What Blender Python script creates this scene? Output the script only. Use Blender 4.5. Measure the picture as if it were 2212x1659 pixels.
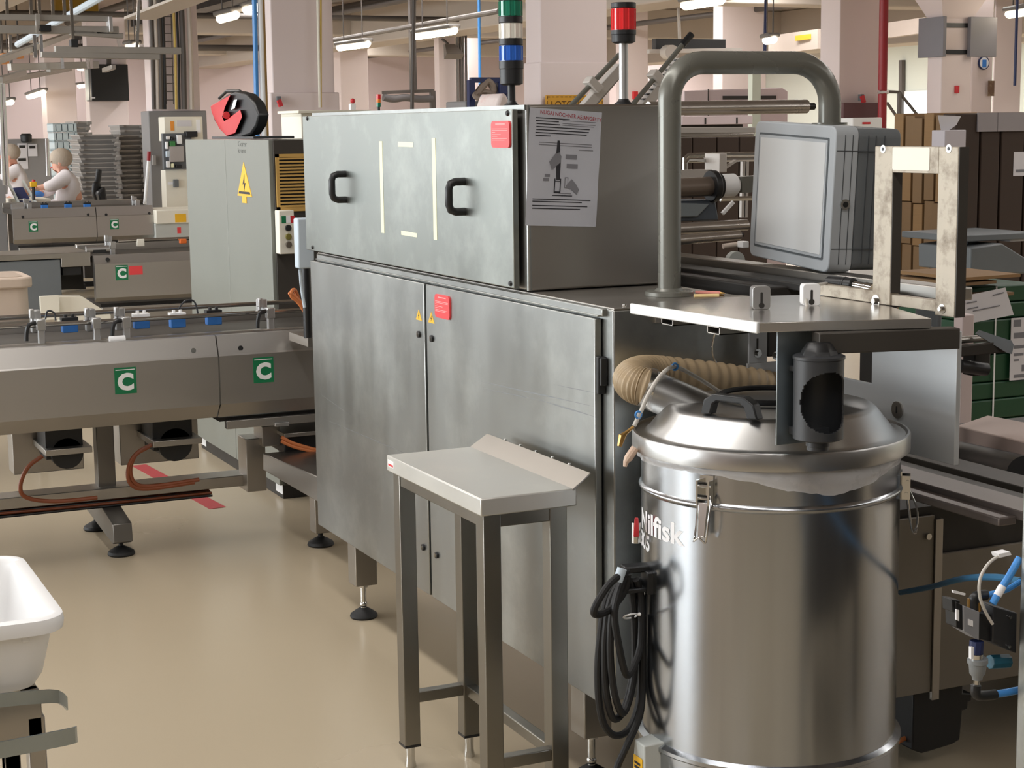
import bpy, bmesh, math, random
from mathutils import Vector, Matrix

random.seed(7)
for o in list(bpy.data.objects):
    bpy.data.objects.remove(o)
scene = bpy.context.scene
COL = scene.collection
PI = math.pi
R = math.radians

# ------------------------------------------------------------------ camera
W, H = 2212, 1659
FPX = 3711.19
YAW, PITCH, ROLL = R(24.7228), R(8.5297), R(-0.7475)
CAM = Vector((0.0, 0.0, 1.6))
_fw = Vector((-math.cos(YAW) * math.cos(PITCH), math.sin(YAW) * math.cos(PITCH), -math.sin(PITCH)))
_r0 = _fw.cross(Vector((0, 0, 1))).normalized()
_u0 = _r0.cross(_fw)
_rt = _r0 * math.cos(ROLL) + _u0 * math.sin(ROLL)
_up = -_r0 * math.sin(ROLL) + _u0 * math.cos(ROLL)
cd = bpy.data.cameras.new('camera')
cd.sensor_width = 36.0
cd.lens = FPX / W * 36.0
cd.clip_start = 0.05
cd.clip_end = 200
cam = bpy.data.objects.new('camera', cd)
COL.objects.link(cam)
cam.matrix_world = Matrix(((_rt.x, _up.x, -_fw.x, CAM.x), (_rt.y, _up.y, -_fw.y, CAM.y), (_rt.z, _up.z, -_fw.z, CAM.z), (0, 0, 0, 1)))
scene.camera = cam

# ------------------------------------------------------------------ world, light, exposure
scene.view_settings.view_transform = 'Standard'
scene.view_settings.look = 'None'
scene.view_settings.gamma = 1.0
scene.view_settings.use_curve_mapping = False
scene.view_settings.exposure = 0.15

wd = bpy.data.worlds.new('overcast_sky')
scene.world = wd
wd.use_nodes = True
bg = wd.node_tree.nodes['Background']
bg.inputs[0].default_value = (0.80, 0.90, 1.0, 1)
bg.inputs[1].default_value = 1.2

WIN_Y = -9.0          # the long window wall on the left of the hall
WINDOWS = [(-38.5, -32.5), (-31.5, -25.5), (-24.5, -18.5), (-17.5, -11.5), (-10.5, -4.5)]
WIN_Z0, WIN_Z1 = 0.95, 3.55


def area(name, loc, rot, sx, sy, watt, col):
    l = bpy.data.lights.new(name, 'AREA')
    l.shape = 'RECTANGLE'
    l.size, l.size_y, l.energy, l.color = sx, sy, watt, col
    o = bpy.data.objects.new(name, l)
    COL.objects.link(o)
    o.location = loc
    o.rotation_euler = rot
    return o


for (x0, x1), wp in zip(WINDOWS, (110, 140, 230, 430, 520)):
    area('window_daylight', ((x0 + x1) / 2, WIN_Y + 0.12, (WIN_Z0 + WIN_Z1) / 2), (R(90), 0, 0), x1 - x0, WIN_Z1 - WIN_Z0, wp, (0.93, 0.98, 1.0))
# long rows of ceiling lamps, running along the hall
for ly in (-5.0, 0.6, 7.2, 13.0, 22.5):
    for (xa, xb, pw) in ((-39, -29, 27), (-27, -15, 25), (-12, 3.0, 14)):
        if ly > 20:  # outermost row added, and stronger, to brighten the right wall
            pw *= 2.2
        area('hall_lamp_row', ((xa + xb) / 2, ly, 3.62), (0, 0, 0), xb - xa, 0.30, pw * (xb - xa), (1.0, 0.96, 0.92))


# ------------------------------------------------------------------ pixel of the photo -> point of the place
def ray(x, y):
    return _rt * ((x - W / 2) / FPX) + _up * (-(y - H / 2) / FPX) + _fw


def P(x, y, X=None, Y=None, Z=None, D=None):
    d = ray(x, y)
    if X is not None:
        t = (X - CAM.x) / d.x
    elif Y is not None:
        t = (Y - CAM.y) / d.y
    elif Z is not None:
        t = (Z - CAM.z) / d.z
    else:
        t = D
    return CAM + d * t


# ------------------------------------------------------------------ materials
def lin(c):
    return tuple(((v / 255) / 12.92 if v / 255 <= 0.04045 else ((v / 255 + 0.055) / 1.055) ** 2.4) for v in c)


MATS = {}


def mat(name, col, rough=0.5, metal=0.0, var=0.06, scale=6.0, bump=0.0, stretch=(1, 1, 1), spec=0.5, emit=None, estr=0.0, rvar=0.08, alpha=1.0, coat=0.0, trans=0.0, smudge=None):
    if name in MATS:
        return MATS[name]
    m = bpy.data.materials.new(name)
    m.use_nodes = True
    nt = m.node_tree
    b = nt.nodes['Principled BSDF']
    c = lin(col)
    tc = nt.nodes.new('ShaderNodeTexCoord')
    mp = nt.nodes.new('ShaderNodeMapping')
    mp.inputs['Scale'].default_value = stretch
    nt.links.new(tc.outputs['Object'], mp.inputs[0])
    nz = nt.nodes.new('ShaderNodeTexNoise')
    nz.inputs['Scale'].default_value = scale
    nz.inputs['Detail'].default_value = 5
    nt.links.new(mp.outputs[0], nz.inputs['Vector'])
    rmp = nt.nodes.new('ShaderNodeMix')
    rmp.data_type = 'RGBA'
    rmp.inputs[6].default_value = tuple(max(0, v * (1 - var)) for v in c) + (1,)
    rmp.inputs[7].default_value = tuple(min(1, v * (1 + var)) for v in c) + (1,)
    nt.links.new(nz.outputs['Fac'], rmp.inputs[0])
    out = rmp.outputs[2]
    if smudge:
        sc, amt, scol = smudge
        n2 = nt.nodes.new('ShaderNodeTexNoise')
        n2.inputs['Scale'].default_value = sc
        n2.inputs['Detail'].default_value = 8
        n2.inputs['Roughness'].default_value = 0.65
        nt.links.new(tc.outputs['Object'], n2.inputs['Vector'])
        rp = nt.nodes.new('ShaderNodeValToRGB')
        rp.color_ramp.elements[0].position = 0.48
        rp.color_ramp.elements[1].position = 0.72
        nt.links.new(n2.outputs['Fac'], rp.inputs[0])
        mu = nt.nodes.new('ShaderNodeMath')
        mu.operation = 'MULTIPLY'
        mu.inputs[1].default_value = amt
        nt.links.new(rp.outputs[0], mu.inputs[0])
        m2 = nt.nodes.new('ShaderNodeMix')
        m2.data_type = 'RGBA'
        nt.links.new(mu.outputs[0], m2.inputs[0])
        nt.links.new(out, m2.inputs[6])
        m2.inputs[7].default_value = lin(scol) + (1,)
        out = m2.outputs[2]
    nt.links.new(out, b.inputs['Base Color'])
    b.inputs['Metallic'].default_value = metal
    b.inputs['Specular IOR Level'].default_value = spec
    b.inputs['Coat Weight'].default_value = coat
    b.inputs['Alpha'].default_value = alpha
    b.inputs['Transmission Weight'].default_value = trans
    mr = nt.nodes.new('ShaderNodeMapRange')
    mr.inputs[3].default_value = max(0.02, rough - rvar)
    mr.inputs[4].default_value = min(1, rough + rvar)
    nt.links.new(nz.outputs['Fac'], mr.inputs[0])
    nt.links.new(mr.outputs[0], b.inputs['Roughness'])
    if bump:
        bp = nt.nodes.new('ShaderNodeBump')
        bp.inputs['Strength'].default_value = bump
        bp.inputs['Distance'].default_value = 0.01
        nt.links.new(nz.outputs['Fac'], bp.inputs['Height'])
        nt.links.new(bp.outputs[0], b.inputs['Normal'])
    if emit:
        b.inputs['Emission Color'].default_value = lin(emit) + (1,)
        b.inputs['Emission Strength'].default_value = estr
    MATS[name] = m
    return m


STEEL = mat('brushed_stainless', (160, 162, 160), 0.37, 1.0, var=0.12, scale=5, stretch=(1, 1, 0.25), bump=0.012, rvar=0.12, smudge=(3.4, 0.55, (200, 203, 199)))
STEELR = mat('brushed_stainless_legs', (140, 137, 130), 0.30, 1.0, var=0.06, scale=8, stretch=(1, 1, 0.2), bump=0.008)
STEELD = mat('dull_stainless', (176, 172, 166), 0.38, 1.0, var=0.06, scale=5, stretch=(1, 0.2, 1), bump=0.01)
STEELC = mat('conveyor_stainless', (184, 181, 177), 0.42, 1.0, var=0.05, scale=5, stretch=(1, 0.15, 1), bump=0.008)
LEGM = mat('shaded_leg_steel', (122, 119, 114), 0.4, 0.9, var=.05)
PANELS = mat('upper_panel_stainless', (146, 150, 146), 0.40, 1.0, var=0.14, scale=4, stretch=(1, 1, 0.3), bump=0.012, rvar=0.12, smudge=(6.5, 0.38, (186, 189, 184)))
DRUM = mat('drum_stainless', (178, 182, 187), 0.22, 1.0, var=0.16, scale=22, stretch=(1, 1, 0.03), bump=0.010, rvar=0.09, smudge=(4.0, 0.10, (190, 186, 178)))
WORN = mat('worn_table_steel', (204, 203, 198), 0.42, 0.72, var=0.05, scale=5, stretch=(1, .3, 1), smudge=(5.0, 0.3, (222, 218, 208)))
LIDM = mat('lid_stainless', (190, 190, 189), 0.32, 1.0, var=0.05, scale=5, bump=0.008)
CHROME = mat('chrome_plated', (210, 210, 208), 0.14, 1.0, var=0.03)
ALU = mat('brushed_aluminium', (190, 190, 190), 0.42, 1.0, var=0.05, scale=10)
GALV = mat('galvanised_sheet', (168, 178, 182), 0.36, 1.0, var=0.10, scale=14)
DIRTY = mat('dirty_bare_steel', (176, 167, 152), 0.50, 0.35, var=0.14, scale=22, bump=0.05, smudge=(19.0, 0.95, (104, 90, 74)))
CUTEDGE = mat('bright_cut_edge', (228, 230, 230), 0.5, 0.3, var=0.05, scale=20)
TABM = mat('table_plate_steel', (206, 202, 197), 0.20, 0.9, var=0.08, scale=7)
PIPEM = mat('grey_painted_pipe', (116, 116, 109), 0.28, 0.25, var=0.04, scale=4)
BLACKP = mat('black_plastic', (26, 27, 29), 0.42, 0.0, var=0.15)
BLACKR = mat('black_rubber', (20, 20, 21), 0.62, 0.0, var=0.2, bump=0.02)
CHAR = mat('charcoal_plastic', (52, 54, 57), 0.40, 0.0, var=0.08)
DARK = mat('dark_machine_paint', (48, 46, 44), 0.5, 0.2, var=0.15)
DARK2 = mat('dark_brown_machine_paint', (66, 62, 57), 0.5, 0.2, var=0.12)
GREYP = mat('light_grey_paint', (186, 190, 186), 0.42, 0.0, var=0.03, scale=3)
GREYB = mat('control_box_grey', (176, 182, 187), 0.45, 0.0, var=0.04, scale=8)
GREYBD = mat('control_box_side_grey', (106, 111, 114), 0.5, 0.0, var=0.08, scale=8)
WHITEP = mat('white_plastic', (236, 237, 238), 0.38, 0.0, var=0.02, scale=3)
OFFW = mat('off_white_paint', (232, 228, 214), 0.5, 0.0, var=0.03)
CREAM = mat('luminous_tape', (243, 243, 206), 0.55, 0.0, var=0.03)
REDP = mat('red_placard', (226, 70, 74), 0.4, 0.0, var=0.03)
REDT = mat('red_floor_tape', (176, 62, 66), 0.55, 0.0, var=0.08)
REDH = mat('red_hose_reel', (200, 44, 50), 0.42, 0.0, var=0.05)
REDD = mat('dark_red_pipe', (152, 32, 40), 0.4, 0.0, var=0.06)
GREEN = mat('green_sign', (20, 116, 74), 0.4, 0.0, var=0.05)
GREENB = mat('green_crate', (22, 70, 42), 0.5, 0.0, var=0.12, scale=10)
YELL = mat('yellow_warning', (240, 186, 40), 0.45, 0.0, var=0.04)
BLUE = mat('blue_plastic', (58, 128, 212), 0.4, 0.0, var=0.06)
BLUEH = mat('blue_air_hose', (70, 142, 214), 0.32, 0.0, var=0.05)
NAVY = mat('navy_plastic', (26, 38, 82), 0.5, 0.0, var=0.1)
ORANGE = mat('orange_cable', (206, 122, 70), 0.5, 0.0, var=0.08)
BROWNC = mat('brown_cable', (128, 66, 34), 0.5, 0.0, var=0.12)
BRASS = mat('brass', (176, 140, 84), 0.35, 1.0, var=0.08)
WHITEL = mat('white_lettering', (240, 240, 242), 0.45, 0.0, var=0.01)
PRINTK = mat('black_print', (40, 40, 46), 0.6, 0.0, var=0.1)
PRINTG = mat('grey_print', (120, 120, 126), 0.6, 0.0, var=0.1)
PRINTR = mat('red_marker', (170, 44, 54), 0.6, 0.0, var=0.1)
PAPER = mat('paper', (214, 212, 216), 0.6, 0.0, var=0.03, scale=8)
HOSE = mat('suction_hose', (168, 148, 118), 0.5, 0.0, var=0.12, scale=20, smudge=(12, 0.35, (110, 92, 70)))
PLBAG = mat('clear_plastic_liner', (206, 206, 208), 0.28, 0.0, var=0.12, scale=18, bump=0.25, alpha=0.78)
CARD = mat('cardboard', (126, 99, 68), 0.75, 0.0, var=0.08, scale=10, stretch=(1, 1, 6))
CARDD = mat('shaded_dark_cardboard', (58, 44, 35), 0.75, 0.0, var=0.12, scale=8, stretch=(1, 1, 5))  # dark brown, with the shade of the pile's side mixed in
WALLM = mat('wall_plaster', (212, 196, 197), 0.7, 0.0, var=0.03, scale=0.6)
WALLG = mat('greenish_wall_panel', (206, 212, 204), 0.6, 0.0, var=0.02, scale=0.5)
COLUMN = mat('column_paint', (224, 210, 208), 0.6, 0.0, var=0.025, scale=1.2)
COLBASE = mat('column_grey_dado', (136, 134, 134), 0.55, 0.0, var=0.04)
CEILM = mat('ceiling_concrete', (148, 138, 132), 0.8, 0.0, var=0.15, scale=0.8)
BEAMM = mat('beam_paint', (190, 180, 170), 0.7, 0.0, var=0.05, scale=1)
PIPED = mat('dark_ceiling_pipe', (86, 80, 76), 0.5, 0.2, var=0.1)
RAILM = mat('overhead_rail_aluminium', (168, 164, 158), 0.45, 0.7, var=0.06)
LAMPE = mat('lamp_diffuser', (255, 248, 232), 0.4, 0.0, var=0.0, emit=(255, 240, 214), estr=9.0)
LAMPB = mat('lamp_housing', (110, 106, 102), 0.5, 0.0, var=0.05)
SKIN = mat('skin', (214, 160, 138), 0.5, 0.0, var=0.05, scale=20)
COAT = mat('white_coat', (224, 218, 220), 0.75, 0.0, var=0.05, scale=8, bump=0.15)
NETM = mat('hairnet', (178, 164, 148), 0.7, 0.0, var=0.16, scale=30, bump=0.2, stretch=(1, 4, 1))
HAIR = mat('hair_brown', (120, 100, 84), 0.6, 0.0, var=0.2, scale=40)
BLUEGL = mat('blue_glove', (64, 128, 206), 0.45, 0.0, var=0.06)
LIGHTBL = mat('pale_blue_grey_box', (196, 210, 222), 0.45, 0.0, var=0.03)
VENTY = mat('yellowed_vent_grille', (196, 158, 88), 0.5, 0.0, var=0.06)


# ------------------------------------------------------------------ mesh builder
class B:
    def __init__(s, M=None):
        s.v, s.f, s.M = [], [], M

    def add(s, vs, fs):
        o = len(s.v)
        if s.M is not None:
            vs = [s.M @ Vector(p) for p in vs]
        s.v += [tuple(p) for p in vs]
        s.f += [tuple(o + i for i in f) for f in fs]
        return s

    def box(s, a, b):
        x0, x1 = sorted((a[0], b[0]))
        y0, y1 = sorted((a[1], b[1]))
        z0, z1 = sorted((a[2], b[2]))
        return s.add([(x0, y0, z0), (x1, y0, z0), (x1, y1, z0), (x0, y1, z0), (x0, y0, z1), (x1, y0, z1), (x1, y1, z1), (x0, y1, z1)],
                     [(0, 3, 2, 1), (4, 5, 6, 7), (0, 1, 5, 4), (1, 2, 6, 5), (2, 3, 7, 6), (3, 0, 4, 7)])

    def cb(s, c, sz):
        return s.box([c[i] - sz[i] / 2 for i in range(3)], [c[i] + sz[i] / 2 for i in range(3)])

    def bar(s, p, q, w, h, up=(0, 0, 1)):
        p, q = Vector(p), Vector(q)
        d = (q - p).normalized()
        u = Vector(up)
        if abs(d.dot(u)) > 0.98:
            u = Vector((1, 0, 0))
        sd = d.cross(u).normalized()
        u = sd.cross(d)
        vs = []
        for e in (p, q):
            for (a, b) in ((-1, -1), (1, -1), (1, 1), (-1, 1)):
                vs.append(e + sd * (a * w / 2) + u * (b * h / 2))
        return s.add(vs, [(3, 2, 1, 0), (4, 5, 6, 7), (0, 1, 5, 4), (1, 2, 6, 5), (2, 3, 7, 6), (3, 0, 4, 7)])

    def cyl(s, p, q, r, r2=None, n=20, caps=True):
        r2 = r if r2 is None else r2
        p, q = Vector(p), Vector(q)
        d = (q - p).normalized()
        a = d.orthogonal().normalized()
        b = d.cross(a)
        vs = []
        for e, rr in ((p, r), (q, r2)):
            for i in range(n):
                t = 2 * PI * i / n
                vs.append(e + a * (rr * math.cos(t)) + b * (rr * math.sin(t)))
        fs = [(i, (i + 1) % n, n + (i + 1) % n, n + i) for i in range(n)]
        if caps:
            fs += [tuple(range(n - 1, -1, -1)), tuple(range(n, 2 * n))]
        return s.add(vs, fs)

    def tube(s, pts, r, n=10, closed=False, caps=True):
        pts = [Vector(p) for p in pts]
        m = len(pts)
        rs = r if isinstance(r, (list, tuple)) else [r] * m
        tang = []
        for i in range(m):
            if closed:
                t = pts[(i + 1) % m] - pts[i - 1]
            else:
                t = pts[min(i + 1, m - 1)] - pts[max(i - 1, 0)]
            tang.append(t.normalized() if t.length > 1e-9 else Vector((0, 0, 1)))
        a = tang[0].orthogonal().normalized()
        vs = []
        for i in range(m):
            a = (a - tang[i] * a.dot(tang[i]))
            a = a.normalized() if a.length > 1e-6 else tang[i].orthogonal().normalized()
            b = tang[i].cross(a)
            for k in range(n):
                t = 2 * PI * k / n
                vs.append(pts[i] + a * (rs[i] * math.cos(t)) + b * (rs[i] * math.sin(t)))
        fs = []
        for i in range(m if closed else m - 1):
            j = (i + 1) % m
            for k in range(n):
                fs.append((i * n + k, i * n + (k + 1) % n, j * n + (k + 1) % n, j * n + k))
        if caps and not closed:
            fs += [tuple(range(n - 1, -1, -1)), tuple(range((m - 1) * n, m * n))]
        return s.add(vs, fs)

    def lathe(s, prof, c, n=48, close=False):
        vs = []
        for (r, z) in prof:
            for i in range(n):
                t = 2 * PI * i / n
                vs.append((c[0] + r * math.cos(t), c[1] + r * math.sin(t), c[2] + z))
        fs = []
        m = len(prof)
        for j in range(m - 1):
            for i in range(n):
                fs.append((j * n + i, j * n + (i + 1) % n, (j + 1) * n + (i + 1) % n, (j + 1) * n + i))
        if prof[0][0] > 0:
            fs.append(tuple(range(n - 1, -1, -1)))
        if prof[-1][0] > 0:
            fs.append(tuple(range((m - 1) * n, m * n)))
        return s.add(vs, fs)

    def prism(s, poly, ax, lo, hi):
        def pt(a, b, h):
            return {'x': (h, a, b), 'y': (a, h, b), 'z': (a, b, h)}[ax]
        n = len(poly)
        vs = [pt(a, b, lo) for a, b in poly] + [pt(a, b, hi) for a, b in poly]
        fs = [tuple(range(n - 1, -1, -1)), tuple(range(n, 2 * n))]
        fs += [(i, (i + 1) % n, n + (i + 1) % n, n + i) for i in range(n)]
        return s.add(vs, fs)

    def hexa(s, lo4, hi4):
        return s.add(list(lo4) + list(hi4), [(3, 2, 1, 0), (4, 5, 6, 7), (0, 1, 5, 4), (1, 2, 6, 5), (2, 3, 7, 6), (3, 0, 4, 7)])

    def ball(s, c, r, sc=(1, 1, 1), n=14, m=8):
        vs, fs = [], []
        for j in range(m + 1):
            ph = PI * j / m
            for i in range(n):
                t = 2 * PI * i / n
                vs.append((c[0] + r * sc[0] * math.sin(ph) * math.cos(t), c[1] + r * sc[1] * math.sin(ph) * math.sin(t), c[2] + r * sc[2] * math.cos(ph)))
        for j in range(m):
            for i in range(n):
                fs.append((j * n + i, (j + 1) * n + i, (j + 1) * n + (i + 1) % n, j * n + (i + 1) % n))
        return s.add(vs, fs)


def rr(x0, y0, x1, y1, r, n=5):
    out = []
    for (cx, cy, a0) in ((x1 - r, y1 - r, 0), (x0 + r, y1 - r, 90), (x0 + r, y0 + r, 180), (x1 - r, y0 + r, 270)):
        for i in range(n + 1):
            a = R(a0 + 90 * i / n)
            out.append((cx + r * math.cos(a), cy + r * math.sin(a)))
    return out


def smooth(pts, k=6, closed=False):
    pts = [Vector(p) for p in pts]
    m = len(pts)
    out = []
    rng = range(m if closed else m - 1)
    for i in rng:
        if closed:
            p0, p1, p2, p3 = pts[i - 1], pts[i], pts[(i + 1) % m], pts[(i + 2) % m]
        else:
            p0, p1, p2, p3 = pts[max(i - 1, 0)], pts[i], pts[i + 1], pts[min(i + 2, m - 1)]
        for j in range(k):
            t = j / k
            out.append(0.5 * ((2 * p1) + (p2 - p0) * t + (2 * p0 - 5 * p1 + 4 * p2 - p3) * t * t + (3 * p1 - p0 - 3 * p2 + p3) * t ** 3))
    if not closed:
        out.append(pts[-1])
    return out


def mesh_from(name, b, off=(0, 0, 0), ang=35):
    me = bpy.data.meshes.new(name)
    off = Vector(off)
    me.from_pydata([tuple(Vector(v) - off) for v in b.v], [], b.f)
    bm = bmesh.new()
    bm.from_mesh(me)
    bmesh.ops.recalc_face_normals(bm, faces=bm.faces[:])
    bm.to_mesh(me)
    bm.free()
    me.polygons.foreach_set('use_smooth', [True] * len(me.polygons))
    me.set_sharp_from_angle(angle=R(ang))
    me.update()
    return me


def wloc(o):
    p = Vector(o.location)
    while o.parent:
        o = o.parent
        p = p + Vector(o.location)
    return p


def tag(o, label=None, cat=None, group=None, kind=None):
    if label:
        o['label'] = label
    if cat:
        o['category'] = cat
    if group:
        o['group'] = group
    if kind:
        o['kind'] = kind
    return o


def thing(name, label, cat, loc=(0, 0, 0), group=None):
    o = bpy.data.objects.new(name, None)
    COL.objects.link(o)
    o.empty_display_size = 0.1
    o.location = loc
    return tag(o, label, cat, group)


def part(name, b, m, parent, bevel=0.0, label=None, ang=35, seg=2):
    me = mesh_from(name, b, wloc(parent), ang)
    me.materials.append(m)
    o = bpy.data.objects.new(name, me)
    COL.objects.link(o)
    o.parent = parent
    if bevel:
        md = o.modifiers.new('edge_bevel', 'BEVEL')
        md.width = bevel
        md.segments = seg
        md.limit_method = 'ANGLE'
        md.angle_limit = R(40)
    if label:
        o['label'] = label
    return o


def solo(name, b, m, label, cat, group=None, bevel=0.0, kind=None, ang=35):
    xs, ys, zs = zip(*b.v)
    c = ((min(xs) + max(xs)) / 2, (min(ys) + max(ys)) / 2, min(zs))
    me = mesh_from(name, b, c, ang)
    me.materials.append(m)
    o = bpy.data.objects.new(name, me)
    COL.objects.link(o)
    o.location = c
    if bevel:
        md = o.modifiers.new('edge_bevel', 'BEVEL')
        md.width = bevel
        md.segments = 2
        md.limit_method = 'ANGLE'
        md.angle_limit = R(40)
    return tag(o, label, cat, group, kind)


def struct(name, b, m, bevel=0.0):
    return solo(name, b, m, None, None, None, bevel, 'structure')


def copy_thing(root, off, label=None, group=None):
    def rec(o, par):
        c = o.copy()
        COL.objects.link(c)
        c.parent = par
        for ch in [x for x in CH.get(o.name, [])]:
            rec(ch, c)
        return c
    CH = {}
    for o in bpy.data.objects:
        if o.parent:
            CH.setdefault(o.parent.name, []).append(o)
    c = rec(root, None)
    c.location = Vector(root.location) + Vector(off)
    return tag(c, label, None, group)


def text(name, s, size, m, parent, M, ext=0.0006, fn=None, bold=0.0, align='LEFT', xs=1.0):
    cu = bpy.data.curves.new(name, 'FONT')
    cu.body = s
    cu.size = size
    cu.extrude = ext
    cu.offset = bold
    cu.align_x = align
    cu.resolution_u = 3
    t = bpy.data.objects.new(name, cu)
    COL.objects.link(t)
    dg = bpy.context.evaluated_depsgraph_get()
    me = bpy.data.meshes.new_from_object(t.evaluated_get(dg))
    bpy.data.objects.remove(t)
    off = wloc(parent)
    for v in me.vertices:
        c = Vector((v.co.x * xs, v.co.y, v.co.z))
        v.co = (fn(c) if fn else M @ c) - off
    me.materials.clear()
    me.materials.append(m)
    o = bpy.data.objects.new(name, me)
    COL.objects.link(o)
    o.parent = parent
    return o


def frame(origin, xdir, ydir):
    """matrix whose x and y axes follow the given directions, z their normal"""
    x = Vector(xdir).normalized()
    y = Vector(ydir)
    y = (y - x * y.dot(x)).normalized()
    z = x.cross(y)
    o = Vector(origin)
    return Matrix(((x.x, y.x, z.x, o.x), (x.y, y.y, z.y, o.y), (x.z, y.z, z.z, o.z), (0, 0, 0, 1)))


YM = lambda o: frame(o, (1, 0, 0), (0, 0, 1))      # drawing plane on a face that looks to -Y
XP = lambda o: frame(o, (0, 1, 0), (0, 0, 1))      # drawing plane on a face that looks to +X

# ================================================================== THE HALL
FLOORM = mat('beige_epoxy_floor', (186, 172, 148), 0.26, 0.0, var=0.05, scale=0.7, rvar=0.05, spec=0.5)
X0, X1, Y1, ZC = -40.0, 5.0, 26.0, 3.75
struct('floor', B().box((X0, WIN_Y, -0.1), (X1, Y1, 0.0)), FLOORM)
struct('ceiling', B().box((X0, WIN_Y, ZC), (X1, Y1, ZC + 0.15)), CEILM)
wb = B()
wb.box((X0, WIN_Y - 0.2, 0), (X1, WIN_Y, WIN_Z0)).box((X0, WIN_Y - 0.2, WIN_Z1), (X1, WIN_Y, ZC))
edges = [X0] + [v for w in WINDOWS for v in w] + [X1]
for i in range(0, len(edges), 2):
    wb.box((edges[i], WIN_Y - 0.2, WIN_Z0), (edges[i + 1], WIN_Y, WIN_Z1))
struct('wall_left', wb, WALLM)
for i, (a, b_) in enumerate(WINDOWS):
    fr = B()
    for k in range(5):
        x = a + (b_ - a) * k / 4
        fr.box((x - 0.04, WIN_Y - 0.12, WIN_Z0), (x + 0.04, WIN_Y - 0.05, WIN_Z1))
    for z in (WIN_Z0 + 0.04, (WIN_Z0 + WIN_Z1) / 2, WIN_Z1 - 0.04):
        fr.box((a, WIN_Y - 0.12, z - 0.04), (b_, WIN_Y - 0.05, z + 0.04))
    struct('window_%d' % (i + 1), fr, GREYP)
struct('wall_right', B().box((X0, Y1, 0), (X1, Y1 + 0.2, ZC)), WALLG)
struct('wall_back', B().box((X0 - 0.2, WIN_Y, 0), (X0, Y1, ZC)), WALLM)
struct('wall_front', B().box((X1, WIN_Y, 0), (X1 + 0.2, Y1, ZC)), mat('dark_rear_wall', (120, 115, 109), 0.7, var=.1, scale=.7))

# red tape on the floor, seen under the conveyor
t = B()
a, c_ = P(300, 1005, Z=0), P(470, 1098, Z=0)
d = (c_ - a).normalized()
n_ = Vector((-d.y, d.x, 0)) * 0.035
t.prism([((a - n_).x, (a - n_).y), ((c_ - n_).x, (c_ - n_).y), ((c_ + n_ * 1.1).x, (c_ + n_ * 1.1).y), ((a + n_).x, (a + n_).y)], 'z', 0.0005, 0.0015)
solo('floor_tape', t, REDT, 'red marking tape stuck to the floor beneath the conveyor', 'tape')

# ================================================================== WRAPPING MACHINE (steel cabinet in the middle)
YD = 1.78
ZT = 1.196
MX0, MX1 = -5.445, -3.365
mach = thing('packaging_machine', 'big brushed stainless packaging machine with two doors and raised upper cabinet', 'machine', (-4.4, 2.0, 0))
low = part('lower_cabinet', B().box((MX0, 1.80, 0.285), (MX1, 2.19, ZT - 0.004)), STEEL, mach, 0.004)
part('deck_plate', B().box((MX0 + 0.01, 1.801, ZT - 0.004), (MX1 + 0.002, 2.192, ZT)), STEELD, mach, 0.001)
part('front_rail', B().box((MX0 + 0.035, 1.788, 1.176), (MX1 - 0.03, 1.802, 1.192)).box((MX0 + 0.035, 1.783, 1.1735), (MX1 - 0.045, 1.80, 1.178)), STEEL, mach, 0.002)


def lock(parent, q, yp, r=0.0095):
    o = part('lock', B().cyl((q.x, yp, q.z), (q.x, yp - 0.006, q.z), r, n=18), BLACKP, parent)
    part('lock_insert', B().cyl((q.x, yp - 0.005, q.z), (q.x, yp - 0.0075, q.z), r * 0.55, n=12).cb((q.x, yp - 0.008, q.z), (r * 0.3, 0.002, r * 1.3)), CHROME, o)


def triangle(parent, q, w, h, yp):
    o = part('warning_label', B().prism([(q.x - w / 2, q.z - h / 2), (q.x + w / 2, q.z - h / 2), (q.x, q.z + h / 2)], 'y', yp - 0.001, yp), YELL, parent, label='yellow triangular electric hazard sticker')
    z0 = q.z - h * 0.36
    part('hazard_mark', B().prism([(q.x - w * .04, z0), (q.x + w * .10, z0 + h * .34), (q.x + w * .01, z0 + h * .30), (q.x + w * .05, z0 + h * .56), (q.x - w * .08, z0 + h * .22), (q.x + w * .01, z0 + h * .25)], 'y', yp - 0.0016, yp - 0.001), PRINTK, o)


def placard(parent, x0, z0, x1, z1, yp):
    o = part('notice_plate', B().prism(rr(x0, z0, x1, z1, 0.012, 4), 'y', yp - 0.005, yp), REDP, parent, label='red plate with white printed lines')
    w = x1 - x0
    ln = B()
    y = yp - 0.0055
    h = z1 - z0
    ln.box((x0 + w * .25, y, z0 + h * .86), (x0 + w * .78, y + .0005, z0 + h * .90))
    for fz, a, b2 in ((.69, .06, .92), (.63, .06, .92), (.56, .06, .24), (.48, .06, .55), (.41, .06, .36), (.33, .06, .88), (.27, .06, .75)):
        ln.box((x0 + w * a, y, z0 + h * fz), (x0 + w * b2, y + .0005, z0 + h * (fz + .022)))
    part('print', ln, mat('pale_red_print', (246, 168, 168), 0.5), o)['kind'] = 'stuff'


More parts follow.
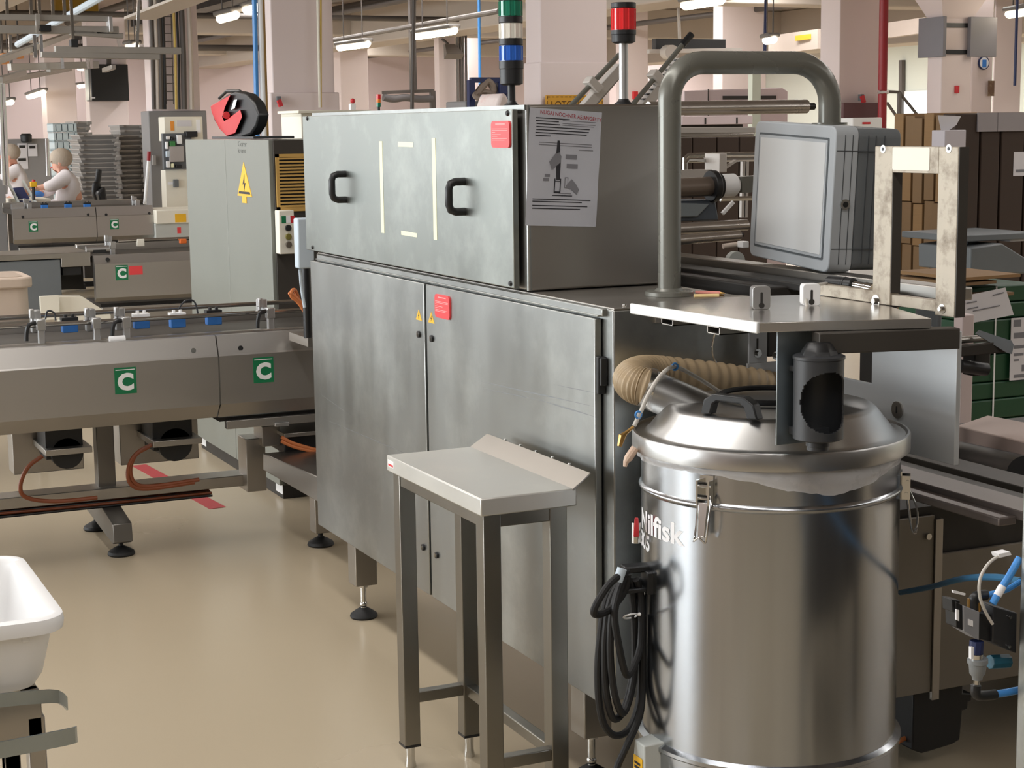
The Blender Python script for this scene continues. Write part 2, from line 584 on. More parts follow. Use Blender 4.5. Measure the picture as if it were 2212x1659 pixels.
for (xa, xb, lk, tri) in ((-5.455, -4.449, ((906, 722), (916, 1182)), (905, 680)), (-4.433, -3.417, ((934, 731), (945, 1199)), (932, 686))):
    dr = part('door', B().box((xa, YD, 0.272), (xb, 1.7975, 1.169)), STEEL, mach, 0.0025)
    for q in lk:
        lock(dr, P(*q, Y=YD), YD)
    triangle(dr, P(*tri, Y=YD), 0.045, 0.03, YD)
placard(dr, P(942, 640, Y=YD).x, P(943, 684, Y=YD).z, P(973.5, 640, Y=YD).x, P(943, 634, Y=YD).z, YD)
q0, q1 = P(1301, 772, Y=1.787), P(1301, 853, Y=1.787)
part('hinge', B().box((-3.416, 1.781, q1.z), (-3.402, 1.80, q0.z)).box((-3.402, 1.783, q1.z + .02), (-3.392, 1.799, q0.z - .002)), BLACKP, mach, 0.002)
for k in range(6):
    part('deck_screw', B().lathe([(0.0045, 0), (0.005, 0.004), (0.003, 0.007), (0.0, 0.0075)], (MX1 - 0.012, 1.835 + k * 0.066, ZT), n=10), CHROME, mach)
# levelling legs
for (fx, fy, lw, zb) in ((-5.214, 1.85, 0.075, 0.115), (-6.21, 2.02, 0.07, 0.05), (-3.62, 1.87, 0.075, 0.115), (-3.62, 2.12, 0.075, 0.115)):
    if fx < -6:
        continue
    lg = part('leg', B().box((fx - lw / 2, fy - lw / 2, zb), (fx + lw / 2, fy + lw / 2, 0.29)), STEELD, mach, 0.003)
    part('threaded_rod', B().cyl((fx, fy, 0.03), (fx, fy, zb + .01), 0.010, n=14).cyl((fx, fy, zb - 0.012), (fx, fy, zb + .001), 0.017, n=6).ball((fx, fy, 0.045), 0.013), CHROME, lg)
    part('foot', B().lathe([(0.042, 0.0), (0.046, 0.006), (0.043, 0.014), (0.026, 0.026), (0.012, 0.034), (0.0, 0.034)], (fx, fy, 0), n=28), BLACKR, lg)

# upper cabinet
UX0, UX1, UZ0, UZ1 = -5.43, -3.80, ZT, 1.651
up = part('upper_cabinet', B().box((UX0, 1.798, UZ0 + .003), (UX1, 2.185, UZ1)), STEELD, mach, 0.006)
part('corner_trim', B().cyl((UX1 - .006, 1.8035, UZ0 + .004), (UX1 - .006, 1.8035, UZ1), 0.0065, n=16).box((UX0, 1.793, UZ1 - .012), (UX1 - .002, 1.80, UZ1)), STEEL, up)
pn = part('front_panel', B().box((-5.466, 1.772, 1.2045), (-3.829, 1.788, 1.641)), PANELS, mach, 0.002)
for q in ((664.5, 256), (1097, 244.5), (676, 534.5), (1103.5, 612.5)):
    p = P(*q, Y=1.772)
    part('screw', B().lathe([(0.007, 0), (0.007, 0.002), (0.004, 0.005), (0.0, 0.0055)], (0, 0, 0), n=12) if False else B().cyl((p.x, 1.772, p.z), (p.x, 1.767, p.z), 0.0075, 0.005, n=14), BLACKP, pn)
for (qa, qb) in (((748, 376), (745, 431)), ((1003, 392), (1004, 457))):
    a, c_ = P(*qa, Y=1.772), P(*qb, Y=1.772)
    x = (a.x + c_.x) / 2
    yo = 1.772 - 0.044
    hb = B().tube([(x, 1.772, a.z), (x, yo + .018, a.z), (x, yo + .005, a.z - .005), (x, yo, a.z - .018), (x, yo, c_.z + .018), (x, yo + .005, c_.z + .005), (x, yo + .018, c_.z), (x, 1.772, c_.z)], 0.0105, n=12)
    part('handle', hb, BLACKP, pn)
for (x0, y0, x1, y1, nm) in ((819, 305, 826, 503, 0), (932.5, 298, 941, 518, 0)):
    a, c_ = P(x0, y0, Y=1.772), P(x1, y1, Y=1.772)
    part('luminous_strip', B().box((a.x + .002, 1.7712, c_.z), (a.x + .026, 1.772, a.z)), CREAM, pn, label='pale yellow tape strip')
for (xa, ya, xb, yb) in ((860, 306, 893, 317), (867, 498, 901, 512)):
    a, c_ = P(xa, ya, Y=1.772), P(xb, yb, Y=1.772)
    part('luminous_label', B().prism([(a.x, c_.z), (c_.x, c_.z - .001), (c_.x, a.z - .002), (a.x, a.z)], 'y', 1.7712, 1.772), CREAM, pn, label='small pale yellow label')
placard(pn, P(1064.5, 290, Y=1.772).x, P(1085, 319, Y=1.772).z, P(1104, 290, Y=1.772).x, P(1085, 261, Y=1.772).z, 1.772)

# end bracket bar with bolts on the short side
part('end_bar', B().box((MX1, 1.90, 1.158), (MX1 + .012, 2.19, 1.188)), STEELD, mach, 0.001)
for yy in (1.985, 2.10):
    part('bolt', B().cyl((MX1 + .012, yy, 1.173), (MX1 + .02, yy, 1.173), 0.009, n=6).cyl((MX1 + .012, yy, 1.173), (MX1 + .0145, yy, 1.173), 0.013, n=16), STEELD, mach)

# signal towers
def tower(name, label, c, zb, segs, pole_m, pole_r, pole_h, r=0.0335, base=0.05, top=True):
    t = thing(name, label, 'signal tower', (c[0], c[1], zb))
    part('foot_flange', B().lathe([(pole_r * 2.0, 0), (pole_r * 2.0, .004), (pole_r * 1.4, .009), (pole_r * 1.05, .016), (0, .016)], (c[0], c[1], zb), n=24), BLACKP, t)
    part('pole', B().cyl((c[0], c[1], zb + .004), (c[0], c[1], zb + pole_h), pole_r, n=20), pole_m, t)
    z = zb + pole_h
    part('base', B().lathe([(r * .7, 0), (r * .95, 0.004), (r * .97, base * .65), (r * 1.02, base * .68), (r * 1.02, base), (0, base)], (c[0], c[1], z), n=28), BLACKP, t)
    z += base
    for (m, h, ring) in segs:
        ln = B()
        pr = [(r * .93, 0), (r * .93, h)]
        ln.lathe([(0, 0)] + pr + [(0, h)], (c[0], c[1], z), n=24)
        for k in range(12):
            a = 2 * PI * k / 12
            ln.cyl((c[0] + r * .9 * math.cos(a), c[1] + r * .9 * math.sin(a), z + .001), (c[0] + r * .9 * math.cos(a), c[1] + r * .9 * math.sin(a), z + h - .001), r * .11, n=6)
        part('lens', ln, m, t)
        z += h
        part('ring', B().lathe([(r * .95, 0), (r, .002), (r, ring - .002), (r * .95, ring), (0, ring)], (c[0], c[1], z), n=28), BLACKP, t)
        z += ring
    return t


LG = mat('green_lens', (22, 118, 92), 0.2, 0, var=.05, coat=.4)
LW = mat('clear_lens', (226, 224, 214), 0.2, 0, var=.05, coat=.4)
LB = mat('blue_lens', (42, 100, 196), 0.2, 0, var=.05, coat=.4)
LR = mat('red_lens', (222, 46, 50), 0.2, 0, var=.05, coat=.4)
p1 = P(1105, 200, Y=1.93)
k1 = (Vector(p1) - CAM).dot(_fw) / FPX
tower('signal_tower', 'black signal tower with blue, white and green lenses on the upper cabinet', (p1.x, p1.y), UZ1, [(LB, 32 * k1, 15 * k1), (LW, 32 * k1, 15 * k1), (LG, 32 * k1, 16 * k1)], BLACKP, 8.5 * k1, 45 * k1 + .001, r=26 * k1, base=52 * k1)
p2 = P(1347, 150, X=-4.0)
k2 = (Vector(p2) - CAM).dot(_fw) / FPX
tower('signal_tower', 'single red signal lamp on a bright aluminium pole', (p2.x, p2.y), UZ1, [(LR, 46 * k2, 12 * k2)], ALU, 10 * k2, 131 * k2, r=27 * k2, base=28 * k2)

# instruction sheet on the end of the upper cabinet
XS = UX1 + 0.0008
pc = [P(1144, 232, X=XS), P(1300, 243, X=XS), P(1286, 490, X=XS), P(1134, 487, X=XS)]
sheet = thing('instruction_sheet', 'wrinkled instruction sheet in a clear sleeve taped to the cabinet end', 'paper', (XS, pc[3].y, pc[3].z))
nu, nv = 14, 18
pb = B()
vs = []


def sheet_pt(u, v, lift=0.0):
    top = pc[0].lerp(pc[1], u)
    bot = pc[3].lerp(pc[2], u)
    p = bot.lerp(top, v)
    w = 0.0016 * (math.sin(7 * u + 5 * v) * math.sin(9 * v) + 1.1)
    return Vector((XS + w + lift, p.y, p.z))


for j in range(nv + 1):
    for i in range(nu + 1):
        vs.append(sheet_pt(i / nu, j / nv))
pb.add(vs, [(j * (nu + 1) + i, j * (nu + 1) + i + 1, (j + 1) * (nu + 1) + i + 1, (j + 1) * (nu + 1) + i) for j in range(nv) for i in range(nu)])
SLEEVE = mat('sleeved_paper', (184, 186, 194), 0.22, 0.0, var=0.05, scale=9, bump=0.12)
part('sheet', pb, SLEEVE, sheet)


def on_sheet(quads, m, nm, lift=.0006):
    b = B()
    for (u0, v0, u1, v1) in quads:
        k = max(1, int((u1 - u0) / .06))
        for i in range(k):
            a_, b_2 = u0 + (u1 - u0) * i / k, u0 + (u1 - u0) * (i + 1) / k
            b.add([sheet_pt(a_, v0, lift), sheet_pt(b_2, v0, lift), sheet_pt(b_2, v1, lift), sheet_pt(a_, v1, lift)], [(0, 1, 2, 3)])
    o = part(nm, b, m, sheet)
    o['kind'] = 'stuff'
    return o


L1 = [(.09, .915, .55), (.09, .89, .40), (.10, .865, .42), (.10, .84, .84), (.10, .815, .83), (.09, .79, .80), (.09, .765, .30)]
on_sheet([(u, v, e, v + .008) for u, v, e in L1] + [(.08, .225, .90, .233), (.08, .205, .78, .213), (.08, .17, .86, .178), (.08, .145, .76, .153), (.36, .26, .64, .268)], PRINTK, 'print')
on_sheet([(.45, .905, .92, .910), (.45, .88, .92, .885), (.45, .865, .90, .870), (.14, .71, .88, .716), (.14, .69, .88, .696), (.70, .66, .90, .667), (.52, .58, .68, .62), (.54, .50, .70, .54), (.24, .42, .31, .445), (.22, .385, .30, .41), (.45, .28, .62, .286)], PRINTG, 'faint_print')


def flat(nm, pts, m, lift=.0008):
    part(nm, B().add([sheet_pt(u, v, lift) for u, v in pts], [tuple(range(len(pts)))]), m, sheet)


flat('drawn_tool', [(.395, .735), (.425, .735), (.44, .63), (.455, .58), (.45, .40), (.40, .40), (.385, .58), (.385, .63)], PRINTK, .0010)
flat('drawn_hand', [(.29, .55), (.37, .62), (.43, .635), (.46, .60), (.45, .55), (.40, .52), (.33, .48)], PRINTG, .0012)
flat('drawn_hand', [(.54, .35), (.62, .41), (.68, .37), (.73, .32), (.70, .275), (.62, .32), (.55, .33)], PRINTG, .0009)
on_sheet([(.375, .29, .39, .41), (.455, .29, .47, .41), (.375, .285, .47, .30), (.375, .385, .47, .39)], PRINTK, 'drawn_beaker', .0009)
on_sheet([(.52, .33, .53, .42), (.56, .33, .57, .42), (.52, .33, .57, .336), (.52, .418, .57, .424)], PRINTG, 'drawn_bottle', .0009)
text('handwriting', 'NUGAI NOCHNER AE/ANGESTY', 0.0125, PRINTR, sheet, None, ext=0.0, fn=lambda c: sheet_pt(.14 + c.x / .168, .955 - .045 * (c.x / .168) + c.y / .26, .001 + c.z), xs=.80)

# ================================================================== CONTROL BOX on a bent pipe
FX, FY = P(1446, 634, Z=1.2).xy
arm = thing('control_panel', 'grey control box hanging from a thick bent grey pipe', 'control box', (FX, FY, ZT))
p_end = P(1793, 200, X=FX + .03)
zt = P(1620, 136, X=FX).z
pr = 0.0275
ra = 0.085
ex, ey = p_end.x, p_end.y
ux, uy = ex - FX, ey - FY
ul = math.hypot(ux, uy)
ux, uy = ux / ul, uy / ul
BXT = P(1797, 270, X=ex).z
pts = [(FX, FY, ZT + .01), (FX, FY, zt - ra)]
for k in range(1, 9):
    a = R(90 * k / 8)
    pts.append((FX + ux * ra * (1 - math.cos(a)), FY + uy * ra * (1 - math.cos(a)), zt - ra + ra * math.sin(a)))
ra2 = 0.10
for k in range(0, 9):
    a = R(90 * k / 8)
    pts.append((ex - ux * (ra2 - ra2 * math.sin(a)), ey - uy * (ra2 - ra2 * math.sin(a)), zt - ra2 + ra2 * math.cos(a)))
pts.append((ex, ey, BXT))
part('bent_pipe', B().tube(pts, pr, n=28), PIPEM, arm)
part('pipe_flange', B().lathe([(0.058, 0), (0.058, .009), (0.054, .011), (0.0, .011)], (FX, FY, ZT + .0005), n=40).lathe([(0.036, 0.011), (0.030, .018), (.0, .018)], (FX, FY, ZT), n=32), PIPEM, arm)
part('top_flange', B().lathe([(0.043, 0), (0.043, .006), (0.0, .006)], (ex, ey, BXT), n=36), PIPEM, arm)
# box, slightly turned and leaning
zc = BXT
cyaw, clean = R(-6), R(-1.6)
bw, bd, bh = 0.415, 0.178, 0.345
# local frame: x along the front (towards the camera), y depth, z up
o_ = Vector((ex, ey, BXT)) + Vector((0.05, -0.028, 0))
MB_ = Matrix.Translation(o_) @ Matrix.Rotation(cyaw, 4, 'Z') @ Matrix.Rotation(R(2.2), 4, 'Y') @ Matrix.Rotation(clean, 4, 'X')
lx0, lx1 = -0.296, bw - 0.296
ld = 0.062
bod = B(MB_)
bod.prism(rr(lx0 + .004, -bh + .004, lx1 - .004, -.004, .022, 3), 'y', -.055 + ld + .003, -.055 + bd)
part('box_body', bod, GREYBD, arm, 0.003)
lidb = B(MB_).prism(rr(lx0, -bh, lx1, 0, .022, 3), 'y', -.055, -.055 + ld)
lid_o = part('box_door', lidb, GREYB, arm, 0.003)
part('door_groove', B(MB_).prism(rr(lx0 + .028, -bh + .028, lx1 - .028, -.028, .004, 2), 'y', -.0562, -.05), mat('door_gasket', (84, 90, 94), .6), lid_o)
part('door_inner_frame', B(MB_).prism(rr(lx0 + .033, -bh + .033, lx1 - .033, -.033, .003, 2), 'y', -.0572, -.05), GREYB, lid_o)
part('door_sheet', B(MB_).prism(rr(lx0 + .040, -bh + .040, lx1 - .040, -.040, .002, 2), 'y', -.0582, -.05), mat('pale_door_sheet', (216, 219, 220), .42, .1, var=.03, scale=3), lid_o)
ribs = B(MB_)
for yy in (-.030, -.010, 0.032, 0.052, 0.075):
    ribs.box((lx1 - .0015, yy, -bh + .02), (lx1 + .0008, yy + .0018, -.02))
ribs.box((lx1 - .001, -.05, -.058), (lx1 + .0008, .098, -.056)).box((lx1 - .001, -.05, -bh + .056), (lx1 + .0008, .098, -bh + .058))
part('rib', ribs, mat('box_rib_dark', (70, 74, 78), .6), arm)
part('key_lock', B(MB_).cyl((lx1 - .002, -.022, -.182), (lx1 + .006, -.022, -.182), .0125, n=20), CHROME, arm)
part('key_slot', B(MB_).cyl((lx1 + .005, -.022, -.182), (lx1 + .0068, -.022, -.182), .007, n=16), BLACKP, arm)

# ================================================================== SMALL STEEL WORK TABLE
TZ = 0.80
tx0, tx1, ty0, ty1 = -3.928, -3.350, 1.464, 1.698
tab = thing('work_table', 'narrow stainless work table with a raised back edge against the machine doors', 'table', ((tx0 + tx1) / 2, (ty0 + ty1) / 2, 0))
part('tabletop', B().box((tx0, ty0, TZ - .040), (tx1, ty1, TZ)), WORN, tab, 0.003)
yt_, zs = 1.732, (P(1037, 931, X=tx0).z + P(1281, 1026, X=tx1).z) / 2
part('back_edge', B().hexa([(tx0, ty1 - .012, TZ - .002), (tx1, ty1 - .012, TZ - .002), (tx1, ty1 - .008, TZ - .006), (tx0, ty1 - .008, TZ - .006)],
                           [(tx0 + .012, yt_, zs), (tx1, yt_, zs), (tx1, yt_ + .003, zs - .002), (tx0 + .012, yt_ + .003, zs - .002)]), mat('back_edge_steel', (148, 143, 136), 0.36, 1.0, var=.06), tab, 0.0008)
for k in range(5):
    f = (k + 1) / 6.2
    part('edge_clip', B().cb((tx0 + .03 + (tx1 - tx0 - .03) * f, yt_ + .0015, zs + .001), (.007, .005, .005)), CHROME, tab, .001)
part('maker_plate', B().box((tx0 + .010, ty0 - .0008, TZ - .027), (tx0 + .050, ty0, TZ - .010)), WHITEL, tab)
part('maker_plate_stripe', B().box((tx0 + .014, ty0 - .0012, TZ - .024), (tx0 + .046, ty0 - .0006, TZ - .019)), REDP, tab)
lw = 0.042
lx = (tx0 + .016 + lw / 2, tx1 - .010 - lw / 2)
ly = (ty0 + .010 + lw / 2, ty1 - .020 - lw / 2)
for x in lx:
    for y in ly:
        lg = part('leg', B().box((x - lw / 2, y - lw / 2, .062), (x + lw / 2, y + lw / 2, TZ - .038)), STEELR, tab, 0.002)
        part('leg_cap', B().box((x - lw / 2 - .0005, y - lw / 2 - .0005, .057), (x + lw / 2 + .0005, y + lw / 2 + .0005, .0635)), BLACKP, lg)
        part('foot', B().lathe([(.014, 0), (.0145, .004), (.0118, .02), (.0118, .035), (.0125, .058), (0, .058)], (x, y, 0), n=20), CHROME, lg)
zr = P(950, 1497, Y=(ly[0] + ly[1]) / 2).z
rw = .028
part('lower_rail', B().box((lx[0] - rw / 2, ly[0], zr - rw / 2), (lx[0] + rw / 2, ly[1], zr + rw / 2)), STEELR, tab, .002)
part('lower_rail', B().box((lx[1] - rw / 2, ly[0], zr - rw / 2), (lx[1] + rw / 2, ly[1], zr + rw / 2)), STEELR, tab, .002)
part('lower_rail', B().box((lx[0], ly[1] - rw / 2, zr - rw / 2), (lx[1], ly[1] + rw / 2, zr + rw / 2)), STEELR, tab, .002)
for (a, c_) in (((lx[0], ly[0], 0), (lx[1], ly[0], 0)), ((lx[0], ly[1], 0), (lx[1], ly[1], 0)), ((lx[0], ly[0], 0), (lx[0], ly[1], 0)), ((lx[1], ly[0], 0), (lx[1], ly[1], 0))):
    part('top_rail', B().bar((a[0], a[1], TZ - .055), (c_[0], c_[1], TZ - .055), .036, .032), STEELR, tab, .002)

SCUFF = mat('dark_scuff', (136, 138, 139), 0.5, 0.9, var=.2, scale=40)
for (x0, y0, x1, y1, w_) in ((1030, 822, 1292, 880, 2.2), (1040, 838, 1180, 868, 1.4), (1160, 862, 1290, 902, 2.6), (1195, 830, 1290, 850, 1.4), (700, 905, 905, 992, 1.6), (690, 850, 760, 900, 1.0)):
    A, C = P(x0, y0, Y=YD), P(x1, y1, Y=YD)
    h_ = w_ * .0008
    part('scuff_mark', B().prism([(A.x, A.z), (A.x + (C.x - A.x) * .4, A.z + (C.z - A.z) * .4 - h_), (C.x, C.z), (A.x + (C.x - A.x) * .6, A.z + (C.z - A.z) * .6 + h_)], 'y', YD - .0003, YD - .00005), SCUFF, mach)
# two coloured pens left on the deck
for (xa, ya, xb, yb, m, lab) in ((1503, 631, 1556, 633, mat('pink_pen', (246, 160, 150), .4), 'pink pen lying on the deck beside the pipe flange'), (1499, 639, 1553, 638, mat('yellow_pen', (246, 220, 160), .4), 'pale yellow pen lying on the deck beside the pipe flange')):
    A, C = P(xa, ya, Z=ZT + .005), P(xb, yb, Z=ZT + .005)
    d_ = (C - A).normalized()
    t_ = thing('pen', lab, 'pen', (A.x, A.y, ZT))
    part('barrel', B().cyl(A, C, .0042, n=10), m, t_)
    part('tip', B().cyl(C, C + d_ * .012, .0035, .001, n=8), BRASS, t_)

# ================================================================== INDUSTRIAL VACUUM
VC = Vector((-3.026, 1.993, 0))
VR = 0.272


def on_cyl(x, y, rad=VR, c=VC):
    d = ray(x, y)
    ox, oy = CAM.x - c.x, CAM.y - c.y
    A = d.x * d.x + d.y * d.y
    Bq = 2 * (ox * d.x + oy * d.y)
    Cq = ox * ox + oy * oy - rad * rad
    disc = max(0, Bq * Bq - 4 * A * Cq)
    t = (-Bq - math.sqrt(disc)) / (2 * A)
    return CAM + d * t


def az(p):
    return math.atan2(p.y - VC.y, p.x - VC.x)


def cylpt(a, rad, z):
    return Vector((VC.x + rad * math.cos(a), VC.y + rad * math.sin(a), z))


vac = thing('vacuum_cleaner', 'tall stainless drum vacuum cleaner with domed lid and white lettering', 'vacuum cleaner', VC)
zb = on_cyl(1660, 1103).z
zbase = on_cyl(1413, 1600).z
prof = [(0.0, .17), (VR + .006, .17), (VR + .008, zbase - .012), (VR + .012, zbase - .008), (VR + .012, zbase), (VR, zbase + .006), (VR, zb - .012)]
for k in range(9):
    a = PI * k / 8
    prof.append((VR + .0055 * math.sin(a), zb - .008 + .016 * k / 8))
prof += [(VR, zb + .012), (VR, .938), (VR + .008, .944), (0.0, .944)]
part('drum', B().lathe(prof, VC, n=96), DRUM, vac)
part('lid', B().lathe([(.2, .93), (.288, .9235), (.2912, .9245), (.2915, .927), (.2915, .957), (.2895, .961), (.285, .9615), (.281, .957), (.266, .957), (.258, .962), (.222, 1.008), (.214, 1.014), (.205, 1.016), (.0, 1.018)], VC, n=96), LIDM, vac)
wheels = B()
for k in range(4):
    a = R(45 + 90 * k)
    w = cylpt(a, .22, .045)
    tdir = Vector((-math.sin(a), math.cos(a), 0)) * .016
    wheels = B().cyl(w - tdir, w + tdir, .045, n=20)
    part('castor', wheels, BLACKR, vac)
part('base_frame', B().lathe([(.0, .09), (.24, .09), (.25, .10), (.25, .17), (0, .17)], VC, n=48), CHAR, vac)
# plastic liner hanging out from under the lid
ctrl = [(1372, 962, 978), (1400, 972, 1001), (1460, 985, 1014), (1540, 998, 1026), (1620, 1005, 1042), (1700, 1008, 1060), (1800, 1006, 1069), (1870, 996, 1050), (1930, 980, 1010), (1962, 962, 975)]
cols = []
for (x, yt, yb) in ctrl:
    a_ = az(on_cyl(x, yt, .283))
    cols.append((a_, on_cyl(x, yb, .279).z))
cols.sort()
lb = B()
nseg = 70
rng = random.Random(3)
vs = []
for i in range(nseg + 1):
    a_ = cols[0][0] + (cols[-1][0] - cols[0][0]) * i / nseg
    for k in range(len(cols) - 1):
        if cols[k][0] <= a_ <= cols[k + 1][0] + 1e-6:
            f = (a_ - cols[k][0]) / (cols[k + 1][0] - cols[k][0])
            f = f * f * (3 - 2 * f)
            zl = cols[k][1] + f * (cols[k + 1][1] - cols[k][1])
    for j in range(7):
        v = j / 6
        rad = .2765 + .006 * math.sin(PI * v) + .004 * (rng.random() - .5) + (.003 if j == 6 else 0)
        vs.append(cylpt(a_, rad, .930 + (zl - .930 + .003 * (rng.random() - .5)) * v))
lb.add(vs, [(i * 7 + j, i * 7 + j + 1, (i + 1) * 7 + j + 1, (i + 1) * 7 + j) for i in range(nseg) for j in range(6)])
part('plastic_liner', lb, PLBAG, vac, label='crumpled clear plastic liner hanging under the lid', ang=60)


# latches
def latch(a_, ztop, par, side=1):
    n_ = Vector((math.cos(a_), math.sin(a_), 0))
    t_ = Vector((-math.sin(a_), math.cos(a_), 0))
    M = Matrix(((t_.x, n_.x, 0, VC.x + n_.x * VR), (t_.y, n_.y, 0, VC.y + n_.y * VR), (0, 0, 1, ztop), (0, 0, 0, 1)))
    br = part('latch', B(M).box((-.015, 0, -.05), (-.011, .02, 0)).box((.011, 0, -.05), (.015, .02, 0)).box((-.015, 0, -.05), (.015, .003, .008)).cyl((-.017, .014, -.012), (.017, .014, -.012), .0035, n=10).cyl((-.017, .012, -.038), (.017, .012, -.038), .0035, n=10), CHROME, par)
    part('lever', B(M).hexa([(-.011, .012, -.045), (.011, .012, -.045), (.011, .018, -.045), (-.011, .018, -.045)], [(-.007, .022, -.115), (.007, .022, -.115), (.007, .026, -.115), (-.007, .026, -.115)]), CHROME, br, .001)
    wire = smooth([(.014, .014, -.03), (.02, .022, -.045), (.022, .034, -.075), (.019, .036, -.105), (.013, .032, -.122), (.008, .034, -.118), (0, .036, -.113), (-.008, .034, -.118), (-.013, .032, -.122), (-.0145, .026, -.116), (-.0135, .02, -.09), (-.013, .014, -.05)], 4)
    part('wire_loop', B(M).tube([M.inverted() @ (M @ p) for p in wire], .0021, n=8), CHROME, br)


for (lxp, lyp) in ((1528, 1035), (1951, 1025)):
    q = on_cyl(lxp, lyp)
    latch(az(q), q.z, vac)
latch(az(on_cyl(1528, 1035)) - R(95), on_cyl(1528, 1035).z, vac)
# lettering bent round the drum
qk = on_cyl(1474, 1178)
ak = az(qk)
part_h = 0.050
text('lettering', 'Nilfisk', 0.061, WHITEL, vac, None, ext=0.0, bold=.0016, align='RIGHT', fn=lambda c: cylpt(ak + c.x / VR, VR + .0005 + c.z, qk.z + c.y), xs=1.22)
q5 = on_cyl(1404, 1193)
a5 = az(q5)
text('lettering', '305', 0.046, WHITEL, vac, None, ext=0.0, bold=.0016, align='RIGHT', fn=lambda c: cylpt(a5 + c.x / VR, VR + .0005 + c.z, q5.z + c.y), xs=1.15)
# lid handle
h0, h1 = P(1530, 893, Z=1.018), P(1630, 905, Z=1.018)
hd = (h1 - h0)
hl = hd.length
hn = hd.normalized()
MH = frame(h0, hn, (0, 0, 1))
part('lid_handle', B(MH).prism([(-.012, 0), (-.004, .030), (.018, .043), (hl - .018, .043), (hl + .004, .030), (hl + .014, 0), (hl - .012, 0), (hl - .018, .022), (hl - .028, .029), (.028, .029), (.018, .022), (.012, 0)], 'z', -.012, .012), BLACKP, vac, .003)
ring = []
for k in range(40):
    t_ = 2 * PI * k / 40
    ring.append((VC.x - .03 + .105 * math.cos(t_), VC.y + .02 + .105 * math.sin(t_), 1.026))
part('rubber_ring', B().tube(ring, .006, n=8, closed=True), BLACKR, vac)
# inlet and suction hose
T0, T1 = P(1505, 868, X=-3.13), P(1392, 836, X=-3.175)
part('inlet_pipe', B().cyl(T0 + (T0 - T1) * .25 + Vector((0, 0, -.02)), T1, .043, n=40), LIDM, vac)
part('hose_clip', B().cyl(T1.lerp(T0, .02), T1.lerp(T0, .14), .0445, n=40), CHROME, vac)
hp = smooth([T1.lerp(T0, .1), T1, P(1374, 830, X=-3.195), P(1366, 818, X=-3.235), P(1390, 808, X=-3.29), P(1440, 810, X=-3.312), P(1550, 822, X=-3.312), P(1650, 838, X=-3.30), P(1690, 850, X=-3.29)], 20)
part('suction_hose', B().tube(hp, [.0425 if i % 4 < 2 else .0385 for i in range(len(hp))], n=28), HOSE, vac, ang=70)
# cable hook, valve and switch box
qh = on_cyl(1402, 1255)
ah = az(qh)
nh, th = Vector((math.cos(ah), math.sin(ah), 0)), Vector((-math.sin(ah), math.cos(ah), 0))
MK = Matrix(((th.x, nh.x, 0, qh.x), (th.y, nh.y, 0, qh.y), (0, 0, 1, qh.z), (0, 0, 0, 1)))
part('cable_hook', B(MK).box((-.022, -.004, -.024), (.022, .012, .024)).box((-.016, .01, -.02), (.016, .062, -.010)).box((-.016, .056, -.02), (.016, .066, .018)).box((-.030, -.01, .02), (.004, .055, .034)), BLACKP, vac, .003)
qv = on_cyl(1390, 1150)
vb = B().cyl(P(1374, 1172, X=-3.10), P(1374, 1128, X=-3.10), .010, n=14)
part('valve', vb, CHROME, vac)
part('valve_handle', B().hexa([P(1368, 1160, X=-3.095), P(1381, 1160, X=-3.095), P(1381, 1160, X=-3.085), P(1368, 1160, X=-3.085)], [P(1371, 1118, X=-3.095), P(1379, 1118, X=-3.095), P(1379, 1118, X=-3.085), P(1371, 1118, X=-3.085)]), REDH, vac, .002)
qs = on_cyl(1408, 1625, VR + .012)
as_ = az(qs)
ns, ts = Vector((math.cos(as_), math.sin(as_), 0)), Vector((-math.sin(as_), math.cos(as_), 0))
MS = Matrix(((ts.x, ns.x, 0, qs.x), (ts.y, ns.y, 0, qs.y), (0, 0, 1, qs.z + .03), (0, 0, 0, 1)))
sb = part('switch_box', B(MS).hexa([(-.03, -.02, -.12), (.03, -.02, -.12), (.03, .032, -.12), (-.03, .032, -.12)], [(-.03, -.02, 0), (.03, -.02, 0), (.022, .03, -.004), (-.022, .03, -.004)]), GREYP, vac, .003)
part('warning_label', B(MS).box((-.02, .0318, -.075), (.018, .0328, -.035)), YELL, sb)
part('label_print', B(MS).box((-.016, .0326, -.062), (.014, .0332, -.056)).box((-.016, .0326, -.052), (.01, .0332, -.047)), PRINTK, sb)['kind'] = 'stuff'

# power cable hung over the hook
cab = thing('power_cable', 'thick black power cable coiled over the hook on the drum', 'cable', P(1345, 1590, X=-3.07))
CX = -3.065
loops = [
    [(1352, 1240), (1312, 1290), (1294, 1400), (1292, 1490), (1302, 1558), (1326, 1588), (1356, 1578), (1376, 1535), (1386, 1470), (1389, 1390), (1386, 1300), (1376, 1250)],
    [(1350, 1240), (1318, 1300), (1306, 1400), (1309, 1490), (1322, 1548), (1340, 1546), (1358, 1500), (1372, 1420), (1379, 1330), (1370, 1252)],
    [(1348, 1242), (1325, 1310), (1318, 1400), (1326, 1490), (1343, 1540), (1358, 1515), (1370, 1450), (1370, 1340), (1362, 1252)],
    [(1350, 1240), (1328, 1320), (1338, 1400), (1354, 1458), (1374, 1428), (1385, 1380), (1384, 1290), (1374, 1252)],
    [(1356, 1232), (1316, 1262), (1285, 1312), (1288, 1328), (1318, 1316), (1348, 1278), (1356, 1240)],
]
for i, lp in enumerate(loops):
    n = len(lp)
    pts = [P(x, y, X=CX + .02 * math.sin(2 * PI * k / n) + .012 * (i - 2)) for k, (x, y) in enumerate(lp)]
    part('coil_loop', B().tube(smooth(pts, 6), .0078, n=10), BLACKR, cab)
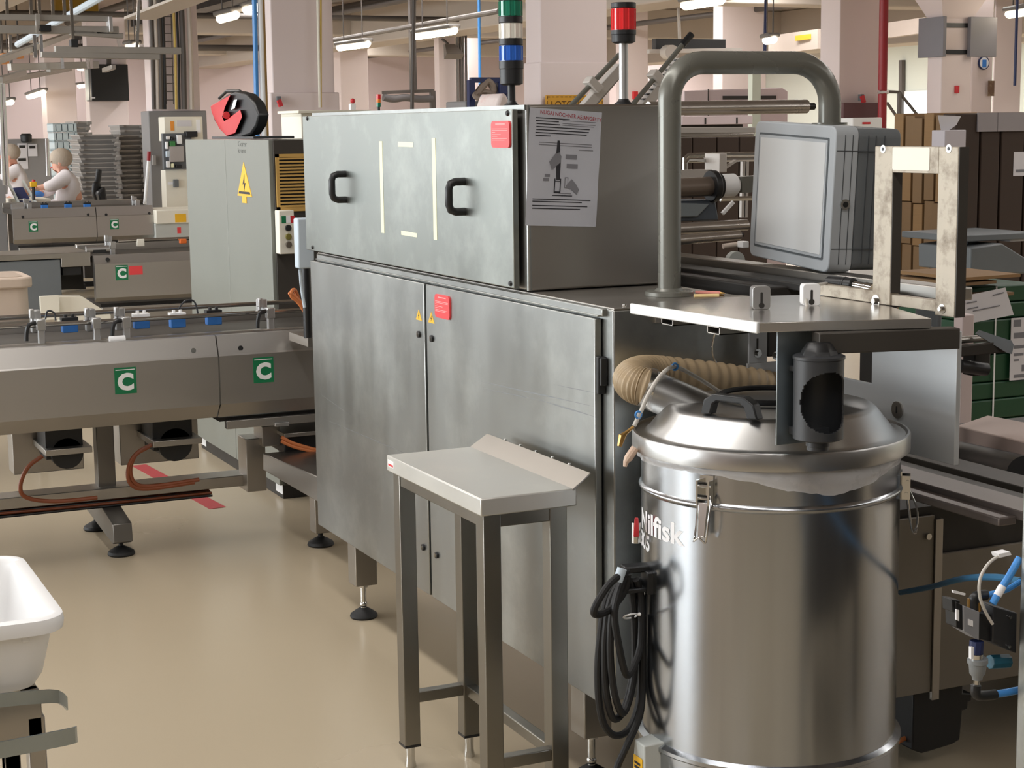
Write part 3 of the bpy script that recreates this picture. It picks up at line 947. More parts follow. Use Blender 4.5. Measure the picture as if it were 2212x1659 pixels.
part('cable_tail', B().tube(smooth([P(1388, 1330, X=CX - .02), P(1388, 1470, X=CX - .02), P(1382, 1545, X=CX), P(1352, 1615, X=CX + .01), P(1330, 1670, X=CX + .02), P(1322, 1760, X=CX + .05)], 6), .0078, n=10), BLACKR, cab)
part('cable_tie', B().tube([P(1362 + 15 * math.cos(t), 1331 - 4 * math.sin(t) - 3 * math.cos(t), X=CX + .03 * math.sin(t) + .01) for t in [2 * PI * k / 20 for k in range(20)]], .002, n=6, closed=True).ball(P(1381, 1327, X=CX + .04), .004), WHITEP, cab, label='white cable tie')
part('tape_wrap', B().cyl(P(1344, 1228, X=CX + .03), P(1334, 1256, X=CX + .03), .0105, n=14), LIGHTBL, cab)

# white signal lead with brass couplings, draped beside the lid
lead = thing('signal_lead', 'pale grey lead with blue ties draped over the suction hose', 'cable', P(1360, 1000, X=-3.1))
part('lead', B().tube(smooth([P(1560, 850, X=-3.20), P(1500, 812, X=-3.19), P(1458, 793, X=-3.15), P(1430, 808, X=-3.12), P(1402, 850, X=-3.10), P(1384, 890, X=-3.10), P(1370, 920, X=-3.10)], 8), .0045, n=10), mat('pale_grey_cable', (196, 192, 184), .5), lead)
part('coupling', B().tube([P(1368, 922, X=-3.1), P(1352, 935, X=-3.1), P(1344, 942, X=-3.1), P(1338, 964, X=-3.1)], [.003, .004, .008, .005], n=10), BRASS, lead)
part('coupling', B().tube([P(1372, 968, X=-3.09), P(1357, 990, X=-3.09), P(1352, 998, X=-3.09), P(1350, 1008, X=-3.09)], [.009, .009, .006, .004], n=10), mat('beige_fitting', (206, 180, 160), .5), lead)
for q in ((1458, 792, -3.145), (1379, 896, -3.098)):
    c_ = P(q[0], q[1], X=q[2])
    part('cable_tie', B().tube([c_ + Vector((.0, .007 * math.cos(t), .007 * math.sin(t))) for t in [2 * PI * k / 12 for k in range(12)]], .0025, n=6, closed=True), BLUEH, lead)

# ================================================================== FEED TABLE and its fittings
ZP = 1.226
A_ = P(1364, 656, Z=ZP)
Bn = P(1638, 697, Z=ZP)
Cn = P(2012, 688, Z=ZP)
Dn = Vector((-3.12, 2.25, ZP))
feed = thing('feed_table', 'flat steel feed plate cantilevered over the drum, with bright cut left edge', 'table', (-2.95, 1.95, 1.15))
part('plate', B().prism([(A_.x, A_.y), (Bn.x, Bn.y), (Cn.x, Cn.y), (Dn.x, Dn.y), (-3.19, 2.0)], 'z', ZP - .019, ZP), TABM, feed, .001)
part('cut_edge', B().hexa([(A_.x, A_.y - .004, ZP - .021), (Bn.x + .001, Bn.y - .004, ZP - .021), (Bn.x + .001, Bn.y + .003, ZP - .021), (A_.x, A_.y + .003, ZP - .021)],
                          [(A_.x, A_.y - .004, ZP + .001), (Bn.x + .001, Bn.y - .004, ZP + .001), (Bn.x + .001, Bn.y + .003, ZP + .001), (A_.x, A_.y + .003, ZP + .001)]), CUTEDGE, feed, .002)
for (xp, yp) in ((1441, 690), (1541, 706)):
    q = P(xp, yp, Y=A_.y + .02)
    w2, h2, l2 = .024, .010, .36
    part('channel', B().box((q.x - w2, q.y, ZP - .0195), (q.x + w2, q.y + l2, ZP - .0215)).box((q.x - w2, q.y, ZP - .035), (q.x + w2, q.y + l2, ZP - .033)).box((q.x - w2, q.y, ZP - .035), (q.x - w2 + .003, q.y + l2, ZP - .0195)).box((q.x + w2 - .003, q.y, ZP - .035), (q.x + w2, q.y + l2, ZP - .0195)), STEELD, feed)
part('support_beam', B().bar((-3.36, 2.11, 1.178), (-2.92, 2.14, 1.178), .05, .062), STEELD, feed, .002)
e0, e1 = P(1762, 722, X=-2.70), P(2065, 706, X=-2.63)
part('edge_angle', B().bar((e0.x, e0.y, 1.186), (e1.x, e1.y, 1.186), .04, .040), DARK2, feed, .002)
for (xp, yp, hh) in ((1644, 668, .047), (1752, 660, .045)):
    q = P(xp, yp, Z=ZP)
    w2 = .0185
    blk = part('guide_block', B(frame(q, (1, .10, 0), (0, 0, 1))).prism(rr(-w2, 0, w2, hh, .006, 3), 'z', -.004, .014) if False else B(frame((q.x, q.y, q.z), (.35, 1, 0), (0, 0, 1))).prism(rr(-w2, 0, w2, hh, .007, 3), 'z', -.022, .004), ALU if xp < 1700 else WHITEP, feed, .001)
    part('slot', B(frame((q.x, q.y, q.z), (.35, 1, 0), (0, 0, 1))).prism(rr(-.0025, .006, .0025, hh - .012, .002, 3), 'z', .0041, .0046).cyl((0, .008, .0041), (0, .008, .0055), .006, n=14), DARK, blk)

# dirty steel frame standing on the plate
YF = 2.17
fr = thing('steel_frame', 'dirty bare steel window-shaped frame bolted upright on the feed plate', 'frame', (-2.8, YF, ZP))
tl, tr_ = P(1889, 316, Y=YF), P(2068, 314, Y=YF)
il, ir = P(1927, 400, Y=YF), P(2026, 400, Y=YF)
ztop = tl.z
zin = P(1975, 374, Y=YF).z
fx0, fx1 = P(1887, 500, Y=YF).x, P(2066, 500, Y=YF).x
bz1 = P(1820, 632, Y=YF).z + .012
bz0 = ZP + .001
dp = .022
part('post', B().box((fx0, YF, bz0), (il.x, YF + dp, ztop)), DIRTY, fr, .0015)
part('post', B().box((ir.x, YF, bz0 - .006), (fx1, YF + dp, ztop)), DIRTY, fr, .0015)
part('crossbar', B().box((il.x, YF, zin), (ir.x, YF + dp, ztop)), DIRTY, fr, .001)
part('foot_bar', B().box((P(1768, 650, Y=YF).x, YF + .004, bz0), (fx0, YF + dp, bz1)).box((il.x, YF + .004, bz0), (ir.x, YF + dp, bz1 - .003)), DIRTY, fr, .001)
q0, q1 = P(1929, 318, Y=YF), P(2008, 369, Y=YF)
part('blank_label', B().prism(rr(q0.x, q1.z, q1.x, q0.z, .003, 2), 'y', YF - .001, YF), mat('cream_label', (232, 226, 214), .5), fr)
for (xp, yp, rad) in ((1908, 322, .0085), (2050, 321, .0085)):
    q = P(xp, yp, Y=YF)
    o = part('washer', B().cyl((q.x, YF, q.z), (q.x, YF - .001, q.z), rad, n=16), CUTEDGE, fr)
    part('hole', B().cyl((q.x, YF - .0008, q.z), (q.x, YF - .0014, q.z), rad * .42, n=12), BLACKP, o)
for (xp, yp, rad) in ((1893, 650, .013), (2036, 667, .0095)):
    q = P(xp, yp, Y=YF)
    o = part('washer', B().cyl((q.x, YF, q.z), (q.x, YF - .002, q.z), rad, n=20), CHROME, fr)
    part('bolt_head', B().cyl((q.x, YF - .001, q.z), (q.x, YF - .009, q.z), rad * .5, n=6), CHROME, o)
part('post_side_shade', B().box((fx1, YF + .001, bz0 - .006), (fx1 + .0025, YF + .024, ztop)), DARK2, fr)  # dark sheets on the posts' +X faces put their shade into colour
part('post_side_shade', B().box((il.x, YF + .001, bz1), (il.x + .002, YF + .024, zin)), DARK2, fr)

# sensor lying behind the frame
sq = P(1800, 612, X=-3.05)
sn = thing('cylinder_sensor', 'short black cylindrical sensor with chrome plug behind the steel frame', 'sensor', sq)
s0, s1, s2, s3 = P(1790, 612, X=-3.12), P(1845, 617, X=-3.05), P(1870, 622, X=-3.02), P(1886, 626, X=-3.00)
part('housing', B().cyl(s0, s1, .0165, n=24).cyl(s0.lerp(s1, .62), s0.lerp(s1, .72), .0175, n=24), BLACKP, sn, .002)
part('plug', B().cyl(s1, s2, .011, n=18).cyl(s2, s3, .013, n=18), CHROME, sn)
part('bracket', B().hexa([s0 + Vector((.03, -.01, -.035)), s1 + Vector((.02, -.01, -.045)), s1 + Vector((.02, .01, -.045)), s0 + Vector((.03, .01, -.035))], [s0 + Vector((.02, -.01, -.016)), s1 + Vector((0, -.01, -.016)), s1 + Vector((0, .01, -.016)), s0 + Vector((.02, .01, -.016))]), STEELD, sn)
part('cord', B().tube(smooth([P(1745, 668, X=-2.94), P(1741, 648, X=-2.95), P(1748, 628, X=-2.98), P(1762, 616, X=-3.02), P(1790, 612, X=-3.12)], 6), .0035, n=8), mat('pale_grey_cable', (196, 192, 184), .5), sn)

# ================================================================== BLACK BOTTLE HOLDER
XHh = -2.690
hc = P(1768, 860, X=XHh + .005)
kk = (hc - CAM).dot(_fw) / FPX
hold = thing('cup_holder', 'black plastic tube holder with an oval opening on a grey bracket plate', 'holder', (hc.x, hc.y, hc.z - .1))
pa, pb_ = P(1679, 712, X=XHh - .05), P(1746, 955, X=XHh - .05)
part('bracket_plate', B().box((XHh - .052, pa.y, pb_.z), (XHh - .049, P(1770, 800, X=XHh - .05).y, pa.z)), GALV, hold, .0008)
part('bracket_top', B().box((XHh - .10, pa.y, pa.z - .003), (XHh - .049, P(1750, 800, X=XHh - .05).y, pa.z)), GALV, hold, .0008)
tr0 = 54 * kk
ztop_h, zbot_h = P(1770, 775, X=hc.x).z, P(1768, 950, X=hc.x).z
op = []
# tube wall with an oval opening: built as a grid, cells inside the oval left out
nA, nZ = 96, 60
ov = P(1781, 868, X=hc.x + tr0 * .8)
a_front = math.atan2(ov.y - hc.y, ov.x - hc.x)
tb = B()
vs, fs = [], []
zz0, zz1 = zbot_h + .004, ztop_h
a_cam = math.atan2(-hc.y, -hc.x)
a_ov = a_cam + R(26)
oh = 66 * kk
oz = P(1781, 862, X=hc.x).z


def tube_grid(rad, flip=False):
    base = len(vs)
    for j in range(nZ + 1):
        z = zz0 + (zz1 - zz0) * j / nZ
        for i in range(nA):
            a = 2 * PI * i / nA
            vs.append((hc.x + rad * math.cos(a), hc.y + rad * math.sin(a), z))
    hole = set()
    for j in range(nZ):
        z = zz0 + (zz1 - zz0) * (j + .5) / nZ
        for i in range(nA):
            a = 2 * PI * (i + .5) / nA
            da = (a - a_ov + PI) % (2 * PI) - PI
            if (da / R(72)) ** 2 + ((z - oz) / oh) ** 2 < 1 and abs(da) < R(74):
                hole.add((i, j))
                continue
            q = (base + j * nA + i, base + j * nA + (i + 1) % nA, base + (j + 1) * nA + (i + 1) % nA, base + (j + 1) * nA + i)
            fs.append(q[::-1] if flip else q)
    return base, hole


b0, hole = tube_grid(tr0)
b1, _ = tube_grid(tr0 - .003, True)
for (i, j) in hole:
    for (di, dj, e0_, e1_) in ((1, 0, (1, 0), (1, 1)), (-1, 0, (0, 0), (0, 1)), (0, 1, (0, 1), (1, 1)), (0, -1, (0, 0), (1, 0))):
        nb = ((i + di) % nA, j + dj)
        if nb not in hole:
            u = ((i + e0_[0]) % nA) + (j + e0_[1]) * nA
            w = ((i + e1_[0]) % nA) + (j + e1_[1]) * nA
            fs.append((b0 + u, b0 + w, b1 + w, b1 + u))
tb.add(vs, fs)
part('tube', tb, CHAR, hold)
part('tube_top', B().lathe([(tr0 * .94, 0), (tr0 * 1.04, .001), (tr0 * 1.04, .006), (tr0 * .9, .009), (0, .009)], (hc.x, hc.y, ztop_h), n=36), CHAR, hold)
part('cap', B().lathe([(tr0 * .78, 0), (tr0 * .70, .008), (tr0 * .50, .022), (tr0 * .42, .024), (0, .024)], (hc.x, hc.y, ztop_h + .008), n=8), BLACKP, hold, .001)
part('tube_bottom', B().lathe([(0, -.003), (tr0 * .5, -.003), (tr0 * .92, .002), (tr0, .006), (tr0 * .95, .008), (0, .008)], (hc.x, hc.y, zbot_h), n=36), CHAR, hold)
part('outlet', B().lathe([(0, -.019), (tr0 * .44, -.019), (tr0 * .44, -.012), (tr0 * .48, -.011), (tr0 * .48, .0), (0, .0)], (hc.x, hc.y, zbot_h), n=28), CHAR, hold)
part('mount_clip', B().box((XHh - .05, hc.y - .03, hc.z + .048), (XHh, hc.y + .03, hc.z + .058)).box((XHh - .05, hc.y - .03, hc.z - .075), (XHh, hc.y + .03, hc.z - .060)), CHAR, hold, .001)

# ================================================================== RIGHT-HAND SECTION: side panel, slide bed, gearbox, covers
YP_ = 2.33
sp = thing('side_panel', 'light steel side plate with notched corner and dark slotted plug behind the drum lid', 'panel', (-3.0, YP_, .8))
x0p, x1p = P(1884, 740, Y=YP_).x, P(2068, 740, Y=YP_).x
zt_, zb_, zn = P(2068, 716, Y=YP_).z, P(2062, 1006, Y=YP_).z, P(1880, 829, Y=YP_).z
part('plate', B().prism([(x0p, zt_), (x0p, zn), (x0p - .30, zn), (x0p - .30, zb_), (x1p, zb_), (x1p, zt_)], 'y', YP_, YP_ + .012), mat('satin_side_plate', (206, 210, 213), .42, .35, var=.03, scale=2), sp, .0015)
q = P(1940, 885, Y=YP_)
part('plug', B().cyl((q.x, YP_, q.z), (q.x, YP_ - .004, q.z), .019, n=24), STEELD, sp)
part('plug_slot', B().cb((q.x, YP_ - .0045, q.z), (.003, .002, .016)), BLACKP, sp)
q1_, q2_ = P(1640, 760, X=-3.30), P(1660, 790, X=-3.30)
slp = thing('slotted_plate', 'grey slotted mounting plate bolted to the machine end', 'plate', (-3.3, P(1650, 800, X=-3.3).y, 1.0))
ya, yb, yc = P(1616, 770, X=-3.31).y, P(1655, 770, X=-3.31).y, P(1700, 770, X=-3.31).y
za, zb2, zc2 = P(1640, 716, X=-3.31).z, P(1640, 783, X=-3.31).z, P(1640, 850, X=-3.31).z
part('plate', B().box((-3.312, ya, zb2), (-3.306, yb, za)).box((-3.312, ya - .004, zc2), (-3.306, yc + .03, zb2)).box((-3.312, yc - .012, zb2), (-3.306, yc + .03, za)), mat('pale_mount_plate', (176, 180, 184), .45, .3), slp, .001)
q = P(1636, 763, X=-3.306)
part('bolt', B().cyl((-3.306, q.y, q.z), (-3.303, q.y, q.z), .010, n=18).cyl((-3.304, q.y, q.z), (-3.296, q.y, q.z), .0065, n=6), CHROME, slp)
part('slot', B().box((-3.3062, q.y - .0025, q.z), (-3.3055, q.y + .0025, q.z + .034)), DARK, slp)
q = P(1676, 768, X=-3.306)
part('bolt', B().cyl((-3.306, q.y, q.z), (-3.303, q.y, q.z), .010, n=18).cyl((-3.304, q.y, q.z), (-3.296, q.y, q.z), .0065, n=6), CHROME, slp)

bed = thing('outfeed_machine', 'grey steel outfeed machine body with sliding bed to the right of the drum', 'machine', (-3.4, 2.9, 0))
XB = -3.28
ymin, ymax = 2.30, 4.2
zbt = P(2080, 1482, X=XB).z
zpt = P(2080, 1190, X=XB).z
PANELB = mat('taupe_panel', (134, 128, 118), 0.5, 0.3, var=.05, scale=3)
yst = P(2022, 1300, X=XB).y
part('cover_panel', B().box((XB - .01, ymin, zbt), (XB, yst - .01, zpt + .10)), PANELB, bed, .002)
part('cover_panel', B().box((XB - .01, yst + .012, zbt), (XB, ymax, zpt)), PANELB, bed, .002)
part('cover_strip', B().box((XB - .004, yst - .010, zbt - .02), (XB + .006, yst + .012, zpt + .09)), STEELD, bed, .001)
part('inner_frame', B().box((XB - .9, ymin, zbt + .02), (XB - .012, ymax, zpt + .12)), DARK, bed)
BEDM = mat('worn_bed_steel', (128, 120, 117), .42, .6, var=.1, scale=6, stretch=(.2, 1, 1))
# bed planks along X
zbed = P(2100, 1040, Y=2.45).z
for i, (y0, y1, dz, m) in enumerate(((2.345, 2.40, .0, BEDM), (2.41, 2.47, -.012, BEDM), (2.48, 2.56, -.03, DARK2), (2.57, 2.66, -.02, DARK2))):
    part('bed_rail', B().box((-4.4, y0, zbed + dz - .02), (-2.62, y1, zbed + dz)), m, bed, .002)
part('bed_front_rail', B().box((-3.27, 2.30, zbed - .03), (-2.66, 2.345, zbed - .012)), BEDM, bed, .003)
part('bed_foot', B().box((-4.3, 2.32, 0), (-4.15, 2.6, zbt + .05)).box((-4.3, 3.6, 0), (-4.15, 3.9, zbt + .05)), DARK, bed)
g0, g1 = P(1946, 1500, X=XB - .08), P(2070, 1590, X=XB - .08)
gp = [(g0.y, g1.z + .01), (g0.y, g0.z + .04), (g1.y - .03, g0.z + .04), (g1.y - .03, g0.z - .005), (g1.y, g0.z - .01), (g1.y - .002, g0.z - .03), (g1.y - .012, g0.z - .032), (g1.y - .014, g0.z - .05), (g1.y - .03, g0.z - .052), (g1.y - .036, g1.z + .012), (g1.y - .06, g1.z + .004), (g0.y + .06, g1.z - .002), (g0.y + .03, g1.z - .004)]
part('gear_motor', B().prism(gp, 'x', XB - .16, XB - .03), BLACKP, bed, .004)
part('orange_lead', B().tube([P(1940, 1602, X=XB - .06), P(1965, 1590, X=XB - .06), P(1990, 1584, X=XB - .07)], .006, n=8), ORANGE, bed)
part('screw_head', B().cyl(P(2003, 1158, X=XB), P(2003, 1158, X=XB) + Vector((.008, 0, 0)), .008, n=10), CHROME, bed)
part('blue_hose', B().tube(smooth([P(1945, 1280, X=-3.20), P(2010, 1268, X=-3.0), P(2080, 1250, X=-2.7), P(2150, 1247, X=-2.4), P(2205, 1256, X=-2.2)], 8), .0065, n=10), mat('teal_hose', (52, 110, 150), .4), bed)

# foreground post at the right border and the air valve fixed to it
XPo = -2.02
yq = P(2204, 1400, X=XPo - .06).y
post = thing('machine_post', 'satin steel upright at the right border of the view', 'post', (XPo - .03, yq + .03, 0))
part('upright', B().hexa([(XPo - .06, P(2194, 1659, X=XPo - .06).y, 0), (XPo, P(2194, 1659, X=XPo - .06).y, 0), (XPo, yq + .06, 0), (XPo - .06, yq + .06, 0)], [(XPo - .06, P(2212, 960, X=XPo - .06).y, 1.25), (XPo, P(2212, 960, X=XPo - .06).y, 1.25), (XPo, yq + .06, 1.25), (XPo - .06, yq + .06, 1.25)]), STEEL, post, .003)
part('unseen_added_body', B().box((XPo - .05, yq + .062, .40), (-.95, yq + 1.2, 1.20)), mat('dark_steel_cover', (96, 92, 88), .45, .6, var=.06, scale=3), post, .006)  # unseen body added behind the upright to darken the drum's reflection
for (fx_, fy_) in ((XPo + .05, yq + 1.1), (-1.05, yq + .12), (-1.05, yq + 1.1)):
    part('unseen_body_foot', B().box((fx_ - .04, fy_ - .04, 0), (fx_ + .04, fy_ + .04, .40)), DARK, post)
XV = -2.10
kv = (P(2120, 1330, X=XV) - CAM).dot(_fw) / FPX
val = thing('air_valve', 'pneumatic valve block with grey face, blue fittings and filter bowl beside the upright', 'valve', P(2110, 1505, X=XV))


def vp(x, y, dx=0):
    return P(x, y, X=XV + dx)


def vbox(x0, y0, x1, y1, dx0, dx1):
    return [vp(x0, y0, dx1), vp(x1, y0 + (x1 - x0) * .25 * 0, dx1), vp(x1, y1, dx1), vp(x0, y1, dx1)], [vp(x0, y0, dx0), vp(x1, y0, dx0), vp(x1, y1, dx0), vp(x0, y1, dx0)]


def vhex(pts, dx0, dx1):
    return B().add([vp(x, y, dx1) for x, y in pts] + [vp(x, y, dx1) + Vector((dx0 - dx1, 0, 0)) for x, y in pts], [(0, 1, 2, 3), (7, 6, 5, 4), (0, 4, 5, 1), (1, 5, 6, 2), (2, 6, 7, 3), (3, 7, 4, 0)])


part('valve_body', vhex([(2112, 1325), (2140, 1328), (2139, 1386), (2114, 1380)], -.05, -.002), BLACKP, val, .001)
part('face_plate', vhex([(2081, 1308), (2116, 1322), (2115, 1383), (2082, 1363)], -.03, 0), mat('valve_face_grey', (160, 162, 168), .45, .4), val, .001)
part('face_label', vhex([(2092, 1337), (2102, 1341), (2102, 1354), (2092, 1350)], -.001, .0012), WHITEL, val)
part('side_block', vhex([(2065, 1300), (2081, 1308), (2082, 1363), (2066, 1355)], -.03, -.003), BLACKP, val, .001)
part('side_label', vhex([(2066, 1316), (2072, 1318), (2072, 1342), (2066, 1339)], -.004, -.001), WHITEL, val)
part('connector', vhex([(2056, 1295), (2074, 1297), (2074, 1325), (2057, 1322)], -.03, -.006), BLACKP, val, .001)
part('solenoid_block', vhex([(2146, 1310), (2198, 1324), (2196, 1412), (2144, 1388)], -.06, .004), mat('black_solenoid', (36, 37, 40), .5), val, .002)
for q in ((2181, 1333), (2179, 1397)):
    c_ = vp(*q, .005)
    part('screw', B().cyl(c_, c_ + Vector((.003, 0, 0)), .0028, n=10), CHROME, val)
part('elbow', B().tube(smooth([vp(2104, 1318, -.01), vp(2104, 1295, -.01), vp(2112, 1287, -.01), vp(2130, 1285, -.01)], 5), .0085, n=12), BLACKP, val)
part('brass_plug', B().cyl(vp(2093, 1312, -.012), vp(2093, 1293, -.012), .003, n=8), BRASS, val)
part('brass_plug', B().cyl(vp(2113, 1320, -.006), vp(2113, 1300, -.006), .005, n=8), BRASS, val)
part('thin_hose', B().tube([vp(2133, 1285, -.01), vp(2152, 1281, -.01), vp(2175, 1274, -.01), vp(2205, 1256, -.01)], .0048, n=10), BLUEH, val)
hz = part('air_hose', B().tube([vp(2144, 1304, .01), vp(2160, 1276, .01), vp(2182, 1242, .01), vp(2203, 1205, .01)], .0062, n=12), BLUEH, val)
part('hose_marker', B().cyl(vp(2154, 1287, .01), vp(2166, 1266, .01), .0066, n=12), WHITEL, hz)
part('signal_wire', B().tube(smooth([vp(2144, 1348, .012), vp(2128, 1320, .012), vp(2116, 1285, .012), vp(2118, 1248, .012), vp(2136, 1217, .012), vp(2160, 1200, .012), vp(2180, 1196, .012)], 6), .0026, n=8), mat('pale_grey_cable', (196, 192, 184), .5), val)
part('wire_tag', vhex([(2157, 1197), (2182, 1192), (2185, 1199), (2160, 1205)], -.002, .016), WHITEL, val)
part('wire_tag', vhex([(2059, 1275), (2086, 1282), (2085, 1287), (2060, 1281)], -.004, .0), WHITEL, val)
part('blue_body', B().cyl(vp(2110, 1384, -.012), vp(2108, 1412, -.012), .0115, n=8), NAVY, val, .001)
part('lettered_band', vhex([(2098, 1398), (2104, 1398), (2103, 1424), (2098, 1424)], -.003, .003), WHITEL, val)
part('bowl_collar', B().cyl(vp(2110, 1412, -.012), vp(2110, 1424, -.012), .0105, n=18), CHROME, val)
part('filter_bowl', B().tube([vp(2112, 1423, -.012), vp(2112, 1432, -.012), vp(2112, 1434, -.012), vp(2111, 1455, -.012), vp(2111, 1460, -.012), vp(2111, 1468, -.012)], [.0165, .0165, .0145, .0125, .009, .008], n=20), mat('grey_filter_bowl', (128, 132, 134), .4), val)
part('brass_nipple', B().cyl(vp(2110, 1467, -.012), vp(2109, 1482, -.012), .005, n=6), CHROME, val)
part('elbow', B().tube(smooth([vp(2108, 1480, -.012), vp(2108, 1498, -.012), vp(2120, 1503, -.012), vp(2150, 1500, -.012)], 5), .0085, n=12), BLACKP, val)
part('air_hose', B().tube([vp(2148, 1500, -.012), vp(2175, 1496, -.012), vp(2204, 1490, -.012)], .0062, n=12), BLUEH, val)
part('coupling', B().cyl(vp(2138, 1430, -.02), vp(2178, 1428, -.02), .012, n=8), mat('teal_coupling', (20, 84, 104), .4), val, .001)

part('thin_wire', B().tube(smooth([P(1545, 716, X=-3.33), P(1538, 750, X=-3.33), P(1545, 780, X=-3.33), P(1565, 800, X=-3.33)], 6), .0022, n=6), CHROME, slp)

# ================================================================== CONVEYORS
def c_sign(par, q, w, h, x):
    o = part('letter_sign', B().box((x, q.y - w / 2, q.z - h / 2), (x + .002, q.y + w / 2, q.z + h / 2)), GREEN, par, label='green sign with a white letter C')
    text('letter', 'C', h * .84, WHITEL, o, XP((x + .0024, q.y, q.z - h * .33)), ext=0.0003, bold=h * .045, align='CENTER')
    part('sign_line', B().box((x + .002, q.y - w * .44, q.z + h * .40), (x + .0026, q.y + w * .44, q.z + h * .43)), WHITEL, o)
    return o


def guard(par, xg, y0, y1, zl, zbnd, zlow, zbot, m):
    prof_ = [(xg - .07, zl - .004), (xg - .065, zl), (xg - .03, zl), (xg - .004, zbnd + .006), (xg, zbnd), (xg, zlow), (xg - .055, zbot), (xg - .06, zbot)]
    b = B()
    n = len(prof_)
    vs = [(x, y0, z) for x, z in prof_] + [(x, y1, z) for x, z in prof_]
    b.add(vs, [(i, i + 1, n + i + 1, n + i) for i in range(n - 1)] + [tuple(range(n)), tuple(range(2 * n - 1, n - 1, -1))])
    return part('side_guard', b, m, par, ang=8)


def clamp(par, x, y, z, s=1.0, lever=True):
    """aluminium guide-rail clamp: two posts with a cross block"""
    o = part('rail_clamp', B().box((x + .045 * s, y - .012 * s, z - .10 * s), (x + .07 * s, y + .012 * s, z - .005 * s)).box((x + .04 * s, y - .016 * s, z - .03 * s), (x + .075 * s, y + .016 * s, z + .012 * s))
             .box((x - .05 * s, y - .010 * s, z - .016 * s), (x + .06 * s, y + .010 * s, z + .006 * s)).box((x - .075 * s, y - .018 * s, z - .05 * s), (x - .035 * s, y + .018 * s, z + .036 * s))
             .box((x - .02 * s, y - .03 * s, z + .01 * s), (x + .01 * s, y - .012 * s, z + .045 * s)), ALU, par, .003)
    if lever:
        part('clamp_lever', B().tube(smooth([(x + .07 * s, y - .02 * s, z), (x + .075 * s, y - .045 * s, z - .005 * s), (x + .075 * s, y - .055 * s, z - .03 * s), (x + .075 * s, y - .058 * s, z - .065 * s)], 4), [.009 * s] * 12 + [.006 * s], n=8) if False else
             B().tube(smooth([(x + .07 * s, y - .02 * s, z), (x + .075 * s, y - .045 * s, z - .005 * s), (x + .075 * s, y - .055 * s, z - .03 * s), (x + .075 * s, y - .058 * s, z - .065 * s)], 4), .008 * s, n=8), BLACKP, o)
    return o


def photo_eye(par, x, y, z, s=1.0, cap=None):
    o = part('photo_eye', B().box((x - .02 * s, y - .026 * s, z - .028 * s), (x + .018 * s, y + .026 * s, z + .012 * s)), BLUE, par, .003, label='blue photoelectric sensor')
    part('sensor_cap', B().box((x - .022 * s, y - .028 * s, z + .012 * s), (x + .016 * s, y + .028 * s, z + .024 * s)).cyl((x, y - .012 * s, z + .022 * s), (x, y - .012 * s, z + .034 * s), .006 * s, n=10).cyl((x, y + .012 * s, z + .022 * s), (x, y + .012 * s, z + .034 * s), .006 * s, n=10), cap or BLACKP, o, .001)
    return o


XG = -6.30
c1 = thing('conveyor', 'nearest brown steel conveyor with large green letter signs and blue sensors', 'conveyor', (XG - .3, 1.3, 0), 'parallel packing conveyors')
zl = P(200, 742, X=XG - .03).z
zbnd = P(473, 770, X=XG).z
zlow = P(474, 874, X=XG).z
zbot = P(471, 901, X=XG - .055).z
ys = P(473, 800, X=XG).y
YE = 2.45
guard(c1, XG, -5.0, ys - .002, zl, zbnd, zlow, zbot, STEELC)
guard(c1, XG, ys + .003, YE, zl, zbnd, zlow, zbot, STEELC)
part('seam_strip', B().box((XG - .01, ys - .003, zlow), (XG + .0015, ys + .003, zbnd)), CHROME, c1)
for (xp, yp) in ((271, 822), (569, 799)):
    c_sign(c1, P(xp, yp, X=XG), .080, .098, XG)
for (xp, yp, m) in ((417, 758, CHROME), (519, 753, BLACKP)):
    q = P(xp, yp, X=XG - .015)
    part('panel_screw', B().cyl(q + Vector((-.01, 0, 0)), q + Vector((.006, 0, .002)), .010, n=14), m, c1)
part('belt', B().box((XG - .55, -5.0, zl - .04), (XG - .14, YE, zl - .006)), DARK2, c1, .004)
part('top_rail', B().box((XG - .135, -5.0, zl - .02), (XG - .10, YE, zl + .004)), STEELD, c1, .003)
part('top_rail', B().box((XG - .60, -5.0, zl - .05), (XG - .555, YE, zl + .018)), STEELD, c1, .003)
part('inner_rail', B().box((XG - .095, -5.0, zl - .03), (XG - .072, YE, zl - .004)), STEELC, c1, .003)
zr_ = P(300, 690, X=XG - .16).z
rodx = XG - .17
part('guide_rod', B().cyl((rodx, -5.0, P(0, 702, X=rodx).z), (rodx, YE, P(530, 676, X=rodx).z - .002), .009, n=12), CHROME, c1)
part('guide_rod', B().cyl((XG - .50, -5.0, zr_ - .0), (XG - .50, YE, zr_ - .0), .009, n=12), CHROME, c1)
for (xp, yp, lv) in ((82, 693, 1), (201, 690, 0), (265, 688, 1), (574, 668, 1)):
    q = P(xp, yp, X=rodx)
    clamp(c1, rodx, q.y, q.z, .98, bool(lv))
for (xp, yp) in ((150, 700), (305, 692), (383, 690), (461, 684)):
    q = P(xp, yp, X=rodx - .05)
    photo_eye(c1, rodx - .05, q.y, q.z, 1.1, WHITEP if xp in (305, 383) else None)
q = P(256, 736, X=XG - .09)
part('end_roller', B().cyl((q.x, q.y - .035, q.z + .004), (q.x, q.y + .025, q.z + .004), .015, n=18), WHITEP, c1, .002)
for (xa, ya, xb, yb, xc, yc, xd, yd) in ((385, 668, 400, 650, 420, 652, 428, 680), (98, 690, 103, 672, 117, 676, 120, 692)):
    part('sensor_lead', B().tube(smooth([P(x, y, X=rodx - .12) for x, y in ((xa, ya), (xb, yb), (xc, yc), (xd, yd))], 6), .0035, n=8), CHAR, c1)
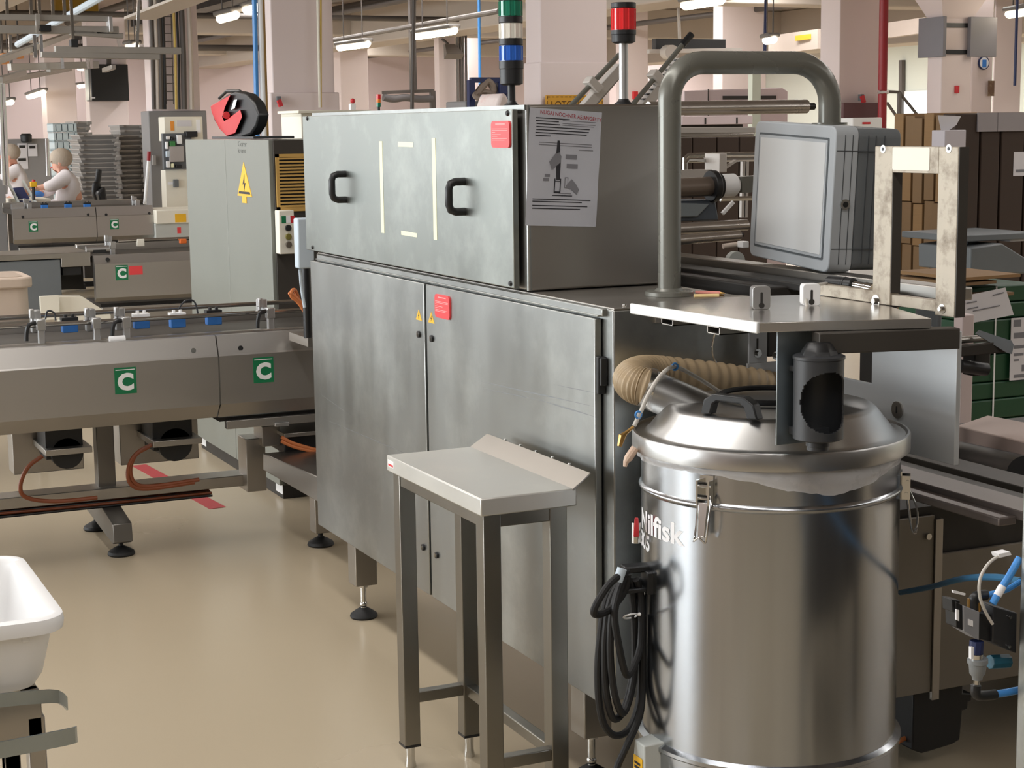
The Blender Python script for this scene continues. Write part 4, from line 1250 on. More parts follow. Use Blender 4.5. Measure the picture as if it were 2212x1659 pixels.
# support frame
XL = P(225, 1000, X=-6.68).x
yl = P(226, 1000, X=-6.68).y
lw2 = .033
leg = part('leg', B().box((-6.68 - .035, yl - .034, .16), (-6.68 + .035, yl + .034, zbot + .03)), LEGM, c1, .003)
part('foot_bar', B().prism([(-6.95, .10), (-6.95, .17), (-6.66, .17), (-6.40, .13), (-6.39, .06), (-6.42, .05), (-6.90, .085)], 'y', yl - .036, yl + .036), LEGM, c1, .003)
for (fx, fy) in ((-6.442, yl + .0), (-6.914, yl + .0)):
    part('foot', B().lathe([(.048, 0), (.052, .006), (.048, .016), (.028, .028), (.012, .036), (0, .036)], (fx, fy, 0), n=26).cyl((fx, fy, .03), (fx, fy, .09), .009, n=12), BLACKR, c1)
b0_, b1_ = P(0, 1092, X=-6.62), P(528, 1008, X=-6.62)
zbm = (b0_.z + b1_.z) / 2
part('long_beam', B().box((-6.72, -5.0, zbm - .045), (-6.60, P(545, 1010, X=-6.62).y, zbm)), STEELD, c1, .003)
part('beam_end_block', B().box((-6.66, P(523, 980, X=-6.60).y, zbm - .06), (-6.54, P(549, 980, X=-6.60).y + .03, P(535, 943, X=-6.60).z)), STEELD, c1, .003)
part('cable_tray', B().box((-6.70, -5.0, zbm - .072), (-6.585, P(455, 1020, X=-6.6).y, zbm - .069)).box((-6.588, -5.0, zbm - .072), (-6.585, P(455, 1020, X=-6.6).y, zbm - .064)), CHAR, c1)
ccy = P(470, 1020, X=-6.5).y
for k in range(5):
    pts = [(-6.66 + .014 * k, -5.0 + (ccy + 5.0) * j / 12, zbm - .058 + .004 * math.sin(j * 1.7 + k)) for j in range(13)]
    part('tray_cable', B().tube(smooth(pts, 3), .006, n=8), (BROWNC if k % 3 else CHAR), c1)
for (lp) in ([(92, 985), (60, 1010), (44, 1050), (58, 1075), (120, 1083), (210, 1075)], [(322, 965), (290, 985), (276, 1020), (285, 1048), (320, 1056), (420, 1042)], [(330, 960), (297, 978), (282, 1012), (292, 1044), (330, 1050), (430, 1036)]):
    part('motor_lead', B().tube(smooth([P(x, y, X=-6.46) for x, y in lp], 6), .008, n=8), BROWNC, c1)
for (x0, y0, x1, y1, bx0, by0, bx1, by1) in ((92, 920, 196, 1020, 25, 930, 182, 1012), (325, 902, 432, 1000, 257, 915, 430, 990)):
    a_, c_ = P(bx0, by0, X=-6.70), P(bx1, by1, X=-6.70)
    mo = part('motor_bracket', B().box((-6.82, a_.y, c_.z), (-6.70, c_.y, zbot + .02)), STEELD, c1, .003)
    a_, c_ = P(x0, y0, X=-6.45), P(x1, y1, X=-6.45)
    hgt = a_.z - c_.z
    ym, wy = (a_.y + c_.y) / 2, (c_.y - a_.y)
    part('drive_motor', B().box((-6.66, a_.y + .01, c_.z + hgt * .45), (-6.47, c_.y - .02, a_.z + .01)).cyl((-6.66, ym + .005, c_.z + hgt * .40), (-6.47, ym + .005, c_.z + hgt * .40), wy * .36, n=28).box((-6.64, ym - wy * .42, c_.z + hgt * .28), (-6.49, ym + wy * .40, c_.z + hgt * .5)), BLACKP, mo, .003)
    part('motor_shelf', B().box((-6.70, a_.y, c_.z + hgt * .42), (-6.42, c_.y + .005, c_.z + hgt * .54)), STEELD, mo, .002)
# parts under the second guard, next to the machine
a_, c_ = P(488, 905, X=-6.38), P(700, 890, X=-6.38)
part('lower_rail', B().box((-6.40, a_.y, P(488, 927, X=-6.38).z), (-6.37, YE, P(488, 909, X=-6.38).z)), STEELC, c1, .002)
part('under_tray', B().box((-6.75, a_.y - .02, P(488, 912, X=-6.38).z), (-6.40, YE, P(488, 903, X=-6.38).z)), DARK, c1)
q = P(607, 915, X=-6.365)
part('alu_latch', B().box((-6.37, q.y - .028, q.z - .009), (-6.352, q.y + .03, q.z + .006)), ALU, c1, .002)
a_, c_ = P(566, 922, X=-6.5), P(606, 962, X=-6.5)
part('motor_stub', B().box((-6.62, a_.y, c_.z), (-6.5, c_.y, a_.z)), STEELD, c1, .002)
a_, c_ = P(611, 932, X=-6.42), P(700, 975, X=-6.42)
part('drive_motor', B().box((-6.62, a_.y + .01, c_.z), (-6.44, YE - .05, a_.z - .02)), BLACKP, c1, .004)
part('motor_shelf', B().box((-6.62, a_.y, a_.z - .022), (-6.40, YE - .05, a_.z - .006)), STEELD, c1, .002)
for k in range(2):
    part('motor_lead', B().tube(smooth([P(608, 944 + 9 * k, X=-6.4), P(635, 958 + 7 * k, X=-6.4), P(685, 972 + 5 * k, X=-6.4), P(720, 978 + 5 * k, X=-6.4)], 5), .007, n=8), ORANGE, c1)
a_, c_, e_ = P(568, 980, X=-6.42), P(569, 1017, X=-6.42), P(690, 1050, X=-6.05)
part('cross_duct', B().hexa([P(568, 1015, X=-6.45), P(700, 1092, X=-5.90), P(700, 1092, X=-5.90) + Vector((0, .25, 0)), P(568, 1015, X=-6.45) + Vector((0, .25, 0))],
                            [P(568, 979, X=-6.45), P(700, 1036, X=-5.90), P(700, 1036, X=-5.90) + Vector((0, .25, 0)), P(568, 979, X=-6.45) + Vector((0, .25, 0))]), STEELD, c1, .003)
q = P(693, 1178, Z=0)
part('leg', B().box((q.x - .035, q.y - .03, .055), (q.x + .035, q.y + .045, P(680, 1060, X=q.x).z)), STEELD, c1, .003)
part('foot', B().lathe([(.048, 0), (.052, .006), (.048, .016), (.028, .028), (.012, .036), (0, .036)], (q.x, q.y, 0), n=26).cyl((q.x, q.y, .03), (q.x, q.y, .07), .010, n=12), BLACKR, c1)


# ---- second and third conveyors behind
def back_conveyor(xg, label, y0, y1, lip, band, low, bot, signs, seam, screws, scale):
    c = thing('conveyor', label, 'conveyor', (xg - .3, (y0 + y1) / 2, 0), 'parallel packing conveyors')
    zl, zbnd, zlow, zbot = P(*lip, X=xg - .03).z, P(*band, X=xg).z, P(*low, X=xg).z, P(*bot, X=xg - .055).z
    if seam:
        s = P(*seam, X=xg).y
        guard(c, xg, y0, s - .004, zl, zbnd, zlow, zbot, STEELC)
        guard(c, xg, s + .004, y1, zl, zbnd, zlow, zbot, STEELC)
    else:
        guard(c, xg, y0, y1, zl, zbnd, zlow, zbot, STEELC)
    for q in signs:
        c_sign(c, P(*q, X=xg), .082, .098, xg)
    for q in screws:
        p = P(*q, X=xg - .012)
        part('panel_screw', B().cyl(p + Vector((-.01, 0, 0)), p + Vector((.012, 0, .002)), .013, n=12), BLACKP, c)
    part('belt', B().box((xg - .60, y0, zl - .05), (xg - .075, y1, zl - .006)), DARK2, c)
    part('top_rail', B().box((xg - .66, y0, zl - .06), (xg - .60, y1, zl + .04)), STEELD, c, .004)
    part('under_frame', B().box((xg - .6, y0 + .05, zbot - .12), (xg - .12, y1, zbot - .02)), DARK, c)
    part('lower_rail', B().box((xg - .12, y0 + .05, zbot - .13), (xg - .09, y1, zbot - .04)), STEELC, c, .003)
    for yy in (y0 + .35, y1 - .35):
        part('leg', B().box((xg - .40, yy - .04, .05), (xg - .32, yy + .04, zbot)), STEELD, c)
        part('foot', B().lathe([(.05, 0), (.05, .01), (.02, .03), (.012, .06), (0, .06)], (xg - .36, yy, 0), n=20), BLACKR, c)
    return c, zl


XG2 = -11.4
y2a, y2b = P(206, 600, X=XG2).y, P(430, 600, X=XG2).y + .6
c2, zl2 = back_conveyor(XG2, 'middle brown steel conveyor with one green letter sign beside a pink note', y2a, y2b, (300, 548), (300, 567), (300, 640), (300, 648), [(263, 589)], None, [(232, 561)], 1)
part('label_note', B().box((XG2, P(279, 584, X=XG2).y, P(279, 594, X=XG2).z), (XG2 + .002, P(308, 584, X=XG2).y, P(279, 575, X=XG2).z)), REDP, c2, label='pink note')
rz = P(300, 519, X=XG2 - .2).z
part('guide_rod', B().cyl((XG2 - .2, P(255, 520, X=XG2 - .2).y, rz), (XG2 - .2, y2b, rz), .012, n=12), CHROME, c2)
for q in ((238, 525),):
    p = P(*q, X=XG2 - .2)
    clamp(c2, XG2 - .2, p.y, p.z, 1.2, False)
q = P(303, 524, X=XG2 - .2)
part('white_bracket', B().cb((q.x, q.y, q.z), (.04, .05, .05)), OFFW, c2, .004)
q = P(395, 521, X=XG2 - .18)
part('orange_sensor', B().cb(q, (.04, .045, .03)), mat('orange_sensor', (226, 110, 40), .5), c2, .004)
a_, c_ = P(185, 530, X=XG2 - .1), P(236, 548, X=XG2 - .1)
part('idler', B().cyl((XG2 - .1, a_.y, (a_.z + c_.z) / 2), (XG2 - .1, c_.y, (a_.z + c_.z) / 2), .025, n=16), ALU, c2)
part('transfer_gap', B().box((XG2 - .14, P(200, 545, X=XG2 - .1).y, P(200, 549, X=XG2).z), (XG2 - .07, P(228, 545, X=XG2 - .1).y, P(200, 542, X=XG2).z)), BLACKP, c2)
# grey feeder that hands over to the middle conveyor
fd = thing('feeder', 'flat grey feeder cabinet left of the middle conveyor', 'machine', (XG2 - .2, 0.5, 0))
a_ = P(200, 556, X=XG2 - .05)
yb0 = -5.0
part('body', B().box((XG2 - .5, yb0, P(50, 680, X=XG2 - .05).z), (XG2 - .06, P(132, 600, X=XG2 - .06).y, P(100, 562, X=XG2 - .05).z)), GREYBD, fd, .004)
part('end_frame', B().box((XG2 - .5, P(134, 600, X=XG2 - .05).y, P(165, 632, X=XG2 - .05).z), (XG2 - .30, P(196, 600, X=XG2 - .05).y, P(165, 556, X=XG2 - .05).z)), DARK, fd, .003)
part('end_plate', B().box((XG2 - .3, P(134, 600, X=XG2 - .05).y, P(165, 576, X=XG2 - .05).z), (XG2 - .05, P(197, 600, X=XG2 - .05).y, P(165, 555, X=XG2 - .05).z)), STEELD, fd, .003)
part('drive_box', B().box((XG2 - .3, P(138, 600, X=XG2 - .05).y, P(165, 595, X=XG2 - .05).z), (XG2 - .08, P(178, 600, X=XG2 - .05).y, P(165, 576, X=XG2 - .05).z)), BLACKP, fd, .004)
part('top_edge', B().box((XG2 - .5, yb0, P(100, 560, X=XG2 - .05).z), (XG2 - .05, P(198, 600, X=XG2 - .05).y, P(100, 548, X=XG2 - .05).z)), STEELD, fd, .004)
part('leg', B().box((XG2 - .35, .3, 0), (XG2 - .25, .4, P(50, 680, X=XG2 - .05).z)).box((XG2 - .35, yb0 + .1, 0), (XG2 - .25, yb0 + .2, P(50, 680, X=XG2 - .05).z)), STEELD, fd)
a_, c_ = P(86, 640, X=XG2 + .25), P(130, 690, X=XG2 + .25)
part('cover_plate', B().box((XG2 + .22, a_.y, c_.z), (XG2 + .25, c_.y, a_.z)), OFFW, fd, .003)
part('chute', B().prism([(P(130, 690, X=XG2 + .2).y, P(130, 700, X=XG2 + .2).z), (P(130, 690, X=XG2 + .2).y, P(130, 640, X=XG2 + .2).z), (P(180, 690, X=XG2 + .2).y, P(182, 640, X=XG2 + .2).z), (P(240, 690, X=XG2 + .2).y, P(240, 680, X=XG2 + .2).z), (P(240, 690, X=XG2 + .2).y, P(240, 700, X=XG2 + .2).z)], 'x', XG2 + .1, XG2 + .2), OFFW, fd, .003)

XG3 = -16.3
y3a, y3b = P(30, 500, X=XG3).y, P(333, 500, X=XG3).y
c3, zl3 = back_conveyor(XG3, 'far brown steel conveyor with two small green letter signs', y3a, y3b, (200, 447), (200, 468), (200, 512), (200, 521), [(72, 489), (247, 484)], (209, 480), [(49, 469), (190, 464), (229, 464), (322, 461)], 1)
for (xp, yp) in ((96, 446), (147, 444), (188, 444)):
    q = P(xp, yp, X=XG3 - .15)
    photo_eye(c3, XG3 - .15, q.y, q.z, 1.2)
for (xp, yp) in ((60, 442), (293, 436)):
    p = P(xp, yp, X=XG3 - .2)
    clamp(c3, XG3 - .2, p.y, p.z, 1.3, False)
part('idler', B().cyl(P(25, 452, X=XG3 - .2), P(50, 450, X=XG3 - .2), .05, n=14), ALU, c3)
# machine part beside the third conveyor
a_, c_ = P(334, 452, X=XG3 + .05), P(470, 520, X=XG3 + .05)
mm = thing('conveyor_drive', 'pale drive housing with yellow sticker at the end of the far conveyor', 'machine', (XG3 - .2, c_.y, 0))
part('housing', B().box((XG3 - .5, a_.y, 0.3), (XG3 + .05, c_.y + .4, P(400, 481, X=XG3 + .05).z)), GREYP, mm, .004)
part('top_cover', B().box((XG3 - .5, a_.y, P(400, 481, X=XG3 + .05).z), (XG3 + .10, c_.y + .4, P(400, 452, X=XG3 + .1).z)), OFFW, mm, .01)
part('sticker', B().box((XG3 + .10, P(378, 470, X=XG3 + .1).y, P(390, 480, X=XG3 + .1).z), (XG3 + .102, P(402, 470, X=XG3 + .1).y, P(390, 462, X=XG3 + .1).z)), YELL, mm)
part('pink_sticker', B().box((XG3 + .05, P(383, 500, X=XG3 + .05).y, P(390, 504, X=XG3 + .05).z), (XG3 + .052, P(391, 500, X=XG3 + .05).y, P(390, 491, X=XG3 + .05).z)), REDP, mm)
part('pedestal', B().box((XG3 - .4, a_.y + .1, 0), (XG3 - .1, c_.y + .2, 0.31)), DARK, mm)

# ================================================================== ELECTRICAL CABINET
EX1, EY0, EZ1 = -7.10, 2.15, P(582, 302, X=-7.10).z
EX0 = P(400, 303, Y=EY0).x
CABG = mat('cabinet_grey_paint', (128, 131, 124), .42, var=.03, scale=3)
ec = thing('electrical_cabinet', 'tall pale grey electrical cabinet with dark side and yellowed vent grille', 'cabinet', ((EX0 + EX1) / 2, EY0 + .3, 0))
xsm = P(489, 400, Y=EY0).x
ezb = P(520, 1003, Y=EY0).z
zp0 = P(450, 955, Y=EY0).z
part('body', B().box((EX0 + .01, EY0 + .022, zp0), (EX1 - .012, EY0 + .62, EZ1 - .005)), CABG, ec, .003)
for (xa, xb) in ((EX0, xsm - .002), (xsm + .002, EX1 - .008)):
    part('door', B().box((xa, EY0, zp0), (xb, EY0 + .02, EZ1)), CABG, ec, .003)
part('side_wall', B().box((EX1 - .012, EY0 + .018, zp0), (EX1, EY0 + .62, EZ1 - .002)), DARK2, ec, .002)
part('plinth', B().box((EX0 + .02, EY0 + .015, 0), (EX1 - .01, EY0 + .6, zp0)), DARK, ec, .002)
for (xx) in (EX0 + .02, EX1 - .11):
    part('plinth_marker', B().box((xx, EY0 + .013, .02), (xx + .10, EY0 + .0155, .105)), WHITEP, ec)
# vent grille
va, vb_ = P(594, 333, X=EX1), P(670, 455, X=EX1)
gr = part('vent_grille', B().box((EX1, va.y, vb_.z), (EX1 + .010, va.y + .014, va.z)).box((EX1, va.y, va.z - .014), (EX1 + .010, vb_.y, va.z)).box((EX1, va.y, vb_.z), (EX1 + .010, vb_.y, vb_.z + .02)), VENTY, ec)
part('vent_back', B().box((EX1, va.y, vb_.z), (EX1 + .001, vb_.y, va.z)), BLACKP, gr)
nsl = 15
for k in range(nsl):
    z = vb_.z + .024 + (va.z - vb_.z - .042) * k / (nsl - 1)
    part('slat', B().hexa([(EX1 + .003, va.y + .012, z - .004), (EX1 + .012, va.y + .012, z - .005), (EX1 + .012, vb_.y, z - .005), (EX1 + .003, vb_.y, z - .004)], [(EX1 + .003, va.y + .012, z + .003), (EX1 + .012, va.y + .012, z + .002), (EX1 + .012, vb_.y, z + .002), (EX1 + .003, vb_.y, z + .003)]), VENTY, gr)
# big yellow hazard triangle
q = P(528, 390, Y=EY0)
wz = P(528, 350, Y=EY0).z - P(528, 424, Y=EY0).z
wx = P(544, 424, Y=EY0).x - P(513, 424, Y=EY0).x
tz0 = P(528, 424, Y=EY0).z
hz_ = part('hazard_sign', B().prism([(q.x - wx / 2, tz0), (q.x + wx / 2, tz0), (q.x, tz0 + wz)], 'y', EY0 - .002, EY0), YELL, ec, label='yellow high voltage triangle')
part('hazard_edge', B().prism([(q.x - wx * .40, tz0 + wz * .07), (q.x + wx * .40, tz0 + wz * .07), (q.x + wx * .36, tz0 + wz * .14), (q.x - wx * .36, tz0 + wz * .14)], 'y', EY0 - .003, EY0 - .002), PRINTK, hz_)
part('hazard_mark', B().prism([(q.x, tz0 + wz * .16), (q.x + wx * .10, tz0 + wz * .40), (q.x + wx * .02, tz0 + wz * .38), (q.x + wx * .04, tz0 + wz * .64), (q.x - wx * .10, tz0 + wz * .34), (q.x - wx * .01, tz0 + wz * .36)], 'y', EY0 - .003, EY0 - .002), PRINTK, hz_)
part('hazard_tab', B().box((q.x - wx * .18, EY0 - .002, tz0 - .03), (q.x + wx * .12, EY0, tz0)), YELL, hz_)
for (xp, yp, s) in ((514, 316, 'Gorer'), (514, 330, 'krene')):
    q = P(xp, yp, Y=EY0)
    text('pencil_note', s, .034, mat('pencil_grey', (112, 114, 110), .6), ec, YM((q.x, EY0 - .0008, q.z)), ext=.0002, xs=1.6)
# push-button station
ba, bb = P(598, 455, X=EX1 + .06), P(638, 548, X=EX1 + .06)
bs = thing('button_station', 'white push-button box with three round buttons below a tricolour sticker', 'control box', (EX1 + .03, (ba.y + bb.y) / 2, bb.z))
part('box', B().box((EX1, ba.y + .008, bb.z), (EX1 + .06, bb.y, ba.z)), OFFW, bs, .004)
by = P(622, 500, X=EX1 + .06).y
for i, (yp, m) in enumerate(((492, BLACKP), (511, mat('olive_button', (120, 112, 52), .4)), (528, mat('grey_button', (96, 88, 78), .4)))):
    z = P(622, yp, X=EX1 + .06).z
    part('button', B().cyl((EX1 + .06, by, z), (EX1 + .072, by, z), .0135, n=18), m, bs, .002)
f0, f1 = P(608, 467, X=EX1 + .06), P(637, 481, X=EX1 + .06)
wf = (f1.y - f0.y) / 3
for i, m in enumerate((GREEN, WHITEL, REDH)):
    part('sticker_band', B().box((EX1 + .06, f0.y + wf * i, f1.z), (EX1 + .0615, f0.y + wf * (i + 1), f0.z)), m, bs)
# pale box on a black post, just left of the machine
ja, jb = P(642, 472, X=-6.0), P(669, 580, X=-6.0)
jx = thing('junction_box', 'pale blue-grey flat box on a black post at the left machine edge', 'box', (-6.0, (ja.y + jb.y) / 2, zl))
part('box', B().box((-6.05, ja.y, jb.z), (-6.0, jb.y + .02, ja.z)), LIGHTBL, jx, .006)
part('post', B().cyl((-6.08, P(662, 620, X=-6.08).y, zl + .0), (-6.08, P(662, 620, X=-6.08).y, jb.z + .05), .016, n=14), BLACKP, jx)
part('hose', B().tube([P(648, 582, X=-6.03), P(650, 610, X=-6.04), P(654, 640, X=-6.05), P(658, 664, X=-6.05)], .006, n=8), LIGHTBL, jx)
part('base_foot', B().box((-6.28, P(655, 690, X=-6.1).y, zl - .03), (-6.05, P(655, 690, X=-6.1).y + .12, zl + .002)), STEELD, jx)
oc = thing('orange_cable', 'pair of orange cables bending up beside the black post', 'cable', P(650, 668, X=-6.3))
for k in range(2):
    part('strand', B().tube(smooth([P(660 - 3 * k, 672, X=-6.28), P(648 - 4 * k, 652, X=-6.28), P(634 - 4 * k, 638 + 3 * k, X=-6.28), P(626 + 4 * k, 634 - 4 * k, X=-6.28), P(632 + 6 * k, 640 - 12 * k, X=-6.32), P(650, 660, X=-6.36)], 5), .0075, n=8), ORANGE, oc)

# hose reel on top of the cabinet
q0 = P(508, 300, Y=2.32)
hr = thing('hose_reel', 'red and black hose reel standing on top of the grey electrical cabinet', 'hose reel', (q0.x, 2.32, EZ1))
kr = (q0 - CAM).dot(_fw) / FPX


def hp_(x, y, dy=0.0):
    return P(x, y, Y=2.32 + dy)


out = [(466, 222), (490, 204), (508, 197), (530, 203), (548, 222), (557, 248), (552, 272), (540, 290), (520, 297), (490, 296), (476, 280), (463, 262), (456, 240)]
bk = B()
n = len(out)
vs = [hp_(x, y, 0.02) for x, y in out] + [hp_(x, y, 0.02) + Vector((.02, .05, 0)) for x, y in out]
bk.add(vs, [tuple(range(n - 1, -1, -1)), tuple(range(n, 2 * n))] + [(i, (i + 1) % n, n + (i + 1) % n, n + i) for i in range(n)])
part('drum_case', bk, BLACKP, hr, .008)
red = [(455, 229), (498, 205), (486, 232), (480, 252), (484, 262), (496, 254), (519, 237), (523, 252), (508, 288), (490, 294), (474, 278), (464, 258), (457, 242)]
n = len(red)
rb = B()
vs = [hp_(x, y, 0.0) for x, y in red] + [hp_(x, y, 0.025) for x, y in red]
rb.add(vs, [tuple(range(n - 1, -1, -1)), tuple(range(n, 2 * n))] + [(i, (i + 1) % n, n + (i + 1) % n, n + i) for i in range(n)])
part('red_cover', rb, REDH, hr, .003)
part('hub', B().cyl(hp_(489, 249, -.006), hp_(489, 249, .01), .018, n=18), REDH, hr, .002)
part('carry_bar', B().tube([hp_(474, 212, .05), hp_(490, 197, .05), hp_(518, 197, .05), hp_(530, 205, .05)], .008, n=8), BLACKP, hr)
part('sticker', B().add([hp_(505, 216, -.001), hp_(512, 215, -.001), hp_(507, 234, -.001), hp_(499, 237, -.001)] + [hp_(505, 216, .021), hp_(512, 215, .021), hp_(507, 234, .021), hp_(499, 237, .021)], [(0, 1, 2, 3), (7, 6, 5, 4), (0, 4, 5, 1), (1, 5, 6, 2), (2, 6, 7, 3), (3, 7, 4, 0)]), WHITEL, hr)
part('stand', B().box((hp_(466, 299).x, 2.30, EZ1), (hp_(556, 299).x, 2.50, EZ1 + .012)), CHAR, hr, .002)

# ================================================================== WHITE TUB ON A RACK (left foreground)
zt_ = .80
fr_, rr_ = P(147, 1332, Z=zt_), P(88, 1188, Z=zt_)
tX1, tX0, tY1 = fr_.x, rr_.x, fr_.y
tY0 = tY1 - .62
zbt_ = P(112, 1488, X=tX1 - .03).z
tub = thing('plastic_tub', 'open white plastic tub at the left border of the view', 'tub', ((tX0 + tX1) / 2, (tY0 + tY1) / 2, zbt_))
tb = B()


def ringpts(x0, x1, y0, y1, z, r):
    return [(x, y, z) for x, y in rr(x0, y0, x1, y1, r, 6)]


rings = [ringpts(tX0 + .012, tX1 - .012, tY0 + .012, tY1 - .012, zt_ - .024, .05), ringpts(tX0, tX1, tY0, tY1, zt_ - .026, .055), ringpts(tX0 - .002, tX1 + .002, tY0 - .002, tY1 + .002, zt_ - .012, .056), ringpts(tX0, tX1, tY0, tY1, zt_ - .002, .055), ringpts(tX0 + .008, tX1 - .008, tY0 + .008, tY1 - .008, zt_, .05), ringpts(tX0 + .022, tX1 - .022, tY0 + .022, tY1 - .022, zt_ - .001, .045), ringpts(tX0 + .028, tX1 - .028, tY0 + .028, tY1 - .028, zt_ - .010, .042), ringpts(tX0 + .052, tX1 - .048, tY0 + .048, tY1 - .048, zbt_ + .012, .045), ringpts(tX0 + .066, tX1 - .062, tY0 + .062, tY1 - .062, zbt_ + .005, .04)]
outer = [ringpts(tX0 + .016, tX1 - .016, tY0 + .016, tY1 - .016, zt_ - .024, .05), ringpts(tX0 + .036, tX1 - .034, tY0 + .034, tY1 - .034, zbt_ + .02, .05), ringpts(tX0 + .046, tX1 - .046, tY0 + .046, tY1 - .046, zbt_, .045)]
allr = outer[::-1] + rings
m_ = len(allr[0])
vs = [p for rg in allr for p in rg]
fs = [(j * m_ + i, j * m_ + (i + 1) % m_, (j + 1) * m_ + (i + 1) % m_, (j + 1) * m_ + i) for j in range(len(allr) - 1) for i in range(m_)]
fs += [tuple(range(m_ - 1, -1, -1)), tuple(range((len(allr) - 1) * m_, len(allr) * m_))]
tb.add(vs, fs)
part('body', tb, WHITEP, tub, ang=50)
part('corner_rib', B().box((tX1 - .028, tY1 - .075, zbt_ + .09), (tX1 - .014, tY1 - .062, zt_ - .025)), WHITEP, tub, .003)
rk = thing('tub_rack', 'galvanised strap rack on steel legs carrying the white tub', 'rack', ((tX0 + tX1) / 2, (tY0 + tY1) / 2, 0))
s0y = tY1 - .03
zs1 = zbt_ - .004


def strap(pts, h, m, nm):
    b = B()
    vs = []
    for p in pts:
        vs += [Vector(p) + Vector((0, 0, h / 2)), Vector(p) - Vector((0, 0, h / 2))]
    k = len(pts)
    th = []
    for i, p in enumerate(pts):
        a_ = Vector(pts[max(0, i - 1)])
        c_ = Vector(pts[min(k - 1, i + 1)])
        d_ = (c_ - a_).normalized()
        nn = Vector((d_.y, -d_.x, 0)) * .004
        th += [Vector(p) + nn + Vector((0, 0, h / 2)), Vector(p) + nn - Vector((0, 0, h / 2))]
    o_ = len(vs)
    fs = []
    for i in range(k - 1):
        fs += [(2 * i, 2 * i + 1, 2 * i + 3, 2 * i + 2), (o_ + 2 * i, o_ + 2 * i + 2, o_ + 2 * i + 3, o_ + 2 * i + 1), (2 * i, 2 * i + 2, o_ + 2 * i + 2, o_ + 2 * i), (2 * i + 1, o_ + 2 * i + 1, o_ + 2 * i + 3, 2 * i + 3)]
    fs += [(0, o_, o_ + 1, 1), (2 * k - 2, 2 * k - 1, o_ + 2 * k - 1, o_ + 2 * k - 2)]
    b.add(vs + th, fs)
    return part(nm, b, m, rk)


ks = (P(100, 1510, X=tX1) - CAM).dot(_fw) / FPX
strap([P(-500, 1590, X=tX1 - .02), P(-20, 1514, X=tX1 - .02), P(60, 1506, X=tX1 - .02), P(110, 1503, X=tX1 - .02), P(124, 1505, X=tX1 - .025), P(135, 1512, X=tX1 - .05), P(142, 1520, X=tX1 - .09)], 30 * ks, GALV, 'strap')
strap([P(-500, 1690, X=tX1 + .04), P(-20, 1623, X=tX1 + .04), P(60, 1608, X=tX1 + .04), P(140, 1592, X=tX1 + .04), P(158, 1588, X=tX1 + .04), P(162, 1586, X=tX1 + .01)], 36 * ks, GALV, 'strap')
part('shelf_top', B().box((tX0 + .05, tY0, zbt_ - .012), (tX1 - .06, tY1 - .075, zbt_ - .001)), OFFW, rk, .002)
zf = P(50, 1545, X=tX1 - .08).z
part('frame_rail', B().box((tX1 - .10, tY0, zf - .035), (tX1 - .06, P(92, 1560, X=tX1 - .06).y, zbt_ - .012)), STEELD, rk, .002)
for (xa, xb) in ((58, 97), (2, 32)):
    for xx in (tX1 - .10, tX0 + .08):
        if xa == 2 and xx > -3:
            continue
        ya_, yb_ = P(58, 1600, X=tX1 - .08).y, P(96, 1600, X=tX1 - .08).y
        part('leg', B().box((xx, ya_, 0), (xx + .04, yb_, zf)), STEELD, rk, .002)
for xx in (tX1 - .10, tX0 + .08):
    part('leg', B().box((xx, tY0 + .03, 0), (xx + .04, tY0 + .07, zf)), STEELD, rk, .002)
part('cross_strut', B().box((tX0 + .08, P(70, 1600, X=tX1 - .08).y - .015, zf - .04), (tX1 - .08, P(70, 1600, X=tX1 - .08).y + .015, zbt_ - .012)), STEELD, rk, .002)
# beige tub far left, on the bench between the conveyors
XT = -8.3
a_ = P(75, 620, X=XT)
bt = thing('plastic_tub', 'beige plastic tub with lid bag at the left edge behind the near conveyor', 'tub', (XT - .2, a_.y - .3, P(40, 690, X=XT).z))
z0_, z1_ = P(40, 690, X=XT).z, P(40, 600, X=XT).z
part('body', B().prism(rr(XT - .42, a_.y - .62, XT - .02, a_.y - .02, .06, 4), 'z', z0_, z1_ - .03), mat('beige_plastic', (214, 196, 180), .5), bt, .006)
part('rim', B().prism(rr(XT - .44, a_.y - .64, XT, a_.y, .07, 4), 'z', z1_ - .05, z1_ + .0), mat('beige_plastic', (214, 196, 180), .5), bt, .008)
part('inner_floor', B().prism(rr(XT - .40, a_.y - .60, XT - .04, a_.y - .04, .05, 4), 'z', z1_ - .001, z1_ + .002), mat('beige_plastic_inner', (186, 168, 152), .5), bt)
bn = thing('bench', 'low steel bench under the beige tub', 'bench', (XT - .2, a_.y - .3, 0))
part('top', B().box((XT - .5, a_.y - .8, z0_ - .04), (XT + .05, a_.y + .03, z0_ - .001)), STEELD, bn, .003)
for (xx, yy) in ((XT - .48, a_.y - .78), (XT, a_.y - .78), (XT - .48, a_.y - .03), (XT, a_.y - .03)):
    part('leg', B().box((xx, yy, 0), (xx + .04, yy + .04, z0_ - .04)), STEELD, bn)
# further supports of the near conveyor and the feeder, left of the view
for yy in (-2.2, -4.6):
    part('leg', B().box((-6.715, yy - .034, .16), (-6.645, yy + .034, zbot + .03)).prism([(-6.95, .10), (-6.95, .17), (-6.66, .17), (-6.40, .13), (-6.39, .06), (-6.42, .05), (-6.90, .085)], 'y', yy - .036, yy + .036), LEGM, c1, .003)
    for fx in (-6.442, -6.914):
        part('foot', B().lathe([(.048, 0), (.052, .006), (.048, .016), (.028, .028), (.012, .036), (0, .036)], (fx, yy, 0), n=20).cyl((fx, yy, .03), (fx, yy, .09), .009, n=10), BLACKR, c1)

